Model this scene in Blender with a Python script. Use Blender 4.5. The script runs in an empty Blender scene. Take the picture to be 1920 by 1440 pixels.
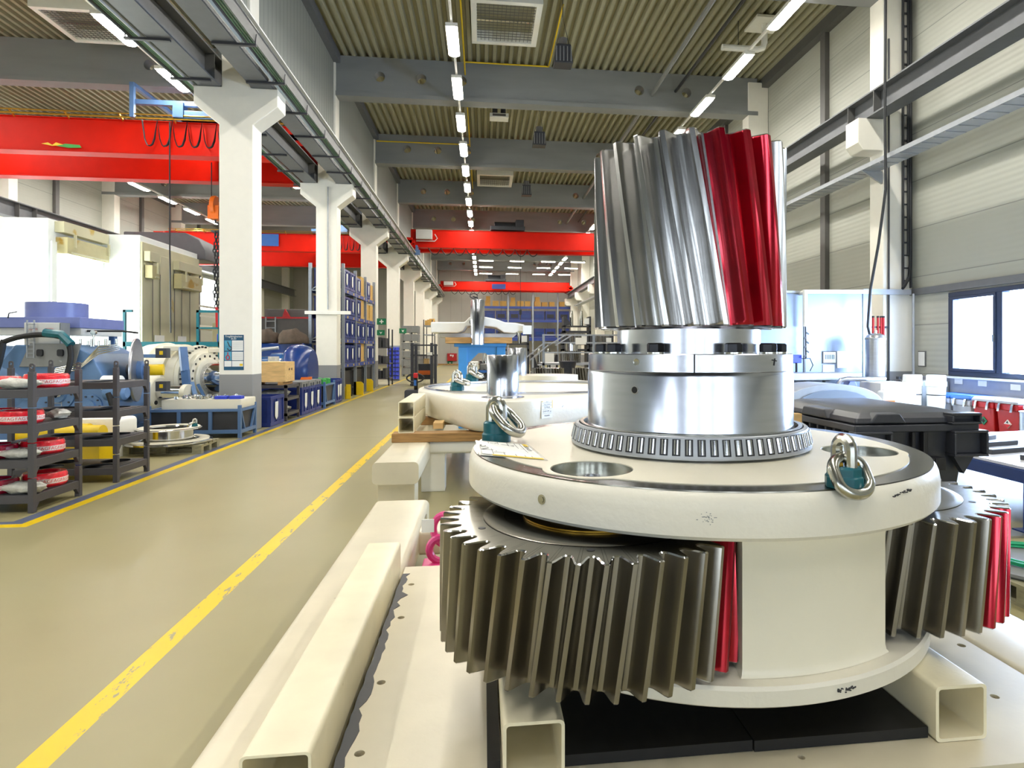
import bpy, bmesh, math, random
from mathutils import Vector, Matrix
SC = bpy.context.scene
COL = SC.collection
rnd = random.Random(7)
R = math.radians
pi = math.pi
cos, sin = math.cos, math.sin

# ---------------------------------------------------------------- camera
cam = bpy.data.cameras.new('camera')
cam.sensor_fit = 'HORIZONTAL'
cam.sensor_width = 36.0
cam.lens = 36.0 * 1166 / 1920
cam.shift_x = (960 - 1050) / 1920
cam.shift_y = -(720 - 655) / 1920
cam.clip_end = 300
camo = bpy.data.objects.new('camera', cam)
COL.objects.link(camo)
camo.location = (0, 0, 1.7)
camo.rotation_euler = (R(90), 0, -math.atan(144 / 1166))
SC.camera = camo

# ---------------------------------------------------------------- view, world, daylight
SC.view_settings.view_transform = 'Standard'
SC.view_settings.look = 'None'
SC.view_settings.gamma = 1
SC.view_settings.use_curve_mapping = False
SC.view_settings.exposure = 1.5
SC.cycles.max_bounces = 7
SC.cycles.diffuse_bounces = 4
SC.cycles.glossy_bounces = 4
SC.cycles.transmission_bounces = 4
SC.cycles.transparent_max_bounces = 8
SC.cycles.caustics_reflective = False
SC.cycles.caustics_refractive = False
SC.cycles.use_denoising = True
SC.cycles.sample_clamp_indirect = 6.0
wld = bpy.data.worlds.new('daylight_sky')
SC.world = wld
wld.use_nodes = True
bg = wld.node_tree.nodes['Background']
bg.inputs[0].default_value = (0.78, 0.88, 1.0, 1)
bg.inputs[1].default_value = 1.6


def area(name, loc, rot, sx, sy, power, col):
    l = bpy.data.lights.new(name, 'AREA')
    l.shape = 'RECTANGLE'
    l.size, l.size_y = sx, sy
    l.energy = power
    l.color = col
    o = bpy.data.objects.new(name, l)
    COL.objects.link(o)
    o.location = loc
    o.rotation_euler = rot
    return o


# sky light falling through the window band of the right hand wall
area('window_daylight', (10.75, 9.3, 2.1), (0, R(90), 0), 1.9, 6.4, 900, (0.60, 0.74, 1.0))

LAMP_W = 34.0      # emission of the ceiling lamps

# ---------------------------------------------------------------- helpers
MATRIX = {}


class MB:
    def __init__(s):
        s.bm = bmesh.new()
        s.mi = 0

    def face(s, vs):
        try:
            f = s.bm.faces.new(vs)
            f.material_index = s.mi
            f.smooth = True
            return f
        except ValueError:
            return None

    def v(s, p):
        return s.bm.verts.new(p)

    def hexa(s, p):
        v = [s.v(q) for q in p]
        for a in ((3, 2, 1, 0), (4, 5, 6, 7), (0, 1, 5, 4), (1, 2, 6, 5), (2, 3, 7, 6), (3, 0, 4, 7)):
            s.face([v[i] for i in a])
        return s

    def box(s, x0, y0, z0, x1, y1, z1):
        return s.hexa([(x0, y0, z0), (x1, y0, z0), (x1, y1, z0), (x0, y1, z0),
                       (x0, y0, z1), (x1, y0, z1), (x1, y1, z1), (x0, y1, z1)])

    def cbox(s, c, d, rz=0, rx=0, ry=0):
        m = Matrix.Translation(c) @ Matrix.Rotation(rz, 4, 'Z') @ Matrix.Rotation(ry, 4, 'Y') @ Matrix.Rotation(rx, 4, 'X')
        a, b, e = d[0] / 2, d[1] / 2, d[2] / 2
        return s.hexa([m @ Vector(q) for q in ((-a, -b, -e), (a, -b, -e), (a, b, -e), (-a, b, -e),
                                               (-a, -b, e), (a, -b, e), (a, b, e), (-a, b, e))])

    def bar(s, p, q, w, h=None, up=(0, 0, 1)):
        h = w if h is None else h
        p, q = Vector(p), Vector(q)
        d = (q - p).normalized()
        u = Vector(up)
        if abs(d.dot(u)) > .98:
            u = Vector((0, 1, 0))
        a = d.cross(u).normalized()
        b = a.cross(d).normalized()
        a, b = a * w / 2, b * h / 2
        return s.hexa([p - a - b, p + a - b, p + a + b, p - a + b, q - a - b, q + a - b, q + a + b, q - a + b])

    def ring(s, c, a, b, r, n):
        return [s.v(c + a * (r * cos(2 * pi * i / n)) + b * (r * sin(2 * pi * i / n))) for i in range(n)]

    def cyl(s, p, q, r, n=20, r2=None, caps=True):
        p, q = Vector(p), Vector(q)
        r2 = r if r2 is None else r2
        d = (q - p).normalized()
        u = Vector((0, 0, 1)) if abs(d.z) < .9 else Vector((1, 0, 0))
        a = d.cross(u).normalized()
        b = d.cross(a).normalized()
        A, B = s.ring(p, a, b, r, n), s.ring(q, a, b, r2, n)
        for i in range(n):
            j = (i + 1) % n
            s.face([A[i], A[j], B[j], B[i]])
        if caps:
            s.face(A[::-1])
            s.face(B)
        return s

    def tube(s, pts, r, n=8, closed=False, flat=1.0):
        pts = [Vector(p) for p in pts]
        m = len(pts)
        prev = None
        rings = []
        for i in range(m):
            if closed:
                d = pts[(i + 1) % m] - pts[i - 1]
            else:
                d = pts[min(i + 1, m - 1)] - pts[max(i - 1, 0)]
            d.normalize()
            if prev is None:
                u = Vector((0, 0, 1)) if abs(d.z) < .9 else Vector((1, 0, 0))
                a = d.cross(u).normalized()
            else:
                a = (prev - d * prev.dot(d)).normalized()
            prev = a
            b = d.cross(a).normalized() * flat
            rings.append(s.ring(pts[i], a, b, r, n))
        k = m if closed else m - 1
        for i in range(k):
            A, B = rings[i], rings[(i + 1) % m]
            for j in range(n):
                t = (j + 1) % n
                s.face([A[j], A[t], B[t], B[j]])
        if not closed:
            s.face(rings[0][::-1])
            s.face(rings[-1])
        return s

    def lathe(s, prof, c=(0, 0, 0), n=48, axis=(0, 0, 1), closed=False):
        """prof: (radius, height along axis)"""
        c = Vector(c)
        d = Vector(axis).normalized()
        u = Vector((1, 0, 0)) if abs(d.x) < .9 else Vector((0, 1, 0))
        a = (u - d * u.dot(d)).normalized()
        b = d.cross(a).normalized()
        rows = []
        for r, h in prof:
            if r < 1e-6:
                rows.append([s.v(c + d * h)])
            else:
                rows.append(s.ring(c + d * h, a, b, r, n))
        m = len(rows)
        for i in range(m if closed else m - 1):
            A, B = rows[i], rows[(i + 1) % m]
            for j in range(n):
                t = (j + 1) % n
                if len(A) == 1 and len(B) == 1:
                    continue
                if len(A) == 1:
                    s.face([A[0], B[j], B[t]])
                elif len(B) == 1:
                    s.face([A[j], A[t], B[0]])
                else:
                    s.face([A[j], A[t], B[t], B[j]])
        return s

    def prism(s, poly, a0, a1, plane='XY', holes=(), at=(0, 0, 0), caps=True):
        ox, oy, oz = at
        if plane == 'XY':
            f = lambda p, q, a: (p + ox, q + oy, a + oz)
        elif plane == 'XZ':
            f = lambda p, q, a: (p + ox, a + oy, q + oz)
        else:
            f = lambda p, q, a: (a + ox, p + oy, q + oz)
        loops = [list(poly)] + [list(h) for h in holes]
        lo = [[s.v(f(p, q, a0)) for p, q in L] for L in loops]
        hi = [[s.v(f(p, q, a1)) for p, q in L] for L in loops]
        for A, B in zip(lo, hi):
            n = len(A)
            for i in range(n):
                j = (i + 1) % n
                s.face([A[i], A[j], B[j], B[i]])
        if not caps:
            return s
        if not holes:
            s.face(lo[0][::-1])
            s.face(hi[0])
        else:
            b2 = bmesh.new()
            ed = []
            idx = {}
            k = 0
            flo = [v for A in lo for v in A]
            fhi = [v for A in hi for v in A]
            for L in loops:
                vs = [b2.verts.new((p, q, 0)) for p, q in L]
                for w in vs:
                    idx[w] = k
                    k += 1
                for i in range(len(vs)):
                    ed.append(b2.edges.new((vs[i], vs[(i + 1) % len(vs)])))
            res = bmesh.ops.triangle_fill(b2, use_beauty=True, use_dissolve=False, edges=ed, normal=(0, 0, 1))
            for g in b2.faces:
                ids = [idx[w] for w in g.verts]
                s.face([flo[i] for i in ids][::-1])
                s.face([fhi[i] for i in ids])
            b2.free()
        return s

    def sphere(s, c, r, n=12, sc=(1, 1, 1)):
        c = Vector(c)
        m = max(4, n // 2)
        rows = []
        for i in range(m + 1):
            t = pi * i / m
            if i in (0, m):
                rows.append([s.v(c + Vector((0, 0, r * cos(t) * sc[2])))])
            else:
                rows.append([s.v(c + Vector((r * sin(t) * cos(2 * pi * j / n) * sc[0], r * sin(t) * sin(2 * pi * j / n) * sc[1], r * cos(t) * sc[2]))) for j in range(n)])
        for i in range(m):
            A, B = rows[i], rows[i + 1]
            for j in range(n):
                t = (j + 1) % n
                if len(A) == 1:
                    s.face([A[0], B[j], B[t]])
                elif len(B) == 1:
                    s.face([A[j], B[0], A[t]])
                else:
                    s.face([A[j], B[j], B[t], A[t]])
        return s

    def mesh(s, me, fn):
        vs = [s.v(fn(v.co)) for v in me.vertices]
        for p in me.polygons:
            s.face([vs[i] for i in p.vertices])
        return s

    def build(s, name, mats, parent=None, bevel=0, seg=2, sharp=32, clean=True):
        if clean:
            bmesh.ops.recalc_face_normals(s.bm, faces=s.bm.faces[:])
        if parent is not None:
            root = parent
            while root.parent:
                root = root.parent
            s.bm.transform(MATRIX[root.name].inverted())
        me = bpy.data.meshes.new(name)
        s.bm.to_mesh(me)
        s.bm.free()
        if not isinstance(mats, (list, tuple)):
            mats = [mats]
        for m in mats:
            me.materials.append(m)
        try:
            me.set_sharp_from_angle(angle=R(sharp))
        except Exception:
            pass
        o = bpy.data.objects.new(name, me)
        COL.objects.link(o)
        if parent is not None:
            o.parent = parent
        else:
            MATRIX[o.name] = Matrix.Identity(4)
        if bevel:
            b = o.modifiers.new('bevel', 'BEVEL')
            b.width = bevel
            b.segments = seg
            b.limit_method = 'ANGLE'
            b.angle_limit = R(40)
            b.harden_normals = True
        return o


def tag(o, label, cat, group=None, kind=None):
    if label:
        o['label'] = label
    if cat:
        o['category'] = cat
    if group:
        o['group'] = group
    if kind:
        o['kind'] = kind
    return o


def thing(name, label, cat, loc=(0, 0, 0), rz=0, group=None):
    o = bpy.data.objects.new(name, None)
    o.empty_display_size = .1
    COL.objects.link(o)
    o.location = loc
    o.rotation_euler = (0, 0, rz)
    MATRIX[o.name] = Matrix.Translation(loc) @ Matrix.Rotation(rz, 4, 'Z')
    return tag(o, label, cat, group)


def struct(o):
    o['kind'] = 'structure'
    return o


def single(mb, name, mat, label, cat, group=None, bevel=0, base=None, **k):
    """a thing that is one mesh; its origin is put at its base"""
    o = mb.build(name, mat, None, bevel, **k)
    me = o.data
    if me.vertices:
        xs = [v.co for v in me.vertices]
        c = Vector((sum(v.x for v in xs) / len(xs), sum(v.y for v in xs) / len(xs), min(v.z for v in xs)))
        me.transform(Matrix.Translation(-c))
        o.location = c
        MATRIX[o.name] = Matrix.Translation(c)
    return tag(o, label, cat, group)


def copy_tree(o, loc=None, rz=None, label=None, group=None, parent=None):
    c = o.copy()
    COL.objects.link(c)
    if parent is not None:
        c.parent = parent
    if loc is not None:
        c.location = loc
    if rz is not None:
        c.rotation_euler = (0, 0, rz)
    if label:
        c['label'] = label
    if group:
        c['group'] = group
    if parent is None:
        MATRIX[c.name] = Matrix.Translation(c.location) @ Matrix.Rotation(c.rotation_euler.z, 4, 'Z')
    for ch in list(o.children):
        copy_tree(ch, parent=c)
    return c


ORD = ['first', 'second', 'third', 'fourth', 'fifth', 'sixth', 'seventh', 'eighth', 'ninth', 'tenth', 'eleventh', 'twelfth',
       'thirteenth', 'fourteenth', 'fifteenth', 'sixteenth', 'seventeenth', 'eighteenth', 'nineteenth', 'twentieth',
       'twenty-first', 'twenty-second', 'twenty-third', 'twenty-fourth', 'twenty-fifth', 'twenty-sixth', 'twenty-seventh',
       'twenty-eighth', 'twenty-ninth', 'thirtieth']


def rr(x0, y0, x1, y1, r, k=4):
    """rounded rectangle"""
    P = []
    for cx, cy, a0 in ((x1 - r, y0 + r, -90), (x1 - r, y1 - r, 0), (x0 + r, y1 - r, 90), (x0 + r, y0 + r, 180)):
        for i in range(k + 1):
            a = R(a0 + 90 * i / k)
            P.append((cx + r * cos(a), cy + r * sin(a)))
    return P


def circ(cx, cy, r, n=24):
    return [(cx + r * cos(2 * pi * i / n), cy + r * sin(2 * pi * i / n)) for i in range(n)]


_txt = {}


def text_mesh(s):
    if s not in _txt:
        cu = bpy.data.curves.new('t', 'FONT')
        cu.body = s
        cu.align_x = 'CENTER'
        cu.align_y = 'CENTER'
        cu.resolution_u = 3
        ob = bpy.data.objects.new('t', cu)
        COL.objects.link(ob)
        bpy.context.view_layer.update()
        me = bpy.data.meshes.new_from_object(ob.evaluated_get(bpy.context.evaluated_depsgraph_get()))
        bpy.data.objects.remove(ob)
        bpy.data.curves.remove(cu)
        _txt[s] = me
    return _txt[s]


def put_text(mb, s, size, at, ux, uy, off=0.0015, bold=0):
    """flat lettering in the plane spanned by ux, uy, standing off by a hair"""
    at, ux, uy = Vector(at), Vector(ux).normalized(), Vector(uy).normalized()
    n = ux.cross(uy).normalized()
    mb.mesh(text_mesh(s), lambda co: at + ux * co.x * size + uy * co.y * size + n * off)
    return mb


def cut(o, mbcut):
    """subtract the shape in mbcut (same space as o's mesh) from o for good"""
    bmesh.ops.recalc_face_normals(mbcut.bm, faces=mbcut.bm.faces[:])
    root = o
    while root.parent:
        root = root.parent
    mbcut.bm.transform(MATRIX[root.name].inverted())
    me = bpy.data.meshes.new('c')
    mbcut.bm.to_mesh(me)
    mbcut.bm.free()
    for m in o.data.materials:
        me.materials.append(m)
    k = bpy.data.objects.new('c', me)
    COL.objects.link(k)
    if o.parent:
        k.parent = o.parent
    md = o.modifiers.new('b', 'BOOLEAN')
    md.object = k
    md.operation = 'DIFFERENCE'
    md.solver = 'EXACT'
    bpy.context.view_layer.update()
    new = bpy.data.meshes.new_from_object(o.evaluated_get(bpy.context.evaluated_depsgraph_get()))
    o.modifiers.remove(md)
    o.data = new
    new.set_sharp_from_angle(angle=R(32))
    bpy.data.objects.remove(k)
    return o


# ---------------------------------------------------------------- materials
def lin(c):
    return tuple(((v / 255 + .055) / 1.055) ** 2.4 if v > 10 else v / 255 / 12.92 for v in c)


def mat(name, rgb, rough=.5, metal=0.0, var=.08, scale=6.0, bump=0.0, bscale=60, stretch=None, coat=0.0, spots=None, spec=.5):
    m = bpy.data.materials.new(name)
    m.use_nodes = True
    t = m.node_tree
    b = t.nodes['Principled BSDF']
    b.inputs['Roughness'].default_value = rough
    b.inputs['Metallic'].default_value = metal
    b.inputs['Specular IOR Level'].default_value = spec
    if coat:
        b.inputs['Coat Weight'].default_value = coat
        b.inputs['Coat Roughness'].default_value = .1
    tc = t.nodes.new('ShaderNodeTexCoord')
    mp = t.nodes.new('ShaderNodeMapping')
    t.links.new(tc.outputs['Object'], mp.inputs[0])
    if stretch:
        mp.inputs['Scale'].default_value = stretch
    nz = t.nodes.new('ShaderNodeTexNoise')
    nz.inputs['Scale'].default_value = scale
    nz.inputs['Detail'].default_value = 5
    t.links.new(mp.outputs[0], nz.inputs['Vector'])
    c = lin(rgb)
    rp = t.nodes.new('ShaderNodeValToRGB')
    rp.color_ramp.elements[0].position = .3
    rp.color_ramp.elements[1].position = .7
    rp.color_ramp.elements[0].color = (*[v * (1 - var) for v in c], 1)
    rp.color_ramp.elements[1].color = (*[min(1, v * (1 + var)) for v in c], 1)
    t.links.new(nz.outputs['Fac'], rp.inputs[0])
    out = rp.outputs[0]
    if spots:
        n2 = t.nodes.new('ShaderNodeTexNoise')
        n2.inputs['Scale'].default_value = spots[1]
        n2.inputs['Detail'].default_value = 6
        t.links.new(tc.outputs['Object'], n2.inputs['Vector'])
        r2 = t.nodes.new('ShaderNodeValToRGB')
        r2.color_ramp.elements[0].position = spots[2]
        r2.color_ramp.elements[1].position = spots[2] + .06
        t.links.new(n2.outputs['Fac'], r2.inputs[0])
        mx = t.nodes.new('ShaderNodeMixRGB')
        t.links.new(r2.outputs[0], mx.inputs[0])
        t.links.new(out, mx.inputs[1])
        mx.inputs[2].default_value = (*lin(spots[0]), 1)
        out = mx.outputs[0]
    t.links.new(out, b.inputs['Base Color'])
    if bump:
        n3 = t.nodes.new('ShaderNodeTexNoise')
        n3.inputs['Scale'].default_value = bscale
        n3.inputs['Detail'].default_value = 3
        t.links.new(mp.outputs[0], n3.inputs['Vector'])
        bp = t.nodes.new('ShaderNodeBump')
        bp.inputs['Strength'].default_value = bump
        bp.inputs['Distance'].default_value = .01
        t.links.new(n3.outputs['Fac'], bp.inputs['Height'])
        t.links.new(bp.outputs[0], b.inputs['Normal'])
    return m


def emit(name, rgb, k):
    m = bpy.data.materials.new(name)
    m.use_nodes = True
    t = m.node_tree
    b = t.nodes['Principled BSDF']
    b.inputs['Base Color'].default_value = (.8, .8, .8, 1)
    b.inputs['Emission Color'].default_value = (*rgb, 1)
    b.inputs['Emission Strength'].default_value = k
    return m


def glass(name, tint=(.9, .95, 1), fac=.12):
    m = bpy.data.materials.new(name)
    m.use_nodes = True
    t = m.node_tree
    t.nodes.remove(t.nodes['Principled BSDF'])
    tr = t.nodes.new('ShaderNodeBsdfTransparent')
    tr.inputs[0].default_value = (*tint, 1)
    gl = t.nodes.new('ShaderNodeBsdfGlossy')
    gl.inputs['Roughness'].default_value = .05
    mx = t.nodes.new('ShaderNodeMixShader')
    mx.inputs[0].default_value = fac
    t.links.new(tr.outputs[0], mx.inputs[1])
    t.links.new(gl.outputs[0], mx.inputs[2])
    t.links.new(mx.outputs[0], t.nodes['Material Output'].inputs[0])
    return m


M = {}
M['cream'] = mat('cream_paint', (234, 228, 208), .32, var=.03, scale=3, bump=.06, bscale=45, spec=.5)
M['cream_rough'] = mat('cast_cream_paint', (232, 227, 212), .38, var=.03, scale=4, bump=.22, bscale=26, spots=((40, 40, 45), 9, .76))
M['ivory'] = mat('ivory_tube_paint', (235, 226, 196), .4, var=.06, scale=5, bump=.05, spots=((150, 120, 80), 5, .74))
M['frame_white'] = mat('scuffed_frame_paint', (214, 205, 180), .35, var=.06, scale=3, bump=.04, spots=((95, 88, 70), 11, .73))
M['white'] = mat('white_paint', (238, 237, 230), .45, var=.02)
M['steel'] = mat('turned_steel', (198, 200, 208), .16, 1.0, var=.05, scale=3, stretch=(1, 1, 14))
M['pinion'] = mat('ground_pinion_steel', (194, 193, 192), .22, 1.0, var=.08, scale=5)
def turned(m, k=.9, rot=0.0):
    t = m.node_tree
    b = t.nodes['Principled BSDF']
    tg = t.nodes.new('ShaderNodeTangent')
    tg.direction_type = 'RADIAL'
    tg.axis = 'Z'
    t.links.new(tg.outputs[0], b.inputs['Tangent'])
    b.inputs['Anisotropic'].default_value = k
    b.inputs['Anisotropic Rotation'].default_value = rot


turned(M['steel'])
M['polished'] = mat('polished_steel', (206, 206, 208), .09, 1.0, var=.05, scale=4)
M['gear'] = mat('oiled_gear_steel', (150, 146, 138), .26, 1.0, var=.10, scale=5)
M['gearface'] = mat('ground_gear_face', (128, 124, 114), .22, 1.0, var=.12, scale=7)
M['zinc'] = mat('zinc_plated_steel', (196, 196, 188), .22, 1.0, var=.08, scale=20)
M['dye'] = mat('red_marking_dye', (176, 10, 38), .16, .75, var=.18, scale=7, coat=.5)
M['blackox'] = mat('black_oxide_steel', (34, 34, 38), .3, .6, var=.15, scale=30)
M['rubber'] = mat('black_rubber', (17, 17, 18), .55, var=.2, scale=20)
M['plastic_black'] = mat('black_plastic', (54, 56, 64), .36, var=.1, scale=14, bump=.05, bscale=120)
M['teal'] = mat('teal_lacquer', (0, 92, 104), .3, var=.1, scale=30)
M['rack_grey'] = mat('dark_grey_rack_paint', (70, 67, 70), .45, var=.06, scale=8)
M['tray_black'] = mat('black_rack_tray', (38, 40, 42), .5, var=.1)
M['red_wrap'] = mat('red_plastic_wrap', (226, 28, 44), .22, var=.2, scale=24, bump=.5, bscale=40, coat=.4)
M['wine_wrap'] = mat('wine_red_wrap', (150, 8, 44), .22, var=.2, scale=24, bump=.5, bscale=40, coat=.4)
M['wrap_label'] = mat('white_label_band', (240, 225, 222), .4, var=.03)
M['label_red'] = mat('red_lettering', (206, 22, 36), .5, var=.02)
M['film'] = mat('clear_plastic_bag', (200, 198, 188), .25, var=.15, scale=14, bump=.8, bscale=30)
M['lblue'] = mat('steel_blue_paint', (92, 126, 168), .35, var=.08, scale=4)
M['frame_blue'] = mat('frame_blue_paint', (84, 116, 162), .4, var=.06, scale=4)
M['dblue'] = mat('petrol_blue_gloss', (14, 82, 140), .18, var=.1, scale=4, coat=.4)
M['deepblue'] = mat('dark_blue_gloss', (24, 54, 118), .25, var=.1, scale=4)
M['lilac'] = mat('lilac_blue_paint', (112, 122, 176), .35, var=.06)
M['skyblue'] = mat('bright_blue_stand', (58, 140, 204), .38, var=.06)
M['klt'] = mat('blue_bin_plastic', (26, 46, 118), .42, var=.1)
M['binblue'] = mat('bright_blue_bin', (40, 60, 190), .4, var=.1)
M['rackblue'] = mat('rack_blue', (40, 62, 140), .45, var=.08)
M['rackpost'] = mat('galvanised_rack', (150, 158, 168), .4, .5, var=.08, scale=20)
M['yellow'] = mat('yellow_paint', (232, 196, 14), .4, var=.05)
M['orange'] = mat('orange_paint', (232, 112, 20), .4, var=.05)
M['wood'] = mat('raw_timber', (182, 140, 84), .7, var=.3, scale=4, stretch=(1, 8, 8), bump=.1)
M['plank'] = mat('plank_timber', (160, 122, 72), .7, var=.35, scale=3, stretch=(1.2, 14, 14), bump=.15)
M['pallet'] = mat('grey_pallet_wood', (142, 138, 112), .8, var=.25, scale=5, stretch=(2, 8, 8))
M['ply'] = mat('pale_plywood', (222, 184, 124), .7, var=.15, scale=4, stretch=(1, 6, 6))
M['cardboard'] = mat('cardboard', (205, 165, 90), .8, var=.1)
M['craneR'] = mat('crane_red_gloss', (206, 24, 2), .45, var=.06, scale=2, spec=.15)
M['crane_dark'] = mat('crane_dark_red', (120, 14, 12), .4, var=.08)
M['girder'] = mat('grey_girder_paint', (100, 102, 106), .5, var=.06)
M['girder_light'] = mat('pale_girder_paint', (198, 198, 192), .5, var=.04)
M['girder_dark'] = mat('dark_girder_paint', (88, 88, 86), .5, var=.06)
M['concrete'] = mat('grey_concrete_beam', (136, 138, 138), .75, var=.07, scale=1.4, stretch=(.4, 1, 2), bump=.1, bscale=20)
M['deck'] = mat('beige_roof_deck', (158, 155, 130), .6, var=.03)
M['post_grey'] = mat('anthracite_post', (98, 96, 94), .5, var=.05)
M['dark'] = mat('dark_grey_metal', (54, 55, 60), .45, var=.1)
M['black'] = mat('black_parts', (26, 26, 30), .45, var=.1)
M['greengrey'] = mat('grey_plastic', (128, 130, 130), .5, var=.06)
M['beige'] = mat('beige_cabinet_paint', (205, 200, 166), .5, var=.05, scale=2, spots=((190, 160, 70), 1.1, .68))
M['beige_dirty'] = mat('stained_beige_paint', (196, 186, 140), .5, var=.12, scale=2, spots=((176, 138, 40), 1.4, .6))
M['panel_white'] = mat('white_wall_panel', (244, 248, 246), .4, var=.02)
M['stainless'] = mat('brushed_stainless', (190, 192, 198), .3, 1.0, var=.06, scale=5, stretch=(1, 1, 10))
M['booth'] = mat('pale_blue_sheet', (138, 150, 168), .32, .3, var=.05, scale=1.2)
M['redbin'] = mat('red_bin_plastic', (186, 26, 32), .4, var=.06)
M['greybin'] = mat('grey_bin_plastic', (176, 178, 190), .45, var=.05)
M['lidblue'] = mat('blue_lid', (36, 96, 176), .4, var=.05)
M['windowframe'] = mat('dark_blue_frame', (40, 52, 78), .35, var=.05)
M['bluetable'] = mat('dark_blue_table', (20, 56, 124), .35, var=.06)
M['tabletop'] = mat('white_table_top', (232, 234, 240), .22, var=.03)
M['plinth'] = mat('blue_grey_plinth', (150, 156, 172), .6, var=.05)
M['paper'] = mat('white_paper', (238, 238, 234), .5, var=.02)
M['ink'] = mat('black_ink', (24, 24, 28), .6, var=.02)
M['pink'] = mat('pink_lacquer', (226, 70, 140), .35, var=.08)
M['brass'] = mat('brass', (190, 150, 60), .3, 1.0, var=.1)
M['tarp'] = mat('brown_tarpaulin', (84, 70, 58), .8, var=.2, scale=8, bump=.6, bscale=8)
M['green'] = mat('green_plastic', (60, 160, 70), .45, var=.1)
M['hosegreen'] = mat('green_hose', (40, 170, 120), .35, var=.05)
M['poster_blue'] = mat('poster_blue', (18, 78, 108), .45, var=.1)
M['poster_sky'] = mat('poster_turquoise', (80, 160, 190), .45, var=.25, scale=6)
M['grey_box'] = mat('light_grey_box', (206, 206, 202), .5, var=.03)
M['signgreen'] = mat('sign_green', (20, 120, 80), .5, var=.03)
M['greenpipe'] = mat('green_conductor_pipe', (120, 158, 138), .45, var=.05)
M['cable'] = mat('black_cable', (30, 32, 36), .5, var=.1)
M['galv'] = mat('galvanised_tray', (170, 174, 180), .4, .4, var=.06)
M['lamp'] = emit('lamp_glow', (1.0, .965, .89), LAMP_W)
M['lampbody'] = mat('lamp_body', (210, 208, 200), .5)
M['glass'] = glass('window_glass')
M['surface_glow'] = emit('added_surface_glow', (.93, 1.0, .98), 3.2)  # emission standing in for strong light on outer wall and enclosure doors
M['streak_glow'] = emit('added_streak_glow', (.78, .89, 1.0), 2.8)  # unseen glow, added to streak the steel and fill the front
# ================================================================ THE HALL
def nodes(m):
    return m.node_tree, m.node_tree.nodes, m.node_tree.links


def math_(t, op, a, b=None, c=None):
    n = t.nodes.new('ShaderNodeMath')
    n.operation = op
    for i, x in enumerate((a, b, c)):
        if x is None:
            continue
        if isinstance(x, (int, float)):
            n.inputs[i].default_value = x
        else:
            t.links.new(x, n.inputs[i])
    return n.outputs[0]


def band(t, x, a, b):
    return math_(t, 'MULTIPLY', math_(t, 'GREATER_THAN', x, a), math_(t, 'LESS_THAN', x, b))


def mixc(t, f, a, b):
    n = t.nodes.new('ShaderNodeMixRGB')
    for i, x in enumerate((f, a, b)):
        if isinstance(x, tuple):
            n.inputs[i].default_value = (*x, 1)
        else:
            t.links.new(x, n.inputs[i])
    return n.outputs[0]


def floor_material():
    m = mat('epoxy_floor', (156, 148, 110), .36, var=.05, scale=.9, spec=.4)
    t, N, L = nodes(m)
    b = N['Principled BSDF']
    base = b.inputs['Base Color'].links[0].from_socket
    tc = N.new('ShaderNodeTexCoord')
    sp = N.new('ShaderNodeSeparateXYZ')
    L.new(tc.outputs['Object'], sp.inputs[0])
    x, y = sp.outputs[0], sp.outputs[1]
    nz = N.new('ShaderNodeTexNoise')
    nz.inputs['Scale'].default_value = 5
    nz.inputs['Detail'].default_value = 9
    nz.inputs['Roughness'].default_value = .7
    mp = N.new('ShaderNodeMapping')
    mp.inputs['Scale'].default_value = (3, .8, 1)
    L.new(tc.outputs['Object'], mp.inputs[0])
    L.new(mp.outputs[0], nz.inputs['Vector'])
    keep = math_(t, 'LESS_THAN', nz.outputs['Fac'], .585)
    yel = lin((232, 196, 16))
    blu = lin((96, 104, 128))
    # worn aisle line beside the work frame, fresh double line along the column row
    worn = math_(t, 'MULTIPLY', band(t, x, -1.885, -1.755), keep)
    a = math_(t, 'MULTIPLY', band(t, x, -4.46, -4.34), math_(t, 'GREATER_THAN', y, 6.56))
    a2 = math_(t, 'MULTIPLY', band(t, y, 6.53, 6.65), math_(t, 'LESS_THAN', x, -4.34))
    bl = math_(t, 'MULTIPLY', band(t, x, -4.60, -4.46), band(t, y, 6.65, 19))
    bl2 = math_(t, 'MULTIPLY', band(t, y, 6.65, 6.75), math_(t, 'LESS_THAN', x, -4.46))
    far = math_(t, 'MULTIPLY', band(t, y, 42.0, 42.15), band(t, x, -4.3, -2))
    col = mixc(t, math_(t, 'MAXIMUM', bl, bl2), base, blu)
    col = mixc(t, math_(t, 'MAXIMUM', math_(t, 'MAXIMUM', worn, far), math_(t, 'MAXIMUM', a, a2)), col, yel)
    # expansion joints
    j = math_(t, 'LESS_THAN', math_(t, 'ABSOLUTE', math_(t, 'SUBTRACT', y, 12.4)), .012)
    col = mixc(t, math_(t, 'MULTIPLY', j, .6), col, lin((90, 84, 70)))
    L.new(col, b.inputs['Base Color'])
    rn = N.new('ShaderNodeTexNoise')
    rn.inputs['Scale'].default_value = 1.3
    rn.inputs['Detail'].default_value = 6
    L.new(tc.outputs['Object'], rn.inputs['Vector'])
    return m


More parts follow.
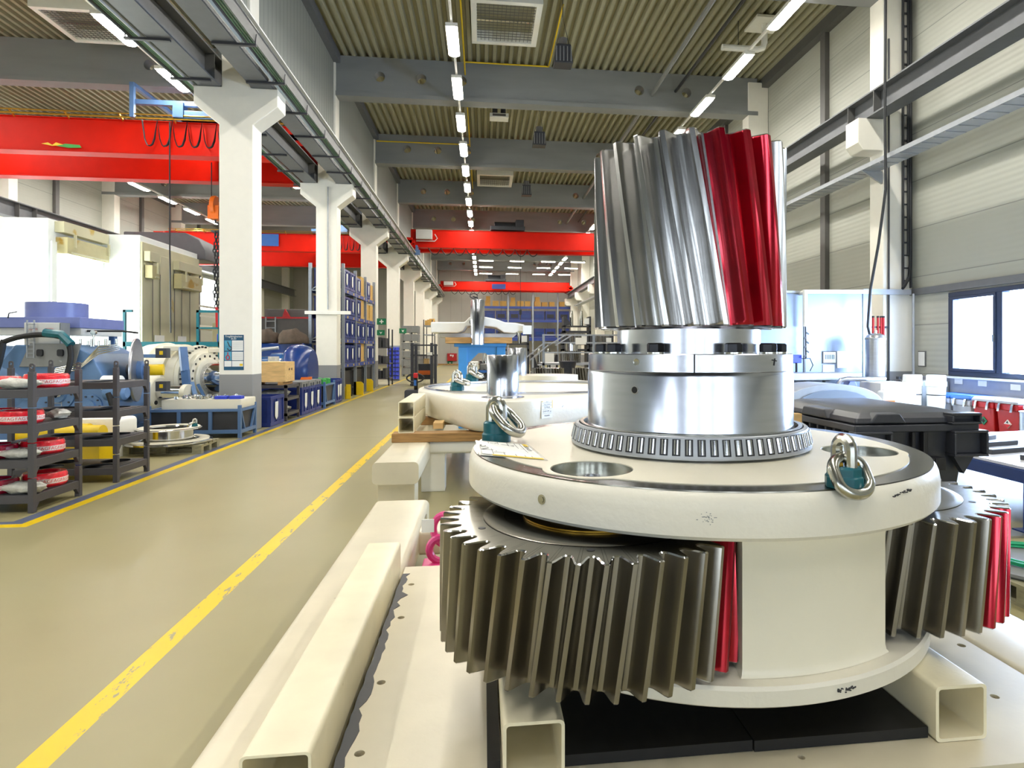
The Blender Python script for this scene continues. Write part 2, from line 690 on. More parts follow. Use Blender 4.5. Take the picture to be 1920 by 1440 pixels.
def panel_material(name, rgb, axis, period, line=(120, 120, 116), w=.02, rough=.5, fine=0):
    m = mat(name, rgb, rough, var=.02, scale=1.5)
    t, N, L = nodes(m)
    b = N['Principled BSDF']
    base = b.inputs['Base Color'].links[0].from_socket
    tc = N.new('ShaderNodeTexCoord')
    sp = N.new('ShaderNodeSeparateXYZ')
    L.new(tc.outputs['Object'], sp.inputs[0])
    fr = math_(t, 'FRACT', math_(t, 'DIVIDE', sp.outputs[axis], period))
    seam = math_(t, 'LESS_THAN', fr, w / period)
    col = mixc(t, math_(t, 'MULTIPLY', seam, .75), base, lin(line))
    L.new(col, b.inputs['Base Color'])
    if fine:
        s = math_(t, 'SINE', math_(t, 'MULTIPLY', sp.outputs[axis], 2 * pi / fine))
        bp = N.new('ShaderNodeBump')
        bp.inputs['Strength'].default_value = .14
        bp.inputs['Distance'].default_value = .012
        L.new(s, bp.inputs['Height'])
        L.new(bp.outputs[0], b.inputs['Normal'])
    return m


M['floor'] = floor_material()
M['wallpanel'] = panel_material('ribbed_wall_panel', (176, 177, 166), 2, 1.13, fine=.12)
M['wallfar'] = panel_material('end_wall_panel', (188, 186, 178), 0, 1.2)
M['cladding'] = panel_material('vertical_cladding', (142, 145, 138), 1, .28, line=(120, 124, 120), w=.05, fine=.28)


def column_material():
    m = mat('column_paint', (240, 236, 224), .5, var=.015)
    t, N, L = nodes(m)
    b = N['Principled BSDF']
    base = b.inputs['Base Color'].links[0].from_socket
    tc = N.new('ShaderNodeTexCoord')
    sp = N.new('ShaderNodeSeparateXYZ')
    L.new(tc.outputs['Object'], sp.inputs[0])
    L.new(mixc(t, math_(t, 'LESS_THAN', sp.outputs[2], 1.18), base, lin((140, 140, 140))), b.inputs['Base Color'])
    return m


M['column'] = column_material()
YB, YE = -12.0, 70.0
XL, XM, XR = -20.3, -5.08, 10.1
struct(MB().box(XL - .3, YB, -.2, XR + .3, YE + .3, 0).build('floor', M['floor']))

# trapezoidal roof deck, ribs running down the hall
def deck(x0, x1):
    mb = MB()
    p = .27
    n = int((x1 - x0) / p)
    pts = []
    for i in range(n + 1):
        x = x0 + i * p
        for dx, z in ((0, 11.36), (.10, 11.36), (.135, 11.50), (.235, 11.50)):
            if x + dx <= x1:
                pts.append((x + dx, z))
    a = [mb.v((x, YB, z)) for x, z in pts]
    b = [mb.v((x, YE, z)) for x, z in pts]
    for i in range(len(pts) - 1):
        mb.face([a[i], a[i + 1], b[i + 1], b[i]])
    mb.box(x0, YB, 11.6, x1, YE, 11.7)
    return mb


struct(deck(XM, XR).build('ceiling', M['deck'], sharp=20))
struct(deck(XL, XM).build('ceiling', M['deck'], sharp=20))

# walls ------------------------------------------------------------
WY0, WY1, WZ0, WZ1 = 5.6, 12.42, 1.13, 2.93
mb = MB()
mb.box(XR, YB, 0, XR + .25, YE, WZ0).box(XR, YB, WZ1, XR + .25, YE, 11.7)
mb.box(XR, YB, WZ0, XR + .25, WY0, WZ1).box(XR, WY1, WZ0, XR + .25, YE, WZ1)
struct(mb.build('wall_right', M['wallpanel']))
struct(MB().box(XL - .25, YB, 0, XL, YE, 11.7).build('wall_left', M['wallpanel']))
struct(MB().box(XL, YE, 0, XR, YE + .25, 11.7).build('wall_far', M['wallfar']))
for i, y in enumerate((25.3, 28.9, 32.8, 36.6, 40.4, 44.2, 47.8, 51.2)):
    struct(MB().box(XL - .02, y, 4.6, XL + .03, y + 2.6, 6.9).build('window_%d' % (20 + i), M['surface_glow']))  # glow panels added to brighten the outer wall
struct(MB().box(XM - .22, YB, 7.95, XM + .22, YE, 11.6).build('wall_centre', M['cladding']))
struct(MB().box(XR - .16, YB, 0, XR, YE, 1.09).build('baseboard_right', M['plinth'], bevel=.01))
struct(MB().box(XR - .08, YB, 2.97, XR, 13.6, 3.12).build('trim_1', M['girder']))
mb = MB()
mb.box(XM + .2, YB, 11.1, XM + .42, YE, 11.4)
struct(mb.build('trim_2', M['girder']))
struct(MB().box(XR - .25, YB, 11.02, XR, YE, 11.4).build('trim_3', M['girder_dark']))
struct(MB().box(XL, YB, 11.02, XL + .25, YE, 11.4).build('trim_4', M['girder_dark']))

# the end wall behind the camera with tall glow panels added for steel reflections
mb = MB()
ys = [(-18.5, -15.5), (-11.5, -8.5), (-3.6, -2.2), (.4, 1.6), (4.2, 5.6), (7.6, 8.8)]
last = XL
for a, b in ys:
    mb.box(last, YB - .25, 0, a, YB, 11.7).box(a, YB - .25, 5.4, b, YB, 11.7)
    last = b
mb.box(last, YB - .25, 0, XR, YB, 11.7)
struct(mb.build('wall_back', M['dark']))
for i, (a, b) in enumerate(ys):
    struct(MB().box(a, YB - .2, 0, b, YB - .15, 5.4).build('window_%d' % (i + 4), M['streak_glow']))

# window on the right: two leaves with dark frames
wf = MB()
fx0, fx1 = XR - .04, XR + .14
def wframe(y0, y1, z0, z1, w, mb):
    mb.box(fx0, y0, z0, fx1, y1, z0 + w).box(fx0, y0, z1 - w, fx1, y1, z1)
    mb.box(fx0, y0, z0 + w, fx1, y0 + w, z1 - w).box(fx0, y1 - w, z0 + w, fx1, y1, z1 - w)
wframe(WY0, WY1, WZ0, WZ1, .10, wf)
wf.box(fx0, 11.0, WZ0 + .1, fx1, 11.14, WZ1 - .1).box(fx0, 8.4, WZ0 + .1, fx1, 8.54, WZ1 - .1)
w1 = struct(wf.build('window_1', M['windowframe'], bevel=.01))
for y0, y1 in ((5.7, 8.4), (8.54, 11.0), (11.14, 12.32)):
    MB().box(XR + .06, y0, WZ0 + .1, XR + .07, y1, WZ1 - .1).build('pane', M['glass'], w1)
sash = MB()
for y0, y1 in ((11.14, 12.32),):
    sash.box(fx0 - .02, y0, WZ0 + .1, fx1 - .03, y1, WZ0 + .16).box(fx0 - .02, y0, WZ1 - .16, fx1 - .03, y1, WZ1 - .1)
    sash.box(fx0 - .02, y0, WZ0 + .16, fx1 - .03, y0 + .06, WZ1 - .16).box(fx0 - .02, y1 - .06, WZ0 + .16, fx1 - .03, y1, WZ1 - .16)
sash.build('sash', M['windowframe'], w1, bevel=.006)
MB().box(fx0 - .06, 11.15, 1.85, fx0 - .02, 11.18, 1.99).cyl((fx0 - .05, 11.165, 1.97), (fx0 - .05, 11.28, 1.97), .012, 8).build('window_handle', M['zinc'], w1)
MB().box(XR - .22, WY0 - .1, WZ0 - .045, XR + .02, WY1 + .1, WZ0 - .01).build('window_sill', M['tabletop'], w1)

# wall posts of the right and left wall
mbp = None
for i, (x, y) in enumerate(((XR - .14, 17.3), (XR - .14, 24.9), (XR - .14, 32.4), (XR - .14, 39.9), (XR - .14, 47.4), (XR - .14, 54.9), (XR - .14, 62.4))):
    struct(MB().box(x, y - .13, 0, XR, y + .13, 11.1).build('trim_%d' % (5 + i), M['post_grey']))
for i, y in enumerate((17.3, 24.9, 32.4, 39.9, 47.4, 54.9)):
    struct(MB().box(XL, y - .13, 0, XL + .14, y + .13, 11.1).build('trim_%d' % (12 + i), M['post_grey']))

# columns ------------------------------------------------------------
COLY = [13.6 + 7.5 * k for k in range(8)]
def column(y):
    c = XM
    P = [(-.335, 0), (.335, 0), (.335, 6.36), (.83, 6.76), (.83, 7.13), (.285, 7.13), (.285, 11.3), (-.285, 11.3), (-.285, 7.13), (-.83, 7.13), (-.83, 6.76), (-.335, 6.36)]
    return MB().prism([(c + a, b) for a, b in P], y, y + .52, 'XZ').build('column', M['column'], bevel=.02, seg=2)
for y in COLY:
    struct(column(y))
for y in [6.1] + COLY:
    c = 9.67
    P = [(-.32, 0), (.42, 0), (.42, 11.2), (-.32, 11.2), (-.32, 7.13), (-.95, 7.13), (-.95, 6.55), (-.82, 6.38), (-.32, 6.38)]
    struct(MB().prism([(c + a, b) for a, b in P], y, y + .52, 'XZ').build('column', M['column'], bevel=.02))
for y in COLY:
    struct(MB().prism([(XL + a, b) for a, b in [(0, 0), (.62, 0), (.62, 11.2), (0, 11.2)]], y, y + .52, 'XZ').build('column', M['column']))

# roof beams with round service holes
for y in COLY[1:] + [13.6, 6.1]:
    if y < 21:
        zs = None
    hs = [circ(x, 10.72, .17, 20) for x in (-3.4, -2.05, -.72, 5.4, 7.1)]
    b = MB().prism([(XM + .29, 10.03), (9.7, 10.03), (9.7, 11.36), (XM + .29, 11.36)], y + .06, y + .42, 'XZ', holes=hs)
    b.box(XM + .29, y - .02, 10.02, 9.7, y + .5, 10.16)
    struct(b.build('roof_beam', M['concrete']))
    hs = [circ(x, 10.72, .17, 20) for x in (-18.6, -17.2, -10.5, -8.6, -7.2)]
    b = MB().prism([(XL, 10.03), (XM - .29, 10.03), (XM - .29, 11.36), (XL, 11.36)], y + .06, y + .42, 'XZ', holes=hs)
    b.box(XL, y - .02, 10.02, XM - .29, y + .5, 10.16)
    struct(b.build('roof_beam', M['concrete']))

# crane runways ------------------------------------------------------------
def ibeam(mb, x, z0, z1, y0, y1, w=.42, tf=.035, tw=.03):
    mb.box(x - w / 2, y0, z0, x + w / 2, y1, z0 + tf).box(x - w / 2, y0, z1 - tf, x + w / 2, y1, z1)
    mb.box(x - tw / 2, y0, z0 + tf, x + tw / 2, y1, z1 - tf)
    return mb

def runway(x, side, label, zz=(7.13, 7.72)):
    t = thing('crane_runway', label, 'crane runway', (x, 30, 7.13))
    ibeam(MB(), x, zz[0], zz[1], YB, 66.9).build('girder', M['girder'], t)
    MB().box(x - .03, YB, zz[1], x + .03, 66.9, zz[1] + .06).build('rail', M['dark'], t)
    for y in [6.1] + COLY[:5]:
        for dy in (-.25, .77):
            MB().box(x - .2, y + dy, zz[0] + .03, x + .2, y + dy + .02, zz[1] - .03).build('stiffener', M['girder_dark'], t)
    return t

rw = runway(-4.56, 1, 'pale grey crane runway girder beside the aisle, carrying green conductor pipes')
def conductor(x0, sgn, t):
    for k in range(4):
        MB().tube([(x0 + sgn * .052 * k, YB, 7.24), (x0 + sgn * .052 * k, 66, 7.24)], .018, 6).build('conductor_pipe', M['greenpipe'], t)
    for y in [3.5 + 1.62 * i for i in range(39)]:
        a = MB()
        a.box(min(x0 - sgn * .55, x0 + sgn * .2), y, 7.08, max(x0 - sgn * .55, x0 + sgn * .2), y + .06, 7.12)
        a.bar((x0 + sgn * .18, y + .03, 7.10), (x0 + sgn * .2, y + .03, 7.3), .015)
        a.build('bracket_arm', M['dark'], t)
    MB().box(x0 + sgn * .16, YB, 7.16, x0 + sgn * .175, 66, 7.42).build('web_strip', M['girder_dark'], t)
    MB().box(x0 + sgn * .18, YB, 7.43, x0 + sgn * .25, 66, 7.46).build('top_strip', M['girder_light'], t)
    MB().box(x0 - sgn * .06, YB, 7.12, x0 - sgn * .045, 66, 7.2).build('edge_angle', M['girder_light'], t)
conductor(-4.2, 1, rw)
rw2 = runway(-5.6, -1, 'grey crane runway girder on the machine hall side of the column row')
conductor(-5.98, -1, rw2)
runway(9.14, -1, 'dark grey crane runway girder along the windowed outer wall', (7.13, 7.70))
runway(-19.3, 1, 'grey crane runway girder along the far outer wall of the machine hall', (7.13, 7.8))

# lamps ------------------------------------------------------------
def make_lamp(loc, along='y'):
    t = thing('ceiling_lamp', 'x', 'lamp', loc)
    x, y, z = loc
    a, b = (.13, .78) if along == 'y' else (.6, .05)
    MB().box(x - a - .02, y - b - .02, z, x + a + .02, y + b + .02, z + .09).build('lamp_housing', M['lampbody'], t)
    if along == 'y':
        MB().prism(rr(x - a, y - b, x + a, y + b, .12, 4), z - .03, z, 'XY').build('diffuser', M['lamp'], t)
    else:
        MB().box(x - a, y - b, z - .03, x + a, y + b, z).build('diffuser', M['lamp'], t)
    return t


lamp0 = make_lamp((-.78, 16.4, 9.7))
lamp0['label'] = 'glowing ceiling lamp of the aisle row, first lamp going away from the camera'
lamp0['group'] = 'ceiling lamps above the aisle'
def lamp_row(x, ys, nm, grp, first_seen=0):
    k = 0
    for y in ys:
        if abs(x + .78) < .01 and abs(y - 16.4) < .01:
            k += 1
            continue
        seen = y >= first_seen
        lb = ('ceiling lamp of the %s, %s going away' % (nm, ORD[k])) if seen else ('ceiling lamp of the %s, over or behind the camera' % nm)
        copy_tree(lamp0, (x, y, 9.7), label=lb, group=grp if seen else grp + ' out of the picture')
        if seen:
            k += 1
lamp_row(-.78, [-4.25 + 2.95 * i for i in range(7)] + [16.4 + 2.95 * i for i in range(18)], 'aisle row', 'ceiling lamps above the aisle', 16)
lamp_row(7.17, [-3.4 + 2.9 * i for i in range(25)], 'row near the windowed wall', 'ceiling lamps near the windowed wall', 13.5)
lamp_row(-9.15, [-.66 + 2.92 * i for i in range(21)], 'machine hall row by the columns', 'ceiling lamps of the machine hall', 16)
lamp_row(-16.8, [2.1 + 2.8 * i for i in range(18)], 'outer wall row', 'ceiling lamps by the outer wall', 31)
for x, nm in ((-.78, 'above the aisle'), (7.17, 'near the windowed wall'), (-9.15, 'in the machine hall beside the columns'), (-16.8, 'in the machine hall by its outer wall')):
    single(MB().box(x - .03, YB, 9.8, x + .03, 68, 9.86), 'lighting_track', M['lampbody'], 'thin pale lamp track %s' % nm, 'lamp track')
k = 0
lampx = make_lamp((.25, 48.7, 9.3), 'x')
for j, y in enumerate((48.7, 53.7, 57.9, 62.8)):
    for i, x in enumerate((.25, 2.9, 5.6, 8.2)):
        lb = 'slim far crosswise lamp, %s from the aisle in the %s row' % (ORD[i], ORD[j])
        g = 'crosswise lamps at the far end of the hall'
        if i == j == 0:
            lampx['label'], lampx['group'] = lb, g
        else:
            copy_tree(lampx, (x, y, 9.3), label=lb, group=g)
# ================================================================ OVERHEAD EQUIPMENT
def hgirder(mb, x0, x1, y, z0, z1, w=.5):
    mb.box(x0, y - w / 2 + .05, z0, x1, y + w / 2 - .05, z1 - .03)
    mb.box(x0, y - w / 2, z0 - .03, x1, y + w / 2, z0).box(x0, y - w / 2, z1 - .03, x1, y + w / 2, z1)
    return mb

def crane(name_label, x0, x1, ya, yb, z0, z1, trolley_x, cat='overhead crane', festoon=None, box_x=None, dz=0, ends=None, zc=None):
    t = thing('overhead_crane', name_label, cat, ((x0 + x1) / 2, ya, z0))
    hgirder(MB(), x0, x1, ya, z0, z1).build('girder', M['craneR'], t, bevel=.012)
    hgirder(MB(), x0, x1, yb, z0 + dz, z1 + dz).build('girder', M['craneR'], t, bevel=.012)
    MB().box(x0, ya - .03, z1, x1, ya + .03, z1 + .05).build('rail', M['dark'], t)
    MB().box(x0, yb - .03, z1 + dz, x1, yb + .03, z1 + dz + .05).build('rail', M['dark'], t)
    zc = z0 - .05 if zc is None else zc
    for x in (ends or (x0, x1)):
        MB().box(x - .26 if ends else x - .16, ya - .9, zc, x + .26 if ends else x + .16, yb + .9, zc + .5).box(x - .3, ya - .9, zc + .15, x + .3, ya - .5, zc + .35).build('end_carriage', M['craneR'], t, bevel=.01)
    c = MB().box(trolley_x - 1.05, ya - .4, z1 + .06, trolley_x + 1.05, yb + .4, z1 + .3)
    c.cyl((trolley_x - .8, (ya + yb) / 2, z1 + .5), (trolley_x + .8, (ya + yb) / 2, z1 + .5), .3, 14)
    c.box(trolley_x + .5, ya - .2, z1 + .3, trolley_x + 1.0, yb, z1 + .75)
    c.build('hoist_trolley', M['lblue'] if festoon else M['dark'], t, bevel=.02)
    if festoon:
        b = MB()
        b.tube([(x0 + .3, ya - .34, z1 + .04), (x1 - .3, ya - .34, z1 + .04)], .03, 6)
        b.tube([(x0 + .3, ya - .42, z1 + .12), (x1 - .3, ya - .42, z1 + .12)], .02, 6)
        for i in range(int((x1 - x0) / 1.5)):
            xx = x0 + .7 + 1.5 * i
            b.bar((xx, ya - .2, z1 - .03), (xx, ya - .44, z1 + .1), .04)
        b.build('cable_rail', M['brass'], t)
        f0, f1, n, drop = festoon
        P = []
        st = (f1 - f0) / n
        for i in range(n):
            for k in range(10):
                a = k / 10
                P.append((f0 + st * (i + a + .09 * sin(2 * pi * a)), ya - .36 + .03 * sin(6 * a), z1 - .02 - drop * (1 - (2 * a - 1) ** 6)))
        MB().tube(P, .035, 6, flat=.5).build('festoon_cable', M['cable'], t)
    if box_x is not None:
        MB().box(box_x, ya - .62, z0 + .42, box_x + .95, ya - .26, z1 - .06).build('control_box', M['grey_box'], t, bevel=.02)
        MB().tube([(box_x, ya - .45, z0 + .32), (box_x + 1.1, ya - .45, z0 + .32), (box_x + 1.25, ya - .42, z0 + .5), (box_x + 1.1, ya - .4, z0 + .75)], .03, 6).build('conduit', M['grey_box'], t)
    return t

cr = crane('red double girder overhead crane of the machine hall, the closer one, with looped cable', -19.06, -5.84, 20.6, 23.3, 7.68, 8.68, -8.2, festoon=(-10.25, -6.4, 9, .78), dz=-.08, ends=(-19.3, -5.6), zc=7.87)
fr = MB()
for x, y in ((-10.5, 20.2), (-10.5, 23.8)):
    fr.box(x - .06, y - .06, 8.7, x + .06, y + .06, 9.75)
fr.bar((-10.5, 20.2, 9.7), (-10.5, 23.8, 9.7), .12).bar((-10.5, 20.3, 9.2), (-7, 20.3, 9.2), .14).bar((-9.2, 20.3, 8.75), (-9.2, 20.3, 9.2), .3)
fr.build('trolley_frame', M['frame_blue'], cr)
MB().prism([(-12.45, .0), (-12.2, .07), (-11.8, .05), (-11.75, -.03), (-12.1, -.05)], 20.34, 20.345, 'XZ', at=(-.25, 0, 7.8)).build('painted_emblem', M['green'], cr)
MB().prism([(-12.8, .03), (-12.62, .07), (-12.5, .0), (-12.4, .08), (-12.2, .02), (-12.5, -.03)], 20.335, 20.34, 'XZ', at=(-.3, 0, 7.82)).build('painted_emblem', M['yellow'], cr)
hk = MB()
for dx in (-.12, .12):
    hk.tube([(-8.83 + dx, 21.9, 7.9), (-8.83 + dx, 21.9, 6.6)], .016, 6)
hk.build('hoist_rope', M['cable'], cr)
b = MB()
b.cyl((-8.90, 21.9, 6.45), (-8.76, 21.9, 6.45), .34, 20)
b.box(-9.0, 21.7, 6.0, -8.66, 22.1, 6.45)
b.build('hook_block', M['orange'], cr, bevel=.02)
h = MB().tube([(-8.83, 21.9, 6.0)] + [(-8.83 + .16 * sin(a), 21.9, 5.75 + .16 * cos(a)) for a in [i * .5 for i in range(9)]], .035, 8)
h.build('hook', M['dark'], cr)
ch = thing('lifting_chain', 'dark lifting chain with red tail hanging from the crane hook beside the first column', 'chain', (-8.83, 21.9, 2.4))
c = MB()
for i in range(22):
    z = 5.55 - .115 * i
    P = [(.045 * cos(a), .075 * sin(a)) for a in [k * pi / 4 for k in range(8)]]
    for s_ in (-1, 1):
        xx = -8.78 + s_ * .05 + .03 * sin(i)
        c.tube([(xx + (p if i % 2 else 0), 21.9 + (0 if i % 2 else p), z + q) for p, q in P], .02, 5, closed=True)
c.build('chain_links', M['cable'], ch)
MB().tube([(-8.78, 21.9, 3.1), (-8.76, 21.9, 2.4)], .05, 6).build('red_sling', M['redbin'], ch)
pc = single(MB().tube([(-9.45, 20.2, 8.6), (-9.45, 20.2, 5), (-9.42, 20.2, 2.2)], .02, 6), 'pendant_cable', M['cable'], 'thin pendant control cable hanging straight down from the nearer red crane', 'cable')

crane('second red overhead crane of the machine hall, further back between the first columns', -18.2, -5.84, 38.5, 42.5, 7.5, 8.5, -9.0, festoon=(-8.6, -6.2, 7, .9), dz=-.35, ends=(-18.2, -5.6), zc=7.87)
pl = single(MB().box(-12.95, 38.2, 7.75, -11.9, 38.22, 8.45), 'crane_plate', M['lidblue'], 'blue maker plate with white lettering on the second machine hall crane', 'sign')
crn = crane('red overhead crane spanning the aisle hall, the closer of its two', -4.35, 9.0, 38.6, 40.4, 7.9, 8.95, 1.5, box_x=-4.0)
crane('red overhead crane at the far end of the aisle hall', -4.35, 9.0, 65, 66.6, 7.85, 8.7, 1.3, box_x=-4.0)
for y, x0, z in ((38.45, -3.3, 7.86), (64.85, -3.3, 7.81)):
    P = []
    for i in range(9):
        for k in range(6):
            a = k / 6
            P.append((x0 + .75 * (i + a), y, z - .42 * (1 - (2 * a - 1) ** 2)))
    single(MB().tube(P, .03, 5), 'festoon_cable', M['cable'], 'looped cable hanging under the %s crane of the aisle hall' % ('closer' if y < 50 else 'far'), 'cable')
for x, y, z0, w in ((2.35, 39.5, 9.01, 'closer'), (1.9, 65.8, 8.77, 'far')):
    single(MB().tube([(x, y, z0), (x, y, 3.2 if w == 'far' else 4.2)], .018, 5).box(x - .08, y - .05, (3.2 if w == 'far' else 4.2) - .3, x + .08, y + .05, 3.2 if w == 'far' else 4.2), 'hoist_rope', M['cable'], 'thin rope hanging from the %s aisle crane' % w, 'rope')
single(MB().box(.9, 64.62, 7.95, 2.3, 64.64, 8.45), 'crane_plate', M['klt'], 'blue plate in the middle of the far red crane', 'sign')
single(MB().box(-4.02, 37.6, 7.3, -3.72, 37.72, 7.6).box(-3.98, 37.6, 7.6, -3.88, 38.4, 7.88) if True else MB().box(-4.02, 34.4, 6.9, -3.72, 34.46, 7.3).box(-3.92, 34.3, 5.9, -3.82, 34.4, 6.9), 'junction_box', M['frame_blue'], 'blue bracket under the column side end of the closer aisle crane', 'bracket')

# roof lights, heaters, vents
def skylight(x0, x1, y0, y1, lb):
    t = thing('roof_light', lb, 'skylight', ((x0 + x1) / 2, (y0 + y1) / 2, 10.95))
    f = MB()
    z0, z1, w = 10.95, 11.4, .16
    f.box(x0, y0, z0, x1, y0 + w, z1).box(x0, y1 - w, z0, x1, y1, z1).box(x0, y0 + w, z0, x0 + w, y1 - w, z1).box(x1 - w, y0 + w, z0, x1, y1 - w, z1)
    f.build('curb', M['white'], t, bevel=.01)
    MB().box(x0 + w, y0 + w, 11.3, x1 - w, y1 - w, 11.34).build('dome_pane', M['deck'], t)
    g = MB()
    n = 14
    for i in range(1, n):
        xx = x0 + w + (x1 - x0 - 2 * w) * i / n
        g.box(xx - .006, y0 + w, 11.0, xx + .006, y1 - w, 11.012)
        yy = y0 + w + (y1 - y0 - 2 * w) * i / n
        g.box(x0 + w, yy - .006, 11.0, x1 - w, yy + .006, 11.012)
    g.build('wire_grid', M['post_grey'], t)
    MB().box(x0 + w, (y0 + y1) / 2 - .04, 11.05, x1 - w, (y0 + y1) / 2 + .04, 11.12).build('opener_bar', M['zinc'], t)
skylight(-.34, 1.6, 16.6, 19.0, 'square roof light with wire grid nearer to the camera above the aisle')
skylight(-.34, 1.6, 33.2, 35.6, 'roof light with pale frame further down the aisle roof')
skylight(-12.2, -10.2, 18.4, 20.4, 'roof light above the machine hall near the top edge of the picture')
t = thing('ceiling_vent', 'small white fan unit under the roof between the first and second concrete beams', 'vent', (.62, 24.4, 10.7))
MB().box(.25, 24.2, 10.7, .98, 24.7, 10.86).build('casing', M['white'], t, bevel=.01)
MB().cyl((.45, 24.45, 10.86), (.45, 24.45, 11.2), .1, 10).cyl((.78, 24.45, 10.86), (.78, 24.45, 11.2), .1, 10).build('duct', M['dark'], t)
MB().box(.36, 24.19, 10.74, .87, 24.2, 10.83).build('grille', M['post_grey'], t)
def highbay(x, y, lb):
    t = thing('hanging_heater', lb, 'heater', (x, y, 9.55))
    MB().prism([(-.26, -.1), (.26, -.1), (.2, .42), (-.2, .42)], y - .22, y + .22, 'XZ', at=(x, 0, 9.65)).build('casing', M['dark'], t, bevel=.02)
    MB().cyl((x, y, 10.07), (x, y, 10.3), .13, 10).build('burner', M['post_grey'], t)
    c = MB()
    for i in range(5):
        c.box(x - .2 + .1 * i - .012, y - .235, 9.6, x - .2 + .1 * i + .012, y - .222, 10.0)
    c.build('guard', M['greengrey'], t)
    MB().tube([(x - .2, y, 10.05), (x, y, 10.9), (x + .2, y, 10.05)], .012, 5).tube([(x, y, 10.9), (x, y, 11.4)], .012, 5).build('hanger_wire', M['dark'], t)
highbay(2.19, 17.1, 'dark gas heater hanging under the roof, the nearer of the row above the aisle')
highbay(2.15, 24.0, 'dark gas heater hanging under the roof, second of the row above the aisle')
highbay(2.2, 31.8, 'dark gas heater hanging under the roof, third of the row above the aisle')
highbay(-12.6, 17.4, 'dark heater hanging over the machine hall, half cut by the top of the picture')
def pipe(name, m, r, pts, lb, cat='pipe'):
    return single(MB().tube(pts, r, 8), name, m, lb, cat)
pipe('roof_pipe', M['greengrey'], .07, [(5.85, 6, 10.75), (5.85, 20.9, 10.6), (5.85, 66, 10.6)], 'long grey roof pipe running down the hall on the window side')
pipe('roof_pipe', M['dark'], .05, [(6.7, 6, 10.75), (6.7, 66, 10.75)], 'thin dark roof pipe beside the long grey one')
pipe('gas_pipe', M['yellow'], .025, [(-.6, 13, 10.95), (-.6, 40, 10.95)], 'thin yellow gas pipe beside the aisle lamp row')
pipe('gas_pipe', M['yellow'], .025, [(-4.7, 28.4, 10.95), (-.6, 28.4, 10.95)], 'yellow gas pipe crossing to the centre wall at the second concrete beam')
pipe('gas_pipe', M['yellow'], .025, [(-.6, 20.9, 11.25), (2.2, 20.9, 11.25), (2.2, 17.1, 11.25)], 'yellow gas pipe branching towards the nearer heater')
pipe('gas_pipe', M['yellow'], .03, [(-8.6, 6, 10.7), (-8.6, 21.5, 10.7)], 'yellow pipe under the machine hall roof beside the runway')
t = thing('drain_pipe', 'white bent pipe under the roof beside the lamp row of the windowed wall', 'pipe', (8.2, 17, 10.4))
MB().tube([(6.9, 17.4, 10.5), (8.0, 17.4, 10.5), (8.15, 17.4, 10.55), (8.2, 17.4, 10.7), (8.2, 17.4, 11.3)], .09, 10).build('pipe_run', M['white'], t)
MB().box(7.8, 17.0, 11.25, 8.7, 17.9, 11.32).build('roof_flange', M['white'], t)
MB().tube([(7.4, 17.4, 10.5), (7.4, 17.4, 11.3)], .01, 5).build('hanger_wire', M['dark'], t)

# cable tray and ladder on the windowed wall
t = thing('cable_tray', 'long perforated cable tray running along the windowed wall under the crane runway', 'cable tray', (9.0, 30, 5.9))
holes = MB()
tr = MB()
tr.box(8.80, YB, 5.9, 8.81, 60, 6.0).box(9.27, YB, 5.9, 9.28, 60, 6.0).box(8.81, YB, 5.9, 9.27, 60, 5.906)
tr.build('tray', M['galv'], t)
for i in range(60):
    y = 6.0 + .33 * i
    MB().box(8.82, y, 5.885, 9.26, y + .05, 5.899).build('stiffening_rib', M['galv'], t)
b = MB()
for y in (13.62, 21.12, 28.62):
    b.prism([(8.82, 5.9), (9.34, 5.9), (9.34, 5.6)], y, y + .05, 'XZ')
b.build('bracket', M['galv'], t)
t = thing('cable_ladder', 'narrow vertical cable ladder with black cables climbing the white wall column', 'cable ladder', (9.9, 13.5, 3.1))
l = MB()
l.box(9.80, 13.52, 3.15, 9.83, 13.58, 10.9).box(10.0, 13.52, 3.15, 10.03, 13.58, 10.9)
for i in range(26):
    l.box(9.83, 13.53, 3.3 + .3 * i, 10.0, 13.57, 3.33 + .3 * i)
l.build('ladder_frame', M['dark'], t)
MB().tube([(9.96, 13.5, 10.9), (9.96, 13.5, 3.7), (9.93, 13.5, 3.4), (9.8, 13.46, 3.2), (9.7, 13.4, 3.12)], .035, 7).tube([(9.91, 13.5, 10.9), (9.91, 13.5, 3.9)], .025, 6).build('cable_bundle', M['cable'], t)
single(MB().tube([(9.46, 13.56, 9.0), (9.46, 13.56, .9)], .022, 6), 'conduit', M['dark'], 'thin dark conduit running down the front of the white wall column', 'pipe')
single(MB().tube([(9.97, 13.4, 3.0), (9.97, 13.4, .6)], .03, 6), 'conduit', M['galv'], 'grey conduit in the corner between the wall column and the window wall', 'pipe')
single(MB().tube([(8.72, 12.6, 9.8), (8.7, 12.6, 6.8), (8.72, 12.6, 5.2), (8.55, 12.6, 4.0), (8.36, 12.6, 3.0), (8.3, 12.6, 2.2), (8.42, 12.6, 1.75), (8.66, 12.6, 1.35), (8.72, 12.6, 1.1), (8.62, 12.6, .95)], .03, 8), 'pendant_cable', M['cable'], 'black crane pendant cable hanging in front of the steel filter tank', 'cable')
t = thing('crane_pendant', 'yellow and black crane pendant control with red button hanging on its cable', 'remote control', (8.6, 12.6, .6))
MB().cyl((8.62, 12.6, .78), (8.64, 12.6, 1.02), .06, 8, .03).build('cable_gland', M['black'], t)
MB().cbox((8.6, 12.6, .58), (.2, .12, .5)).build('control_housing', M['black'], t, bevel=.02)
MB().cbox((8.5, 12.58, .5), (.06, .13, .3)).build('side_grip', M['yellow'], t, bevel=.01)
MB().cyl((8.63, 12.53, .62), (8.63, 12.5, .62), .035, 10).build('stop_button', M['redbin'], t)
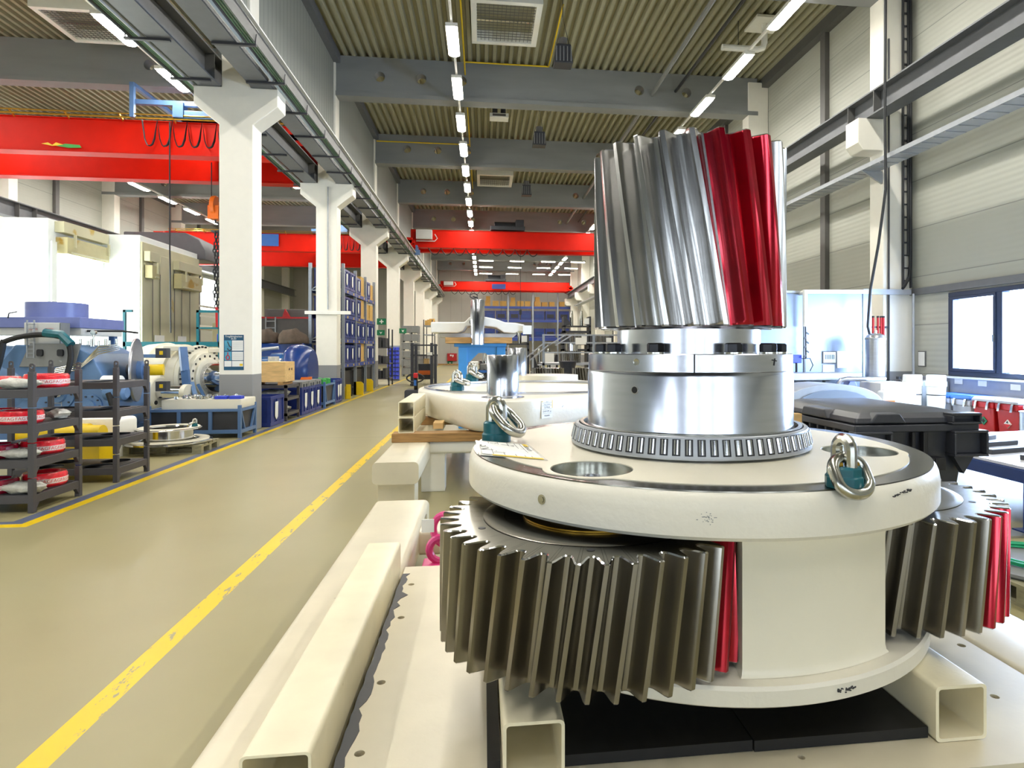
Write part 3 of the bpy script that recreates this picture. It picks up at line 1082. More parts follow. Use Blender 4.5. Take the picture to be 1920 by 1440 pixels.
# ================================================================ FOREGROUND: PLANET CARRIER ON ITS WORK FRAME
CX, CY = .935, 2.775
def polar(r, a):
    return (CX + r * cos(a), CY + r * sin(a))

# --- the white work frame
TZ = .411
t = thing('work_stand', 'low scuffed white steel work frame carrying the planet carrier with the red marked gears', 'work frame', (.83, 3.4, 0))
def rbeam(x0, x1, y0, y1, z0, z1, r=.045):
    return MB().prism(rr(x0, z0, x1, z1, r, 4), y0, y1, 'XZ')
rbeam(-.915, -.46, 1.3, 5.43, .19, TZ).build('side_beam', M['frame_white'], t)
rbeam(2.13, 2.58, 1.3, 5.43, .19, TZ).build('side_beam', M['frame_white'], t)
for y0 in (4.6,):
    MB().prism(rr(y0, .2, y0 + .3, .38, .03, 3), -.46, 2.13, 'YZ').build('cross_beam', M['frame_white'], t)
hl = []
for x in (-.392, 2.07):
    for y in (2.05, 2.477, 3.065, 3.49):
        hl.append(circ(x, y, .017, 12))
hl += [circ(1.888, 2.097, .016, 12), circ(1.0, 1.86, .012, 10)]
MB().prism([(-.458, 1.75), (2.128, 1.75), (2.128, 3.775), (-.458, 3.775)], .375, .409, 'XY', holes=hl).build('top_plate', M['frame_white'], t)
u = MB().box(-.458, 1.78, .19, 2.128, 3.75, .36)
u.build('under_tray', M['dark'], t)
for x in (-.85, 2.2):
    for y in (1.5, 4.95):
        MB().box(x, y, 0, x + .32, y + .3, .2).build('leg', M['frame_white'], t, bevel=.01)
MB().box(-.462, 5.0, .28, -.452, 5.12, .37).cyl((-.455, 5.06, .30), (-.41, 5.06, .30), .018, 8).build('anchor_plate', M['zinc'], t)
P = [(-.455 + rnd.uniform(-.008, .0), 1.9 + .045 * i) for i in range(40)]
P += [(-.445 + rnd.uniform(0, .03) * (1 + (i % 7 == 0)), 1.9 + .045 * (39 - i)) for i in range(40)]
MB().prism(P, .4085, .4115, 'XY').build('dirt_seam', M['dark'], t)

def square_tube(x0, x1, y0, y1, z0, lb, w=.008, m='ivory'):
    h = x1 - x0
    mb = MB().prism(rr(x0, z0, x1, z0 + h, .016, 3), y0, y1, 'XZ', holes=[rr(x0 + w, z0 + w, x1 - w, z0 + h - w, .010, 3)])
    return single(mb, 'square_tube', M[m], lb, 'steel tube')
square_tube(-.655, -.468, 1.775, 3.64, TZ, 'long ivory square steel tube lying on the frame seam beside the bolt holes')
square_tube(.058, .242, 1.842, 3.72, TZ, 'ivory square tube with stained open end under the front of the planet carrier', .010)
square_tube(1.472, 1.655, 1.871, 3.6, TZ, 'ivory square tube with open end under the carrier on the window side', .011)
mt = MB().box(.012, 1.905, TZ, .052, 3.2, TZ + .035)
mt.box(.248, 1.905, TZ, .858, 3.4, TZ + .035).box(.862, 1.9, TZ, 1.466, 3.4, TZ + .035)
single(mt, 'rubber_mat', M['rubber'], 'thick black rubber mat lying under the planet carrier between the square tubes', 'mat')

# --- carrier body
t = thing('planet_carrier', 'cream painted planet carrier, two thick discs joined by webs, holding large grey gears', 'gearbox carrier', (CX, CY, .5926))
H1, H2 = (.389, 2.218), (1.586, 2.47)
H3 = polar(.77, R(102))
up = MB().lathe([(0, 1.117), (.985, 1.117), (.997, 1.13), (.997, 1.205), (.992, 1.235), (.985, 1.252), (.976, 1.262), (0, 1.262)], (CX, CY, 0), 144)
upo = up.build('upper_disc', [M['cream_rough']], t)
c = MB()
for h in (H1, H2, H3):
    c.cyl((h[0], h[1], 1.238), (h[0], h[1], 1.4), .148, 40)
cut(upo, c)
def polar_union(r0, discs, rmax, n=220):
    P = []
    for i in range(n):
        a = 2 * pi * i / n
        r = r0
        for (hx, hy), hr in discs:
            dx, dy = hx - CX, hy - CY
            pr_ = dx * cos(a) + dy * sin(a)
            q2 = dx * dx + dy * dy - pr_ * pr_
            if q2 < hr * hr and pr_ > 0:
                r = max(r, pr_ + math.sqrt(hr * hr - q2))
        P.append(polar(min(r, rmax), a))
    return P
MB().lathe([(.86, 1.2625), (.976, 1.2625), (.9755, 1.2665), (.86, 1.2665)], (CX, CY, 0), 144, closed=True).build('machined_rim', M['gearface'], t)
rimo = [o for o in t.children if o.name.startswith('machined_rim')][0]
c = MB()
for h in (H1, H2, H3):
    c.cyl((h[0], h[1], 1.2), (h[0], h[1], 1.4), .150, 40)
cut(rimo, c)
pf = polar_union(.893, [(H1, .178), (H2, .185), (H3, .18)], .945)
MB().prism(pf, 1.262, 1.2695, 'XY', holes=[circ(h[0], h[1], .150, 40) for h in (H1, H2, H3)]).build('painted_face', M['cream'], t)
for h in (H1, H2):
    MB().lathe([(0, 1.241), (.146, 1.241), (.146, 1.2665), (.150, 1.2665), (.150, 1.239), (0, 1.239)], (h[0], h[1], 0), 40, closed=True).build('pin_seat', M['zinc'], t)
    MB().lathe([(.02, 1.2415), (.032, 1.2415), (.032, 1.245), (.02, 1.245)], (h[0], h[1], 0), 20, closed=True).build('centre_mark', M['steel'], t)
MB().lathe([(0, .5926), (.95, .5926), (.964, .603), (.966, .652), (.958, .663), (0, .663)], (CX, CY, 0), 144).build('lower_disc', M['cream_rough'], t)
for a0 in (280, 40, 160):
    P = []
    n = 14
    for i in range(n + 1):
        P.append(polar(.905, R(a0 - 17.8 + 36.5 * i / n)))
    for i in range(n + 1):
        a = R(a0 + 17 - 34 * i / n)
        P.append(polar(.52 - .1 * cos((i / n - .5) * pi), a))
    P = P[::-1] if False else P
    rows = []
    wb = MB()
    levels = [(.664, 1.035), (.672, 1.012), (.69, 1.0), (1.07, 1.0), (1.105, 1.01), (1.117, 1.03)]
    mx, my = sum(p[0] for p in P) / len(P), sum(p[1] for p in P) / len(P)
    for z, k in levels:
        rows.append([wb.v((mx + (x - mx) * k, my + (y - my) * k, z)) for x, y in P])
    for A, B in zip(rows, rows[1:]):
        for i in range(len(P)):
            j = (i + 1) % len(P)
            wb.face([A[i], A[j], B[j], B[i]])
    wb.face(rows[0][::-1])
    wb.face(rows[-1])
    wb.build('web', M['cream'], t, sharp=50)
def rim_at(u, r):
    best = None
    th = math.atan(144 / 1166)
    k = (u - 1050) / 1166
    d = Vector((sin(th) + k * cos(th), cos(th) - k * sin(th)))
    f = -Vector((CX, CY))
    A, B, C_ = d.dot(d), 2 * d.dot(f), f.dot(f) - r * r
    q = (-B - math.sqrt(max(0, B * B - 4 * A * C_))) / (2 * A)
    p = d * q
    return math.atan2(p.y - CY, p.x - CX)
a = rim_at(1016, .997)
n_ = Vector((cos(a), sin(a), 0))
p = Vector((*polar(.995, a), 1.19))
sc = MB().cyl(p, p + n_ * .004, .017, 16).cyl(p + n_ * .004, p + n_ * .006, .011, 6)
sc.build('socket_screw', M['zinc'], t)
# scuffs and stamps on the painted rim
def rim_marks(u, z, r, word, size, name):
    a = rim_at(u, r)
    mb = MB()
    mb.mesh(text_mesh(word), lambda co: (CX + (r + .0012) * cos(a + co.x * size / r), CY + (r + .0012) * sin(a + co.x * size / r), z + co.y * size))
    return mb.build(name, M['ink'], t)
mb = MB()
a = rim_at(1326, .997)
for i in range(30):
    da, dz = rnd.gauss(0, .011), rnd.gauss(0, .010)
    r = .9965
    mb.cbox((CX + r * cos(a + da), CY + r * sin(a + da), 1.188 + dz), (.0022, rnd.uniform(.002, .006), .002), a + da)
mb.build('paint_scuff', M['greengrey'], t)
mb = MB()
a = rim_at(1690, .99)
for i in range(26):
    da = rnd.uniform(-.055, .055)
    r = .9935
    mb.cbox((CX + r * cos(a + da), CY + r * sin(a + da), 1.232 + da * .1 + rnd.gauss(0, .002)), (.004, rnd.uniform(.004, .010), .003), a + da)
mb.build('paint_scuff', M['dark'], t)
mb = MB()
a = rim_at(1590, .966)
for i in range(40):
    da = rnd.uniform(-.045, .045)
    r = .9665
    mb.cbox((CX + r * cos(a + da), CY + r * sin(a + da), .632 + rnd.gauss(0, .003)), (.003, rnd.uniform(.002, .006), .003), a + da)
mb.build('paint_scuff', M['dark'], t)

# --- gears
def gear_profile(N, rt, rroot, tip=.085):
    P = []
    T = []
    p = 2 * pi / N
    h = rt - rroot
    prof = [(-.5, 0), (-.40, .015), (-.335, .10), (-.275, .30), (-.215, .55), (-.16, .80), (-tip - .015, .955), (-tip, 1.0),
            (0, 1.005), (tip, 1.0), (tip + .015, .955), (.16, .80), (.215, .55), (.275, .30), (.335, .10), (.40, .015)]
    for i in range(N):
        for f, k in prof:
            a = (i + f) * p
            P.append(((rroot + h * k) * cos(a), (rroot + h * k) * sin(a)))
            T.append(i)
    return P, T, len(prof)

def offset_in(P, d):
    out = []
    n = len(P)
    for i in range(n):
        a, b = Vector(P[i - 1]), Vector(P[(i + 1) % n])
        e = (b - a).normalized()
        out.append((P[i][0] - e.y * d, P[i][1] + e.x * d))
    return out

def gear(parent, c, N, rt, rroot, z0, z1, twist, phase, red, m_teeth, m_face, bore=0, cham=.004, name='gear_body', slices=9):
    P, T, k = gear_profile(N, rt, rroot)
    Q = offset_in(P, cham)
    body, dye, edge = MB(), MB(), MB()
    lv = [(z0, Q), (z0 + cham, P)] + [(z0 + cham + (z1 - z0 - 2 * cham) * i / slices, P) for i in range(1, slices)] + [(z1 - cham, P), (z1, Q)]
    def pt(z, xy):
        a = phase + twist * (z - z0) / (z1 - z0)
        x, y = xy
        return (c[0] + x * cos(a) - y * sin(a), c[1] + x * sin(a) + y * cos(a), z)
    n = len(P)
    rowsB = [[body.v(pt(z, q)) for q in L] for z, L in lv]
    rowsD = [[dye.v(pt(z, q)) for q in L] if red else None for z, L in lv]
    for li in range(len(lv) - 1):
        edge_row = li in (0, len(lv) - 2)
        for i in range(n):
            j = (i + 1) % n
            isred = T[i] in red and not edge_row
            if isred:
                dye.face([rowsD[li][i], rowsD[li][j], rowsD[li + 1][j], rowsD[li + 1][i]])
            else:
                body.mi = 1 if edge_row else 0
                body.face([rowsB[li][i], rowsB[li][j], rowsB[li + 1][j], rowsB[li + 1][i]])
    body.mi = 2
    if bore:
        for row, z in ((rowsB[0], z0), (rowsB[-1], z1)):
            nn = n
            inner = [body.v((c[0] + bore * cos(phase + 2 * pi * i / n + (twist if z == z1 else 0) - pi / N), c[1] + bore * sin(phase + 2 * pi * i / n + (twist if z == z1 else 0) - pi / N), z)) for i in range(n)]
            for i in range(n):
                j = (i + 1) % n
                body.face([row[i], row[j], inner[j], inner[i]])
    else:
        body.face(rowsB[0][::-1])
        body.face(rowsB[-1])
    g = body.build(name, [m_teeth, M['polished'], m_face], parent, sharp=28)
    if red:
        d = dye.build('marked_teeth', M['dye'], parent, sharp=28, clean=False)
        d['label'] = 'teeth painted with red marking dye'
    return g

def red_range(N, phase, twist, c, lo, hi):
    """teeth whose middle stands between two bearings (degrees) seen from the gear centre"""
    out = []
    p = 2 * pi / N
    for i in range(N):
        a = math.degrees(i * p + phase + twist / 2)
        a = (a + 180) % 360 - 180
        if lo <= a <= hi:
            out.append(i)
    return set(out)

orb = .72
for k, (ang, lb, lo, hi) in enumerate(((222, 'large grey helical planet gear sticking out at the front of the carrier', -50, -24),
                                       (342, 'grey helical planet gear with red dyed teeth on the window side of the carrier', -72, -46))):
    gx, gy = polar(orb, R(ang))
    g = thing('planet_gear', lb, 'gear', (gx, gy, .685), group='planet gears of the carrier')
    N = 42
    tw, ph = .106, .03
    gear(g, (gx, gy), N, .555, .487, .685, 1.088, tw, ph, red_range(N, ph, tw, 0, lo, hi), M['gear'], M['gearface'], bore=.2)
    MB().lathe([(.395, 1.0881), (.400, 1.0895), (.395, 1.091), (.36, 1.091), (.325, 1.0905), (.322, 1.0881)], (gx, gy, 0), 64, closed=True).build('face_ring', M['gearface'], g)
    MB().lathe([(.205, 1.089), (.255, 1.089), (.255, 1.094), (.21, 1.096)], (gx, gy, 0), 48, closed=True).build('bearing_washer', M['brass'], g)
    MB().lathe([(0, .69), (.199, .69), (.199, 1.105), (.17, 1.112), (0, 1.112)], (gx, gy, 0), 48).build('planet_pin', M['dark'], g)
    h = MB()
    for a in (200, 260, 320, 20, 80, 140):
        h.cyl((gx + .43 * cos(R(a)), gy + .43 * sin(R(a)), 1.0885), (gx + .43 * cos(R(a)), gy + .43 * sin(R(a)), 1.0891), .013, 12)
    h.build('threaded_hole', M['black'], g)

# --- output pinion standing on the carrier
t = thing('pinion_shaft', 'tall polished pinion shaft with three red dyed teeth, standing on the planet carrier', 'pinion', (CX, CY, 1.27))
MB().lathe([(0, 1.29), (.47, 1.29), (.468, 1.352), (.462, 1.362), (.459, 1.372), (.459, 1.592), (.455, 1.607), (0, 1.607)], (CX, CY, 0), 128).build('drum', M['steel'], t)
MB().lathe([(.30, 1.6075), (.454, 1.6075), (.456, 1.610), (.456, 1.678), (.453, 1.6815), (.30, 1.6815)], (CX, CY, 0), 128, closed=True).build('clamp_ring', M['steel'], t)
MB().lathe([(0, 1.60), (.322, 1.60), (.322, 1.785), (.345, 1.795), (0, 1.795)], (CX, CY, 0), 96).build('neck', M['steel'], t)
N, tw, ph = 23, -.32, .10
gear(t, (CX, CY), N, .430, .360, 1.793, 2.578, tw, ph, red_range(N, ph, tw, 0, -92, -42), M['pinion'], M['pinion'], cham=.006, name='pinion_teeth', slices=14)
a = rim_at(1302, .456)
MB().cbox((CX + .4558 * cos(a), CY + .4558 * sin(a), 1.6445), (.003, .006, .073), a).build('ring_split', M['black'], t)
a = rim_at(1190, .459)
n_ = Vector((cos(a), sin(a), 0))
q = Vector((*polar(.459, a), 1.536))
MB().cyl(q - n_ * .002, q + n_ * .0006, .0135, 16).build('oil_hole', M['black'], t)
MB().lathe([(.0135, 0), (.017, 0), (.017, .0012), (.0135, .0012)], q, 20, n_, closed=True).build('hole_rim', M['polished'], t)
a = rim_at(1193, .456)
n_ = Vector((cos(a), sin(a), 0))
q = Vector((*polar(.456, a), 1.649))
MB().lathe([(0, 0), (.014, 0), (.013, .002), (.009, .001), (0, .001)], q, 18, n_).build('plug', M['zinc'], t)
a = rim_at(1452, .456)
k = MB()
e = Vector((-sin(a), cos(a), 0))
q = Vector((*polar(.4572, a), 1.653))
k.bar(q - e * .016 + Vector((0, 0, .004)), q + e * .014, .002, .004).bar(q + e * .003 + Vector((0, 0, .010)), q - e * .004 - Vector((0, 0, .018)), .002, .004)
k.build('marker_cross', M['ink'], t)
def hexbolt(a, r=.395):
    x, y = polar(r, a)
    b = MB().cyl((x, y, 1.6885), (x, y, 1.722), .036, 6)
    b.cyl((x, y, 1.722), (x, y, 1.726), .034, 24, .029)
    return b, MB().cyl((x, y, 1.6815), (x, y, 1.6885), .037, 24)
for a in [R(-108.4 + d) for d in (-78, -53, -19, 27, 56, 82, 115, 150, 180, 212, 240, 258)]:
    b, w = hexbolt(a)
    bo = b.build('hex_bolt', M['blackox'], t, bevel=.002)
    w.build('washer', M['zinc'], bo)

# --- tapered roller bearing lying around the drum foot
t = thing('roller_bearing', 'wide tapered roller bearing ring with steel rollers around the foot of the pinion', 'bearing', (CX, CY, 1.27))
MB().lathe([(.474, 1.272), (.495, 1.272), (.495, 1.371), (.478, 1.371)], (CX, CY, 0), 128, closed=True).build('inner_ring', M['zinc'], t)
MB().lathe([(.503, 1.280), (.5335, 1.280), (.5345, 1.287), (.517, 1.364), (.513, 1.367), (.500, 1.367), (.500, 1.36), (.503, 1.30)], (CX, CY, 0), 128, closed=True).build('cage', M['galv'], t)
NR = 70
for i in range(NR):
    a = 2 * pi * i / NR
    p0, p1 = Vector((*polar(.525, a), 1.298)), Vector((*polar(.5125, a), 1.354))
    if i == 0:
        rl = MB().cyl(Vector((.5255, 0, 1.299)), Vector((.5135, 0, 1.353)), .0125, 12)
        rl.mi = 1
        rl.bar(Vector((.530, 0, 1.2945)), Vector((.5165, 0, 1.3565)), .0305, .003, up=(0, 1, 0)) if False else rl.hexa([(.5325, -.0155, 1.2955), (.5335, -.0155, 1.2955), (.5335, .0155, 1.2955), (.5325, .0155, 1.2955), (.5185, -.0155, 1.3575), (.5195, -.0155, 1.3575), (.5195, .0155, 1.3575), (.5185, .0155, 1.3575)])
        r0 = rl.build('roller', [M['polished'], M['black']])
        r0.data.transform(Matrix.Translation((0, 0, -1.27)))
        fr = MB()
        nrm = Vector((.0777, 0, .0175)).normalized()
        for s_ in (-1, 1):
            pass
        r0.parent = t
        first = r0
    else:
        r1 = first.copy()
        COL.objects.link(r1)
        r1.rotation_euler = (0, 0, a)

# --- lifting points
def lifting_point(loc, face, lb, tilt=55, scale=1.0, high=0.0, group=None, wv=.048, hv=.034):
    """base bush, swivel neck and a big oval link lying over towards `face` (radians)"""
    x, y, z = loc
    t = thing('lifting_point', lb, 'lifting eye', loc, group=group)
    S = scale
    f = Vector((cos(face), sin(face), 0))
    sdir = Vector((-sin(face), cos(face), 0))
    MB().lathe([(0, 0), (.052 * S, 0), (.052 * S, .03 * S), (.047 * S, .034 * S), (.047 * S, (.055 + high) * S), (.04 * S, (.062 + high) * S), (0, (.062 + high) * S)], loc, 8 if high == 0 else 24).build('base', M['teal'], t, bevel=.003)
    top = Vector(loc) + Vector((0, 0, (.06 + high) * S))
    nk = MB()
    P = []
    for i in range(13):
        an = pi * i / 12
        P.append(top + f * (.026 * S * cos(an)) + Vector((0, 0, .045 * S + .03 * S * sin(an))))
    P = [top + f * .026 * S] + P + [top - f * .026 * S]
    nk.tube(P, .017 * S, 10, flat=1.0)
    nk.build('swivel_eye', M['zinc'], t)
    piv = top + Vector((0, 0, (.022 if high == 0 else .05) * S))
    tl = R(tilt)
    d = f * sin(tl) - Vector((0, 0, 1)) * cos(tl)
    w, h, r = wv * S, hv * S, .0165 * S
    P = []
    for i in range(36):
        an = 2 * pi * i / 36
        cx_ = w * cos(an)
        cy_ = h * sin(an) + (.014 * S if sin(an) > 0 else -.014 * S)
        P.append(piv + d * (cy_ + h + .012 * S) + sdir * cx_)
    MB().tube(P, r, 12, closed=True).build('link_ring', M['zinc'], t)
    for s_ in (-1, 1):
        q = piv + sdir * s_ * .034 * S + d * .02 * S
        MB().cyl(q - sdir * s_ * .012 * S, q + sdir * s_ * .006 * S, .012 * S, 10).build('retaining_stud', M['brass'], t)
    return t

lifting_point((1.128, 1.835, 1.2668), R(-78), 'steel lifting link on a teal base hanging over the front rim of the planet carrier', tilt=30, scale=1.12, wv=.052, hv=.04)
lifting_point((.062, 2.93, 1.2668), R(-35), 'steel lifting link on a teal bush beside the paper tag on the planet carrier', tilt=48, scale=1.3, high=.014, wv=.048, hv=.052)

# --- paper tag in a plastic sleeve on the carrier rim
t = thing('paper_tag', 'handwritten paper tag in a clear sleeve lying on the planet carrier rim', 'label', (.2, 2.6, 1.27))
TC = [Vector(p) for p in ((-.012, 2.56, 1.2725), (.240, 2.40, 1.2725), (.19, 2.69, 1.288), (-.03, 2.76, 1.299))]   # near left, near right, far right, far left
def tp(u, v, z=0.0):
    v = v + .5
    return (TC[0] * (1 - u) + TC[1] * u) * (1 - v) + (TC[3] * (1 - u) + TC[2] * u) * v + Vector((0, 0, z))
def tagquad(u0, u1, v0, v1, z):
    return [tp(u0, v0, z), tp(u1, v0, z), tp(u1, v1, z), tp(u0, v1, z)]
MB().hexa(tagquad(-.02, 1.03, -.53, .53, -.003) + tagquad(-.02, 1.03, -.53, .53, -.0005)).build('sleeve', M['film'], t)
MB().hexa(tagquad(.04, .97, -.45, .45, .0003) + tagquad(.04, .97, -.45, .45, .001)).build('sheet', M['paper'], t)
mb = MB()
for u0 in (.22, .40, .58, .72, .82):
    mb.hexa(tagquad(u0, u0 + .008, -.45, .45, .0011) + tagquad(u0, u0 + .008, -.45, .45, .0018))
LW = .28
for word, u0, v0, sz in (('SN', .13, 0, .085), ('2-1', .31, -.2, .06), ('XYZ', .31, .2, .055), ('0.85X', .49, 0, .075), ('Planetenträger', .65, 0, .03), ('1. Stufe', .77, -.1, .04), ('Bosch', .91, .15, .04)):
    mb.mesh(text_mesh(word), lambda co: tp(u0 + co.y * sz / LW, v0 - co.x * sz / LW, .0016))
mb.build('handwriting', M['ink'], t)
mb = MB()
mb.hexa(tagquad(.2, .97, -.53, -.46, .0012) + tagquad(.2, .97, -.53, -.46, .0025))
mb.hexa(tagquad(.88, .96, .3, .45, .0012) + tagquad(.88, .96, .3, .45, .0025))
mb.build('yellow_stripe', M['yellow'], t)

# --- pink shackle hanging at the inner side of the frame beam
t = thing('lifting_shackle', 'bright pink lifting shackle at the inner side of the frame beam behind the front gear', 'shackle', (-.27, 4.2, .2))
MB().box(-.40, 4.12, .20, -.14, 4.3, .285).build('base', M['pink'], t, bevel=.01)
MB().tube([(-.27 + .085 * cos(a), 4.2, .37 + .08 * sin(a)) for a in [2 * pi * i / 20 for i in range(20)]], .026, 8, closed=True).build('eye', M['pink'], t)
MB().tube([(-.25 + .08 * cos(a), 4.2 - .03 * cos(a), .50 + .10 * sin(a)) for a in [2 * pi * i / 20 for i in range(20)]], .024, 8, closed=True).build('bow', M['pink'], t)
MB().box(-.40, 4.15, .50, -.32, 4.16, .585).build('hang_tag', M['paper'], t)
# ================================================================ SECOND HOUSING, STAND AND TRUCKS IN THE AISLE
t = thing('work_stand', 'second white steel frame behind, carrying timbers and the big cream housing', 'work frame', (.8, 8.5, 0))
for x0, x1 in ((-1.07, -.626), (2.3, 2.744)):
    MB().prism(rr(x0, .385, x1, .60, .045, 4), 6.2, 11.6, 'XZ').build('side_beam', M['frame_white'], t)
MB().prism(rr(7.53, .455, 7.80, .598, .03, 3), -.63, 2.3, 'YZ').build('cross_beam', M['white'], t)
for x, y in ((-.735, 7.555), (2.35, 7.555)):
    MB().box(x, y, 0, x + .28, y + .26, .46).build('leg', M['greengrey'] if False else M['white'], t, bevel=.008)
for x in (-1.03, 2.35):
    MB().box(x, 6.28, 0, x + .36, 6.6, .39).build('leg', M['frame_white'], t, bevel=.008)
single(MB().box(-1.07, 7.5, .60, 2.4, 7.74, .705), 'timber', M['plank'], 'rough timber plank across the second white frame, its end by the stacked tubes', 'timber', bevel=.006)
single(MB().box(-.9, 9.2, .60, 2.4, 9.44, .705), 'timber', M['plank'], 'rear timber plank under the big cream housing', 'timber', bevel=.006)
single(MB().box(-.62, 7.9, .705, -.5, 8.2, .78), 'wood_block', M['ply'], 'small pale wood block on the plank beside the stacked square tubes', 'wood block')
for k in range(2):
    z0 = .705 + k * .186
    mb = MB().prism(rr(-1.0, z0, -.815, z0 + .185, .014, 3), 7.55, 9.0, 'XZ', holes=[rr(-.99, z0 + .01, -.825, z0 + .175, .01, 3)])
    single(mb, 'square_tube', M['ivory'], 'ivory square tube, %s of the two stacked on the timber plank' % ('lower' if k == 0 else 'upper'), 'steel tube')

# big cream torque arm housing
def hull(P):
    P = sorted(set(P))
    def half(Q):
        H = []
        for p in Q:
            while len(H) >= 2 and (H[-1][0] - H[-2][0]) * (p[1] - H[-2][1]) - (H[-1][1] - H[-2][1]) * (p[0] - H[-2][0]) <= 0:
                H.pop()
            H.append(p)
        return H
    a, b = half(P), half(P[::-1])
    return a[:-1] + b[:-1]
MCX, MCY = .75, 9.9
HP = hull(circ(MCX, MCY, 1.75, 96) + circ(.26, 7.80, .54, 48) + circ(1.25, 12.2, .54, 48))
t = thing('gearbox_housing', 'big round cream gearbox housing with a steel pipe, lying on timbers behind the planet carrier', 'gearbox housing', (MCX, MCY, .705))
rows = []
mb = MB()
mx, my = MCX, MCY
for z, k in ((.705, .93), (.73, .965), (.77, .985), (.83, .995), (1.06, 1.0), (1.085, .996), (1.10, .985)):
    rows.append([mb.v((mx + (x - mx) * k, my + (y - my) * k, z)) for x, y in HP])
for A, B in zip(rows, rows[1:]):
    for i in range(len(HP)):
        j = (i + 1) % len(HP)
        mb.face([A[i], A[j], B[j], B[i]])
mb.face(rows[0][::-1])
mb.face(rows[-1])
ho = mb.build('housing_body', [M['cream_rough']], t, sharp=45)
cut(ho, MB().cyl((MCX, MCY, 1.02), (MCX, MCY, 1.3), 1.56, 96))
MB().lathe([(1.56, 1.09), (1.66, 1.09), (1.66, 1.128), (1.60, 1.128), (1.60, 1.11), (1.56, 1.11)], (MCX, MCY, 0), 96, closed=True).build('machined_rim', M['steel'], t)
MB().prism(circ(MCX, MCY, 1.52, 80), 1.02, 1.085, 'XY').build('inner_disc', M['cream'], t)
MB().lathe([(0, 1.0855), (.285, 1.0855), (.27, 1.103), (0, 1.103)], (.245, 7.86, 0), 48).build('pin_collar', M['gearface'], t)
MB().prism(circ(1.25, 12.15, .60, 48), 1.06, 1.2, 'XY').build('rear_boss', M['cream'], t)
for x, y, lb in ((.245, 7.86, 'short polished steel pipe standing upright in the front lug of the cream housing'), (.66, 12.25, 'polished steel pipe half hidden behind the front pipe of the cream housing')):
    mb = MB().lathe([(.13, 1.1035), (.2, 1.1035), (.2, 1.62), (.194, 1.63), (.14, 1.63), (.13, 1.62)], (x, y, .1 if y > 9 else 0), 56, closed=True)
    single(mb, 'steel_pipe', M['steel'], lb, 'steel pipe')
# tag on the flank
best = None
for i in range(len(HP)):
    a, b = Vector(HP[i]), Vector(HP[(i + 1) % len(HP)])
    for s_ in [k / 20 for k in range(20)]:
        q = a.lerp(b, s_)
        if q.y < MCY:
            d = abs(q.x / q.y - .1035)
            if best is None or d < best[0]:
                best = (d, q, (b - a).normalized())
q, ux = best[1], best[2]
if ux.x < 0:
    ux = -ux
nrm = Vector((ux.y, -ux.x))
tg = thing('paper_tag', 'upright paper tag with handwriting stuck to the flank of the cream housing', 'label', (q.x, q.y, .86))
def plate3(mb, q, ux, nrm, x0, x1, z0, z1, d0, d1):
    U, Nn = Vector((ux.x, ux.y, 0)), Vector((nrm.x, nrm.y, 0))
    P = Vector((q.x, q.y, 0))
    f = lambda a, z, d: P + U * a + Nn * d + Vector((0, 0, z))
    return mb.hexa([f(x0, z0, d0), f(x1, z0, d0), f(x1, z0, d1), f(x0, z0, d1), f(x0, z1, d0), f(x1, z1, d0), f(x1, z1, d1), f(x0, z1, d1)])
plate3(MB(), q, ux, nrm, -.1, .1, .865, 1.08, .002, .006).build('sheet', M['paper'], tg)
mb = MB()
U3, N3 = Vector((ux.x, ux.y, 0)), Vector((nrm.x, nrm.y, 0))
for word, z, s_ in (('Bosch', 1.062, .016), ('Planet. Gehäuse', 1.03, .018), ('G-Flanz', .995, .034), ('EWP-PP au', .945, .034), ('P0004801', .893, .026)):
    Q = Vector((q.x, q.y, z))
    mb.mesh(text_mesh(word), lambda co: Q + U3 * co.x * s_ + Vector((0, 0, co.y * s_)) + N3 * .0068)
for z in (1.048, 1.016, .972, .920):
    plate3(mb, q, ux, nrm, -.095, .085, z, z + .002, .006, .0066)
mb.build('handwriting', M['ink'], tg)
mb = MB()
plate3(mb, q, ux, nrm, .09, .1, .98, 1.08, .006, .0075)
plate3(mb, q, ux, nrm, -.095, -.08, 1.06, 1.075, .006, .0075)
mb.build('yellow_stripe', M['yellow'], tg)
lifting_point((-.36, 8.75, 1.129), R(-20), 'lifting link on a teal base at the aisle side rim of the big cream housing', tilt=70, scale=1.9)
lifting_point((-.2, 11.22, 1.129), R(-25), 'lifting link on a teal base at the back rim of the big cream housing', tilt=62, scale=2.2)
lifting_point((1.9, 8.78, 1.129), R(160), 'lifting link at the rim of the cream housing next to the drum', tilt=62, scale=1.9)

# bright blue stand with the white torque arm
t = thing('blue_stand', 'tall bright blue steel stand with diagonal braces behind the cream housing', 'stand', (-.05, 14, 0))
MB().box(-.62, 13.5, 1.755, .50, 14.6, 1.83).build('top_frame', M['skyblue'], t, bevel=.01)
for x in (-.53, .29):
    for y in (13.55, 14.35):
        MB().box(x, y, 0, x + .19, y + .19, 1.755).build('leg', M['skyblue'], t, bevel=.008)
MB().box(-.34, 13.57, 1.62, .29, 13.67, 1.755).build('rail', M['skyblue'], t)
mb = MB()
mb.prism([(-.34, 1.62), (-.34, 1.42), (-.30, 1.42), (-.10, 1.62)], 13.58, 13.66, 'XZ').prism([(.29, 1.62), (.29, 1.42), (.25, 1.42), (.05, 1.62)], 13.58, 13.66, 'XZ')
mb.build('corner_brace', M['skyblue'], t)
single(MB().box(-.80, 13.4, 1.83, .62, 14.7, 1.955), 'wood_board', M['wood'], 'orange brown wood board on the bright blue stand', 'board', bevel=.008)
t = thing('torque_arm', 'curved white gearbox arm resting on the blue stand, steel pin through its middle', 'gearbox part', (-.05, 14, 1.955))
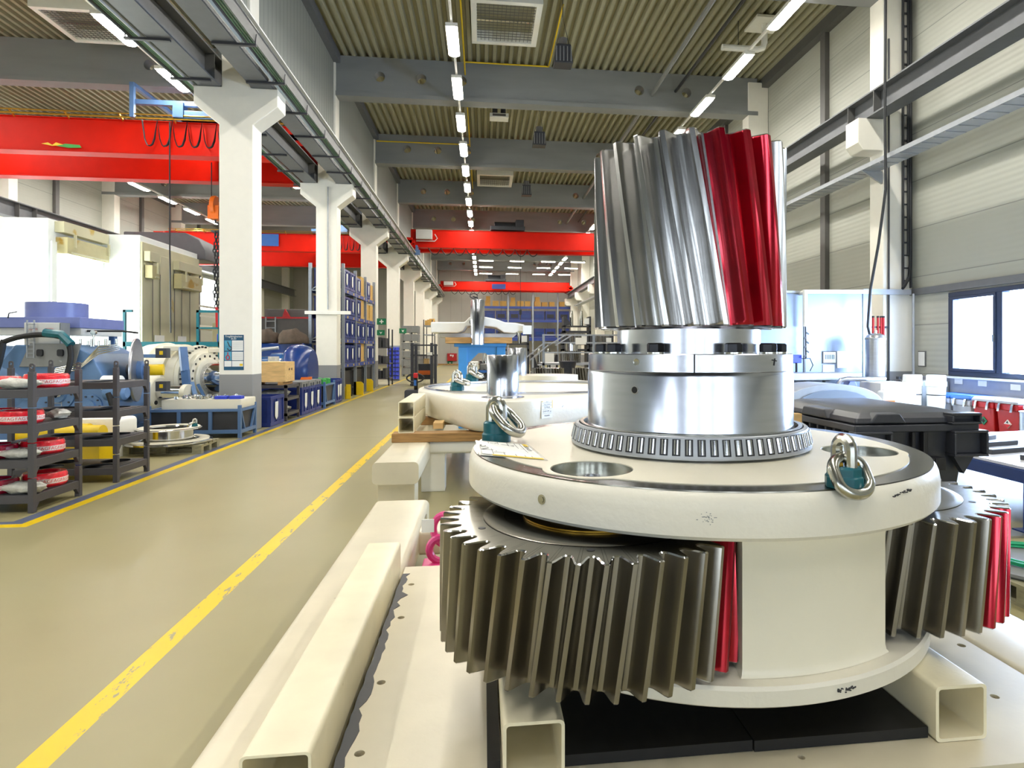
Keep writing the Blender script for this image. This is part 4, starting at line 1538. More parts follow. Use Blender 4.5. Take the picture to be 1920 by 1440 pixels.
P = [(-1.12, 2.06), (-.55, 2.05), (-.42, 2.10), (-.36, 2.2), (.05, 2.2), (.28, 2.17), (.45, 2.06), (.70, 2.05), (.78, 2.09), (.90, 2.08), (.90, 2.24), (.70, 2.28), (.48, 2.29), (.25, 2.37), (.02, 2.41), (-.30, 2.40), (-.36, 2.33), (-.40, 2.29), (-1.12, 2.29)]
MB().prism(P, 13.6, 14.5, 'XZ').build('arm_body', M['white'], t, bevel=.03, seg=3)
MB().prism([(-.95, 1.957), (.65, 1.957), (.75, 2.05), (-.98, 2.05)], 13.75, 14.4, 'XZ').build('under_plate', M['grey_box'], t, bevel=.02)
MB().cyl((-.235, 13.6, 2.29), (-.235, 13.585, 2.29), .062, 24).cyl((-.08, 13.6, 2.29), (-.08, 13.588, 2.29), .028, 16).build('bore', M['post_grey'], t)
MB().box(.86, 13.55, 2.03, 1.05, 13.6, 2.22).build('paper_sheet', M['paper'], t)
single(MB().lathe([(0, 1.80), (.148, 1.80), (.148, 2.74), (.14, 2.76), (0, 2.76)], (-.12, 13.40, 0), 40), 'steel_pin', M['steel'], 'long upright polished steel pin in front of the white arm on the blue stand', 'steel pin')
single(MB().tube([(-.12, 13.4, 2.765), (-.12, 13.4, 2.80), (-.22, 13.4, 2.83)], .014, 6).tube([(-.28 + .08 * (1 + cos(a)), 13.4, 2.84 + .05 * sin(a)) for a in [i * .6 for i in range(11)]], .012, 6), 'eye_hook', M['dark'], 'thin wire hook on top of the upright steel pin', 'hook')

# electric pallet jack
t = thing('pallet_jack', 'black electric pallet jack with red tiller knob, parked behind the stacked tubes', 'pallet truck', (-2.1, 20.2, 0))
MB().prism(rr(-2.46, .03, -1.55, .42, .06, 3), 20.0, 20.7, 'XZ').build('motor_body', M['plastic_black'], t, bevel=.02)
MB().cyl((-2.12, 20.15, .40), (-2.10, 19.95, .82), .06, 10).build('tiller', M['black'], t)
MB().tube([(-2.12 + .26 * cos(a), 19.93, .80 + .13 * sin(a)) for a in [2 * pi * i / 22 for i in range(22)]], .024, 8, closed=True).build('handle_loop', M['black'], t)
MB().cbox((-2.10, 19.9, .88), (.14, .12, .16)).build('knob', M['redbin'], t, bevel=.03)
MB().box(-2.16, 19.9, .56, -2.08, 19.94, .74).build('badge', M['lidblue'], t)
for x in (-2.3, -1.75):
    MB().box(x, 20.7, .06, x + .18, 21.9, .12).build('fork', M['dark'], t)

# mast stacker
t = thing('stacker_truck', 'black mast stacker with orange body standing in the aisle', 'stacker', (-2.75, 30, 0))
for x in (-3.38, -2.48):
    m_ = MB().box(x, 29.8, .02, x + .13, 30.1, 2.0).box(x + .17, 29.85, .02, x + .30, 30.05, 1.95)
    m_.build('mast', M['plastic_black'], t, bevel=.01)
MB().box(-3.4, 29.9, 1.86, -2.15, 30.0, 1.93).box(-3.4, 29.9, 1.38, -2.15, 30.0, 1.46).build('cross_bar', M['dark'], t)
MB().box(-3.1, 30.5, .25, -2.4, 31.4, 1.0).build('drive_body', M['plastic_black'], t, bevel=.03)
MB().box(-3.1, 30.44, .48, -2.42, 30.5, .68).build('orange_band', M['orange'], t)
MB().box(-2.62, 29.78, 1.42, -2.38, 29.8, 1.56).build('rating_plate', M['paper'], t)
g = MB()
for i in range(9):
    g.box(-3.05 + .07 * i, 30.02, .05, -3.042 + .07 * i, 30.03, 1.38)
for i in range(6):
    g.box(-3.1, 30.02, .1 + .22 * i, -2.45, 30.03, .108 + .22 * i)
g.build('guard_mesh', M['black'], t)
MB().box(-2.85, 30.6, 1.0, -2.6, 30.8, 1.25).build('parts_box', M['ply'], t)
MB().box(-3.35, 29.3, .03, -3.2, 29.8, .1).box(-2.4, 29.3, .03, -2.2, 29.8, .1).build('outrigger', M['dark'], t)
# ================================================================ LEFT SIDE: RACKS, MACHINES, GOODS
# dark grey stacking racks with red wrapped bearing rings
def stack_frame(x0, x1, y0, y1, z0, h, lb, holes):
    t = thing('stacking_rack', lb, 'rack', ((x0 + x1) / 2, (y0 + y1) / 2, z0), group='dark grey stacking racks')
    w = .055
    for x, y in ((x0, y0), (x1 - w, y0), (x0, y1 - w), (x1 - w, y1 - w)):
        p = MB()
        p.box(x, y, z0 + .0, x + w, y + w, z0 + h - .012)
        p.cyl((x - .003, y + w / 2, z0 + h - .05), (x + w + .003, y + w / 2, z0 + h - .05), .012, 8)
        p.build('post', M['rack_grey'], t, bevel=.006)
    r = MB()
    zz = z0 + .10
    r.box(x0 + w, y0 + .005, zz, x1 - w, y0 + .045, zz + .085).box(x0 + w, y1 - .045, zz, x1 - w, y1 - .005, zz + .085)
    r.box(x0 + .005, y0 + w, zz, x0 + .045, y1 - w, zz + .085).box(x1 - .045, y0 + w, zz, x1 - .005, y1 - w, zz + .085)
    for x in (x0 + .005, x1 - .045):
        r.prism([(y0 + w, zz), (y0 + w + .05, zz), (y0 + w, zz - .07)], x, x + .04, 'YZ')
        r.prism([(y1 - w, zz), (y1 - w - .05, zz), (y1 - w, zz - .07)], x, x + .04, 'YZ')
    r.build('rail', M['rack_grey'], t, bevel=.004)
    if holes:
        hs = [circ(x0 + (x1 - x0) * fx, y0 + (y1 - y0) * fy, .17, 28) for fx, fy in ((.26, .27), (.74, .27), (.26, .74), (.74, .74))]
        MB().prism([(x0 + .05, y0 + .05), (x1 - .05, y0 + .05), (x1 - .05, y1 - .05), (x0 + .05, y1 - .05)], zz + .07, zz + .088, 'XY', holes=hs).box(x0 + .05, y0 + .05, zz + .02, x1 - .05, y1 - .05, zz + .03).build('tray', M['tray_black'], t)
    else:
        MB().box(x0 + .05, y0 + .05, zz + .06, x1 - .05, y1 - .05, zz + .088).build('tray', M['tray_black'], t)
    return t
LEV = ['bottom', 'second', 'third', 'top']
def top_lugs(x0, x1, y0, y1, z, t):
    for x, y in ((x0, y0), (x1 - .055, y0), (x0, y1 - .055), (x1 - .055, y1 - .055)):
        MB().prism([(x + .002, z), (x + .053, z), (x + .053, z + .07), (x + .04, z + .085), (x + .015, z + .085), (x + .002, z + .07)], y + .02, y + .035, 'XZ', holes=[circ(x + .0275, z + .05, .016, 12)]).build('stacking_lug', M['rack_grey'], t)
for nm, y0, y1, hl_, x0 in (('nearer', 7.06, 7.86, False, -5.95), ('second', 8.55, 9.33, True, -5.9)):
    for k in range(4):
        z0 = k * .365
        t = stack_frame(x0, -4.625, y0, y1, z0, .365 if k < 3 else .385, ('%s tier of the %s dark grey stacking rack, %s' % (LEV[k], nm, 'holding red rings' if not hl_ else 'with round holes in its tray')), hl_)
        if k == 3:
            top_lugs(x0, -4.625, y0, y1, z0 + .373, t)

def wrapped_ring(x, y, z, r, h, m, lb):
    t = thing('wrapped_ring', lb, 'bearing ring', (x, y, z), group='plastic wrapped bearing rings')
    pr_ = [(r * .62, z + h * .12), (r * .68, z + .005), (r * .93, z), (r, z + h * .15), (r, z + h * .82), (r * .93, z + h), (r * .70, z + h), (r * .62, z + h * .85)]
    MB().lathe(pr_, (x, y, 0), 40, closed=True).build('wrap', M[m], t)
    MB().lathe([(r * 1.002, z + h * .24), (r * 1.012, z + h * .26), (r * 1.012, z + h * .58), (r * 1.002, z + h * .60)], (x, y, 0), 40).build('label_band', M['wrap_label'], t)
    mb = MB()
    rr_ = r * 1.014
    for k in range(9):
        a0 = R(-160 + 26 * k)
        mb.mesh(text_mesh('FAG'), lambda co: (x + rr_ * cos(a0 + co.x * h * .34 / rr_), y + rr_ * sin(a0 + co.x * h * .34 / rr_), z + h * .42 + co.y * h * .34))
    mb.build('printed_lettering', M['label_red'], t)
    return t
def bag(x, y, z, sx, sy, sz, lb):
    mb = MB()
    mb.sphere((0, 0, 0), 1, 18)
    for v in mb.bm.verts:
        k = 1 + .22 * sin(7 * v.co.x + 3 * v.co.y) * cos(5 * v.co.y - 4 * v.co.z) + rnd.uniform(-.07, .07)
        v.co = Vector((x + v.co.x * sx * k, y + v.co.y * sy * k, z + sz + max(-1, v.co.z * k) * sz))
    return single(mb, 'plastic_bag', M['film'], lb, 'plastic bag', sharp=60)
wrapped_ring(-4.86, 7.60, .188, .205, .15, 'red_wrap', 'bright red wrapped ring on the bottom tier, near the aisle edge')
wrapped_ring(-5.14, 7.29, .188, .195, .14, 'wine_wrap', 'wine red wrapped ring on the bottom tier, behind the plastic bag')
wrapped_ring(-4.87, 7.58, .553, .2, .145, 'red_wrap', 'red wrapped ring on the second tier, its lettering facing the aisle')
wrapped_ring(-5.16, 7.31, .553, .195, .14, 'wine_wrap', 'wine red wrapped ring on the second tier, beside a plastic bag')
wrapped_ring(-4.90, 7.29, .918, .2, .135, 'red_wrap', 'red wrapped ring on the third tier, directly behind the corner post')
wrapped_ring(-5.3, 7.58, .918, .19, .125, 'red_wrap', 'red wrapped ring at the back of the third tier')
wrapped_ring(-4.84, 7.60, 1.283, .205, .145, 'red_wrap', 'red wrapped ring on the top tier, near the aisle edge')
wrapped_ring(-5.26, 7.5, 1.283, .2, .12, 'red_wrap', 'red wrapped ring on the top tier, at the inner side')
bag(-4.80, 7.19, .188, .2, .09, .06, 'crumpled clear plastic bag on the bottom tier in front of the red ring')
bag(-4.84, 7.2, .553, .19, .08, .05, 'crumpled clear plastic bag with red print on the second tier')
bag(-4.76, 7.68, .918, .1, .11, .055, 'crumpled clear plastic bag on the third tier, behind the red ring')
bag(-4.88, 7.22, 1.283, .22, .09, .055, 'yellowish plastic bag lying on the top tier of the nearer rack')
for x, y, z in ((-5.3, 8.9, .21),):
    single(MB().cyl((-5.2, 8.75, .2), (-5.2, 8.75, .28), .03, 10), 'small_cap', M['binblue'], 'tiny blue cap on the bottom tray of the second rack', 'cap')
# yellow covered bundle behind racks
single(MB().cyl((-6.6, 9.9, .46), (-5.55, 9.9, .46), .13, 14).cyl((-6.9, 10.2, .46), (-5.9, 10.2, .46), .12, 14).box(-6.8, 9.9, .0, -5.6, 10.3, .33), 'yellow_roll_bundle', M['yellow'], 'yellow wrapped rolls behind the dark grey racks', 'rolls')
single(MB().prism(rr(-6.9, .32, -5.6, .62, .06, 3), 10.4, 10.9, 'XZ').box(-6.8, 10.45, 0, -5.7, 10.85, .32), 'wrapped_bundle', M['white'], 'white wrapped bundle beside the yellow rolls', 'bundle')

# pallet with turned rings
def euro_pallet(x, y, rz, lb, m='pallet', L_=1.2, W_=.8):
    t = thing('wooden_pallet', lb, 'pallet', (x, y, 0), rz)
    M4 = MATRIX[t.name]
    def addbox(mb, x0, y0, z0, x1, y1, z1):
        return mb.hexa([M4 @ Vector(q) for q in ((x0, y0, z0), (x1, y0, z0), (x1, y1, z0), (x0, y1, z0), (x0, y0, z1), (x1, y0, z1), (x1, y1, z1), (x0, y1, z1))])
    for i in range(5):
        yy = -W_ / 2 + i * (W_ - .12) / 4
        addbox(MB(), -L_ / 2, yy, .122, L_ / 2, yy + .12, .144).build('deck_board', M[m], t)
    for xx in (-L_ / 2, -.07, L_ / 2 - .14):
        addbox(MB(), xx, -W_ / 2, .10, xx + .14, W_ / 2, .122).build('cross_board', M[m], t)
        for yy in (-W_ / 2, -.05, W_ / 2 - .1):
            addbox(MB(), xx, yy, .022, xx + .14, yy + .1, .10).build('block', M[m], t)
    for yy in (-W_ / 2, -.05, W_ / 2 - .1):
        addbox(MB(), -L_ / 2, yy, 0, L_ / 2, yy + .1, .022).build('runner', M[m], t)
    return t
euro_pallet(-5.17, 11.12, R(3), 'grey wooden pallet beside the aisle line, carrying shiny turned rings')
t = thing('turned_ring', 'wide flat steel ring with cream face lying on the pallet by the aisle', 'ring', (-5.2, 11.1, .144))
MB().lathe([(.40, .146), (.62, .146), (.64, .16), (.64, .185), (.60, .20), (.42, .20), (.40, .19)], (-5.2, 11.1, 0), 64, closed=True).build('flange', M['polished'], t)
MB().lathe([(.43, .2005), (.595, .2005), (.59, .212), (.44, .212)], (-5.2, 11.1, 0), 64, closed=True).build('painted_face', M['cream'], t)
t = thing('turned_ring', 'smaller polished steel ring standing on top of the wide ring on the pallet', 'ring', (-5.2, 11.1, .213))
MB().lathe([(.30, .2135), (.36, .2135), (.36, .37), (.47, .375), (.48, .39), (.46, .40), (.33, .40), (.30, .38)], (-5.2, 11.1, 0), 64, closed=True).build('hub', M['polished'], t)
MB().lathe([(.34, .4005), (.455, .4005), (.45, .408), (.345, .408)], (-5.2, 11.1, 0), 64, closed=True).build('painted_face', M['cream'], t)
lifting_point((-4.80, 11.1, .408), R(200), 'small lifting link on the upper turned ring of the pallet', tilt=70, scale=.9)

# light blue crate with board and small parts
def frame_crate(x0, x1, y0, y1, z1, lb, wire=True):
    t = thing('frame_crate', lb, 'crate', ((x0 + x1) / 2, (y0 + y1) / 2, 0), group='light blue framed crates')
    w = .06
    for x in (x0, x1 - w):
        for y in (y0, y1 - w):
            MB().box(x, y, 0, x + w, y + w, z1 + .03).cyl((x - .003, y + w / 2, z1), (x + w + .003, y + w / 2, z1), .014, 8).build('post', M['frame_blue'], t, bevel=.005)
    r = MB()
    for y in (y0, y1 - .05):
        r.box(x0 + w, y, .09, x1 - w, y + .05, .16).box(x0 + w, y, z1 - .09, x1 - w, y + .05, z1 - .04)
        n = max(1, int((x1 - x0) / .55))
        for i in range(1, n):
            xx = x0 + (x1 - x0) * i / n
            r.box(xx - .03, y, .16, xx + .03, y + .05, z1 - .09)
    for x in (x0, x1 - .05):
        r.box(x, y0 + w, .09, x + .05, y1 - w, .16).box(x, y0 + w, z1 - .09, x + .05, y1 - w, z1 - .04)
        r.bar((x + .025, y0 + w, z1 - .06), (x + .025, y0 + .25, .14), .04).bar((x + .025, y1 - w, z1 - .06), (x + .025, y1 - .25, .14), .04)
    r.build('rail', M['frame_blue'], t, bevel=.004)
    MB().box(x0 + .05, y0 + .05, .10, x1 - .05, y1 - .05, z1 - .07).build('mesh_panel', M['dark'], t)
    return t
frame_crate(-6.28, -4.6, 12.55, 13.4, .60, 'light blue framed crate in front of the first column, loaded with a board')
bd = single(MB().prism(rr(-6.05, .56, -4.62, .74, .02, 2), 12.62, 13.38, 'XZ'), 'cream_board', M['cream'], 'thick cream board on the crate in front of the first column, covered with small parts', 'board')
k = 0
PARTS_L = 'small zinc plated fitting among those scattered on the cream board'
f0 = None
for i in range(46):
    x, y = rnd.uniform(-5.85, -4.8), rnd.uniform(12.72, 13.3)
    if f0 is None:
        f0 = thing('pipe_fitting', PARTS_L, 'fitting', (x, y, .741), group='fittings on the cream board')
        MB().cyl((x, y, .741), (x, y, .80), .032, 8, .022).build('body', M['zinc'], f0)
        MB().cyl((x, y - .05, .77), (x, y + .05, .77), .018, 8).build('spigot', M['zinc'], f0)
    else:
        c_ = copy_tree(f0, (x, y, .741), rnd.uniform(0, 6))
for x, w in ((-5.12, 'left'), (-4.86, 'right')):
    single(MB().box(x, 12.66, .741, x + .22, 12.85, .80), 'small_bin', M['binblue'], 'small bright blue bin on the cream board, the %s one of two' % ('inner' if w == 'right' else 'outer'), 'bin', bevel=.01)

def klt(x0, x1, y0, y1, z0, z1, lb, tagside=True, m='klt', group='blue containers by the aisle'):
    t = thing('blue_container', lb, 'container', ((x0 + x1) / 2, (y0 + y1) / 2, z0), group=group)
    w = .02
    b = MB()
    b.box(x0, y0, z0, x1, y1, z0 + .03).box(x0, y0, z0 + .03, x0 + w, y1, z1).box(x1 - w, y0, z0 + .03, x1, y1, z1)
    b.box(x0 + w, y0, z0 + .03, x1 - w, y0 + w, z1).box(x0 + w, y1 - w, z0 + .03, x1 - w, y1, z1)
    b.build('shell', M[m], t)
    r = MB()
    e = .02
    for za, zb in ((z1 - .07, z1), (z0 + .02, z0 + .09)):
        r.box(x0 - e, y0 - e, za, x1 + e, y0, zb).box(x0 - e, y1, za, x1 + e, y1 + e, zb).box(x0 - e, y0, za, x0, y1, zb).box(x1, y0, za, x1 + e, y1, zb)
    for y in (y0, (y0 + y1) / 2 - .03, y1 - .06):
        r.box(x1, y, z0 + .09, x1 + e, y + .06, z1 - .07)
    for x in (x0, x1 - .06):
        r.box(x, y0 - e, z0 + .09, x + .06, y0, z1 - .07)
    r.build('rim_ribs', M[m], t)
    if tagside:
        ym = (y0 + y1) / 2 + rnd.uniform(-.1, .1)
        zz = (z0 + z1) / 2
        MB().prism([(ym - .11, zz - .12), (ym - .02, zz - .2), (ym + .08, zz - .14), (ym + .1, zz + .2), (ym - .1, zz + .2)], x1 + e, x1 + e + .004, 'YZ').build('paper_card', M['paper'], t)
    return t
klt(-5.5, -4.62, 14.25, 15.15, .0, .66, 'dark blue container with a white card, just behind the first column')
t = thing('grey_shelf', 'dark grey shelf cart with crumpled foil between blue containers', 'shelf', (-5.1, 15.9, 0))
for x in (-5.6, -4.66):
    for y in (15.35, 16.35):
        MB().box(x, y, 0, x + .06, y + .06, .86).build('post', M['rack_grey'], t)
for z in (.12, .48, .78):
    MB().box(-5.6, 15.35, z, -4.6, 16.41, z + .07).build('shelf_board', M['rack_grey'], t)
for z, w in ((.19, 'bottom'), (.55, 'middle')):
    bag(-5.0, 15.8, z, .32, .3, .09, 'silvery foil bundle on the %s board of the grey shelf cart' % w)
t = thing('wooden_crate', 'pale wooden crate with a paper sheet, on the grey shelf cart', 'crate', (-5.1, 15.9, .85))
MB().box(-5.55, 15.5, .92, -4.68, 16.25, 1.40).build('crate_body', M['ply'], t, bevel=.006)
for x in (-5.5, -4.85):
    MB().box(x, 15.5, .85, x + .12, 16.25, .92).build('skid', M['wood'], t)
MB().cbox((-5.62, 15.46, 1.05), (.42, .01, .36), 0, R(-6)).build('paper_sheet', M['paper'], t)
MB().cyl((-4.676, 15.8, 1.22), (-4.67, 15.8, 1.22), .03, 10).cyl((-4.676, 16.0, 1.22), (-4.67, 16.0, 1.22), .03, 10).build('grip_hole', M['dark'], t)
for i, (y0, y1, lb) in enumerate(((16.6, 17.2, 'blue container with a card, just after the grey shelf cart, under a grey lid'),
                                  (17.27, 17.85, 'blue container with a card, middle of the three lidded ones'),
                                  (17.92, 18.5, 'blue container with two cards, next to the framed crate with green tubs'))):
    klt(-5.55, -4.62, y0, y1, .0, .72, lb)
    l = thing('plastic_pallet', 'grey ribbed lid lying on the %s lidded blue container' % ORD[i], 'lid', (-5.1, (y0 + y1) / 2, .72))
    b = MB().box(-5.6, y0, .80, -4.6, y1, .86)
    b.build('top', M['greengrey'], l)
    for yy in (y0, (y0 + y1) / 2 - .05, y1 - .1):
        MB().box(-5.6, yy, .72, -4.6, yy + .1, .80).build('rib', M['greengrey'], l)
single(MB().cyl((-4.95, 18.1, .86), (-4.95, 18.1, .93), .2, 16), 'orange_cap', M['orange'], 'flat orange cap lying on the lid next to the green tubs', 'cap')
frame_crate(-5.6, -4.55, 18.75, 20.0, .72, 'light blue framed crate topped with green round tubs beside the second column')
g0 = None
for i in range(8):
    x, y = -5.4 + .24 * (i % 4), 18.95 + .5 * (i // 4)
    if g0 is None:
        g0 = thing('green_tub', 'round green plastic tub on the framed crate by the second column', 'cap', (x, y, .70), group='green tubs')
        MB().lathe([(0, .652), (.11, .652), (.11, .82), (.08, .84), (0, .84)], (x, y, 0), 16).build('cap_body', M['green'], g0)
    else:
        copy_tree(g0, (x, y, .70))
klt(-5.5, -4.6, 20.2, 20.75, .0, .74, 'blue container with a card in front of the second column, closer one')
klt(-5.5, -4.6, 20.8, 21.05, .0, .76, 'narrow blue container set against the second column')
euro_pallet(-5.05, 18.9, R(90), 'low grey pallet under the framed crate with green tubs', L_=.5, W_=.7) if False else None

# rack beside the second column, filled with blue bins
RX0, RX1 = -5.85, -4.68
RY = [21.9, 23.9, 25.9, 27.9]
t = thing('pallet_rack', 'tall pallet rack with blue beams beside the aisle, full of blue bins', 'pallet rack', ((RX0 + RX1) / 2, 24.9, 0))
for y in RY:
    for x in (RX0, RX1 - .1):
        MB().box(x, y - .05, 0, x + .1, y + .05, 4.62).build('post', M['rackpost'], t)
    b = MB()
    for k in range(5):
        b.bar((RX0 + .05, y, .3 + .85 * k), (RX1 - .05, y, .3 + .85 * k + (.7 if k % 2 else -.0)), .035)
        b.bar((RX0 + .05, y, .3 + .85 * k), (RX1 - .05, y, 1.0 + .85 * k), .03)
    b.build('brace', M['rackpost'], t)
LV = [1.22, 2.07, 2.90, 3.78]
for z in LV:
    for y0, y1 in zip(RY, RY[1:]):
        for x in (RX0 + .02, RX1 - .06):
            MB().box(x, y0 + .05, z - .14, x + .06, y1 - .05, z - .01).build('beam', M['rackblue'], t)
        m_ = MB()
        for yy in (y0 + .5, y1 - .5):
            m_.box(RX1, yy - .06, z - .12, RX1 + .004, yy + .06, z - .04)
        m_.build('location_label', M['yellow'], t)
        MB().box(RX0 + .05, y0 + .05, z - .01, RX1 - .05, y1 - .05, z).build('shelf_panel', M['rackpost'], t)
lvn = ['lowest', 'second', 'third', 'top']
byn = ['nearer', 'middle', 'rearmost']
for li, z in enumerate(LV):
    for bi in range(3):
        for si in range(2):
            y0 = RY[bi] + .12 + si * .92
            y1 = y0 + .82
            lb = '%%s on the %s shelf of the tall rack, %s bay, %s half' % (lvn[li], byn[bi], ('nearer', 'farther')[si])
            if (li, bi, si) in ((3, 1, 1), (2, 2, 0), (2, 2, 1), (2, 1, 1), (0, 1, 1), (3, 2, 1)):
                h = .66 if bi < 2 else .55
                single(MB().box(RX0 + .15, y0 + .05, z + .1, RX1 - .06, y1 - .1, z + .1 + h).box(RX0 + .15, y0, z + .003, RX1 - .06, y1, z + .1), 'cardboard_box', M['cardboard'], lb % 'brown cardboard box', 'box', 'boxes in the tall rack')
            else:
                klt(RX0 + .15, RX1 - .04, y0, y1, z + .004, z + .62 + .06 * ((bi + li) % 2), lb % 'blue bin', True, 'klt', 'blue bins in the tall rack')
for bi in range(3):
    y0 = RY[bi] + .3
    t = thing('black_cage', 'black mesh cage on the floor of the tall rack, %s bay' % byn[bi], 'cage', (-5.2, y0 + .6, 0))
    MB().box(RX0 + .2, y0, .05, RX1 - .1, y0 + 1.2, .95).build('cage_body', M['black'], t, bevel=.01)
    b = MB()
    for x, y in ((RX0 + .17, y0 - .03), (RX1 - .1, y0 - .03), (RX0 + .17, y0 + 1.2), (RX1 - .1, y0 + 1.2)):
        b.box(x, y, 0, x + .04, y + .04, 1.02)
    b.build('corner_post', M['dark'], t)
for i, (y, w) in enumerate(((22.1, .12), (23.95, .45), (26.0, .45))):
    t = thing('post_guard', 'yellow guard plate protecting the %s post of the tall rack' % ORD[i], 'guard', (-4.6, y, 0))
    MB().prism([(-4.78, 0), (-4.42, 0), (-4.42, .42), (-4.5, .5), (-4.78, .5)] if w > .2 else [(-4.66, 0), (-4.5, 0), (-4.5, .5), (-4.66, .5)], y - .1, y - .06, 'XZ').build('plate', M['yellow'], t, bevel=.006)
    MB().box(-4.7, y - .06, 0, -4.6, y + .06, .42).build('gusset', M['yellow'], t)
cs = thing('cross_bar_sign', 'pale horizontal bar fixed across the second column', 'bar', (-5.08, 21.02, 2.85))
MB().box(-5.75, 21.02, 2.84, -4.3, 21.08, 2.95).build('bar', M['white'], cs, bevel=.01)
MB().cyl((-5.03, 21.06, 3.0), (-5.03, 21.06, 7.0), .022, 8).build('conduit', M['galv'], cs)

# first aid and exit signs on the next columns
def sign(x, y, z, s_, lb, cross):
    t = thing('green_sign', lb, 'sign', (x, y, z), group='green safety signs')
    MB().box(x - s_, y - .02, z - s_ * .7, x + s_, y, z + s_ * .7).build('plate', M['signgreen'], t)
    w = MB()
    if cross:
        w.box(x - s_ * .12, y - .024, z - s_ * .45, x + s_ * .12, y - .02, z + s_ * .45).box(x - s_ * .45, y - .024, z - s_ * .12, x - s_ * .12, y - .02, z + s_ * .12).box(x + s_ * .12, y - .024, z - s_ * .12, x + s_ * .45, y - .02, z + s_ * .12)
    else:
        w.prism([(x - s_ * .4, z + s_ * .3), (x, z - s_ * .4), (x + s_ * .4, z + s_ * .3), (x, z + s_ * .1)], y - .024, y - .02, 'XZ')
    w.build('symbol', M['paper'], t)
sign(-4.545, 28.8, 2.95, .2, 'green first aid sign with white cross by the third column', True)
sign(-4.575, 28.8, 2.45, .17, 'green sign with white heart below the first aid sign', False)
sign(-4.545, 36.3, 2.75, .2, 'green sign with white heart on the fourth column', False)

# carts, shelves and boxes further down the row
def dark_cart(x0, x1, y0, y1, h, lb):
    t = thing('wire_cart', lb, 'cart', ((x0 + x1) / 2, (y0 + y1) / 2, 0))
    for x in (x0, x1 - .06):
        for y in (y0, y1 - .06):
            MB().box(x, y, .1, x + .06, y + .06, h).build('post', M['dark'], t)
            MB().cyl((x, y + .03, .06), (x + .06, y + .03, .06), .06, 10).build('caster', M['black'], t)
    for z in (.3, 1.0, 1.75):
        MB().box(x0, y0, z, x1, y1, z + .05).build('tray', M['rack_grey'], t)
        b = MB()
        for i in range(3):
            b.box(x0 + .08 + .2 * i, y0 + .1, z + .05, x0 + .22 + .2 * i, y1 - .1, z + .05 + rnd.uniform(.3, .5))
        b.build('stored_tools', M['dark'], t)
    return t
dark_cart(-5.15, -4.35, 29.8, 31.0, 2.66, 'tall dark wire cart behind the tall pallet rack')
t = thing('bin_shelf', 'narrow shelf of small bright blue bins behind the wire cart', 'shelf', (-4.85, 35, 0))
MB().box(-5.15, 34.6, 0, -4.5, 34.7, 1.9).box(-5.15, 34.6, 0, -5.11, 35.3, 1.9).build('shelf_frame', M['galv'], t)
for k in range(8):
    for j in range(3):
        MB().prism([(34.35, .1 + .22 * k), (34.6, .1 + .22 * k), (34.6, .27 + .22 * k), (34.42, .27 + .22 * k)], -5.12 + .21 * j, -4.94 + .21 * j, 'YZ').build('bin', M['binblue'], t)
for k in range(6):
    z0 = .03 + .53 * k
    t = thing('folding_box', 'grey folding pallet box, %s from the floor in the stack by the wall' % ORD[k], 'pallet box', (-4.58, 40.4, z0), group='stacked grey pallet boxes')
    MB().box(-5.1, 40, z0 + .08, -4.05, 41.0, z0 + .50).build('box_wall', M['greengrey'], t, bevel=.015)
    b = MB()
    for x in (-5.1, -4.62, -4.15):
        b.box(x, 39.97, z0, x + .1, 41.0, z0 + .08).box(x, 39.96, z0 + .1, x + .1, 40, z0 + .48)
    b.build('ribs', M['greengrey'], t)
# ================================================================ LEFT SIDE: GEARBOXES AND ENCLOSURES
# poster on the first column
t = thing('poster', 'blue lifting gear safety poster with hook pictures on the first column', 'poster', (-5.1, 13.59, 1.3))
def prect(mb, u0, u1, v0, v1, d, y=13.598):
    X0, X1, Z0, Z1 = -5.315, -4.925, 1.27, 2.0
    return mb.box(X0 + (X1 - X0) * u0, y - d, Z0 + (Z1 - Z0) * v0, X0 + (X1 - X0) * u1, y - d + .004, Z0 + (Z1 - Z0) * v1)
prect(MB(), 0, 1, 0, 1, .004).build('sheet', M['poster_blue'], t)
prect(prect(prect(prect(prect(MB(), .03, .38, .10, .26, .006), .41, .97, .10, .26, .006), .41, .97, .28, .52, .006), .41, .97, .55, .84, .006), .03, .38, .0, .0, .006).build('text_panel', M['paper'], t)
prect(prect(MB(), .03, .38, .28, .52, .006), .03, .38, .55, .84, .006).build('picture_panel', M['poster_sky'], t)
mb = MB()
mb.tube([(-5.24, 13.590, 1.86), (-5.20, 13.59, 1.76)] + [(-5.20 + .04 * sin(a), 13.59, 1.72 + .04 * cos(a)) for a in [i * .6 for i in range(9)]], .010, 6)
mb.build('hook_picture', M['dark'], t)
mb = MB()
mb.tube([(-5.235, 13.590, 1.64), (-5.235, 13.59, 1.58)] + [(-5.235 + .035 * sin(a), 13.59, 1.53 + .045 * cos(a)) for a in [i * .6 for i in range(11)]], .010, 6)
mb.build('shackle_picture', M['redbin'], t)
mb = MB()
put_text(mb, 'Tragfähigkeiten', .055, (-5.12, 13.592, 1.965), (1, 0, 0), (0, 0, 1))
put_text(mb, 'RUD', .05, (-5.12, 13.592, 1.915), (1, 0, 0), (0, 0, 1))
mb.build('title', M['paper'], t)
mb = MB()
for k in range(7):
    prect(mb, .45, .93, .60 + .033 * k, .604 + .033 * k, .008)
    prect(mb, .45, .93, .31 + .028 * k, .314 + .028 * k, .008)
mb.build('table_lines', M['greengrey'], t)
prect(MB(), .8, .95, .12, .18, .009).build('yellow_mark', M['yellow'], t)

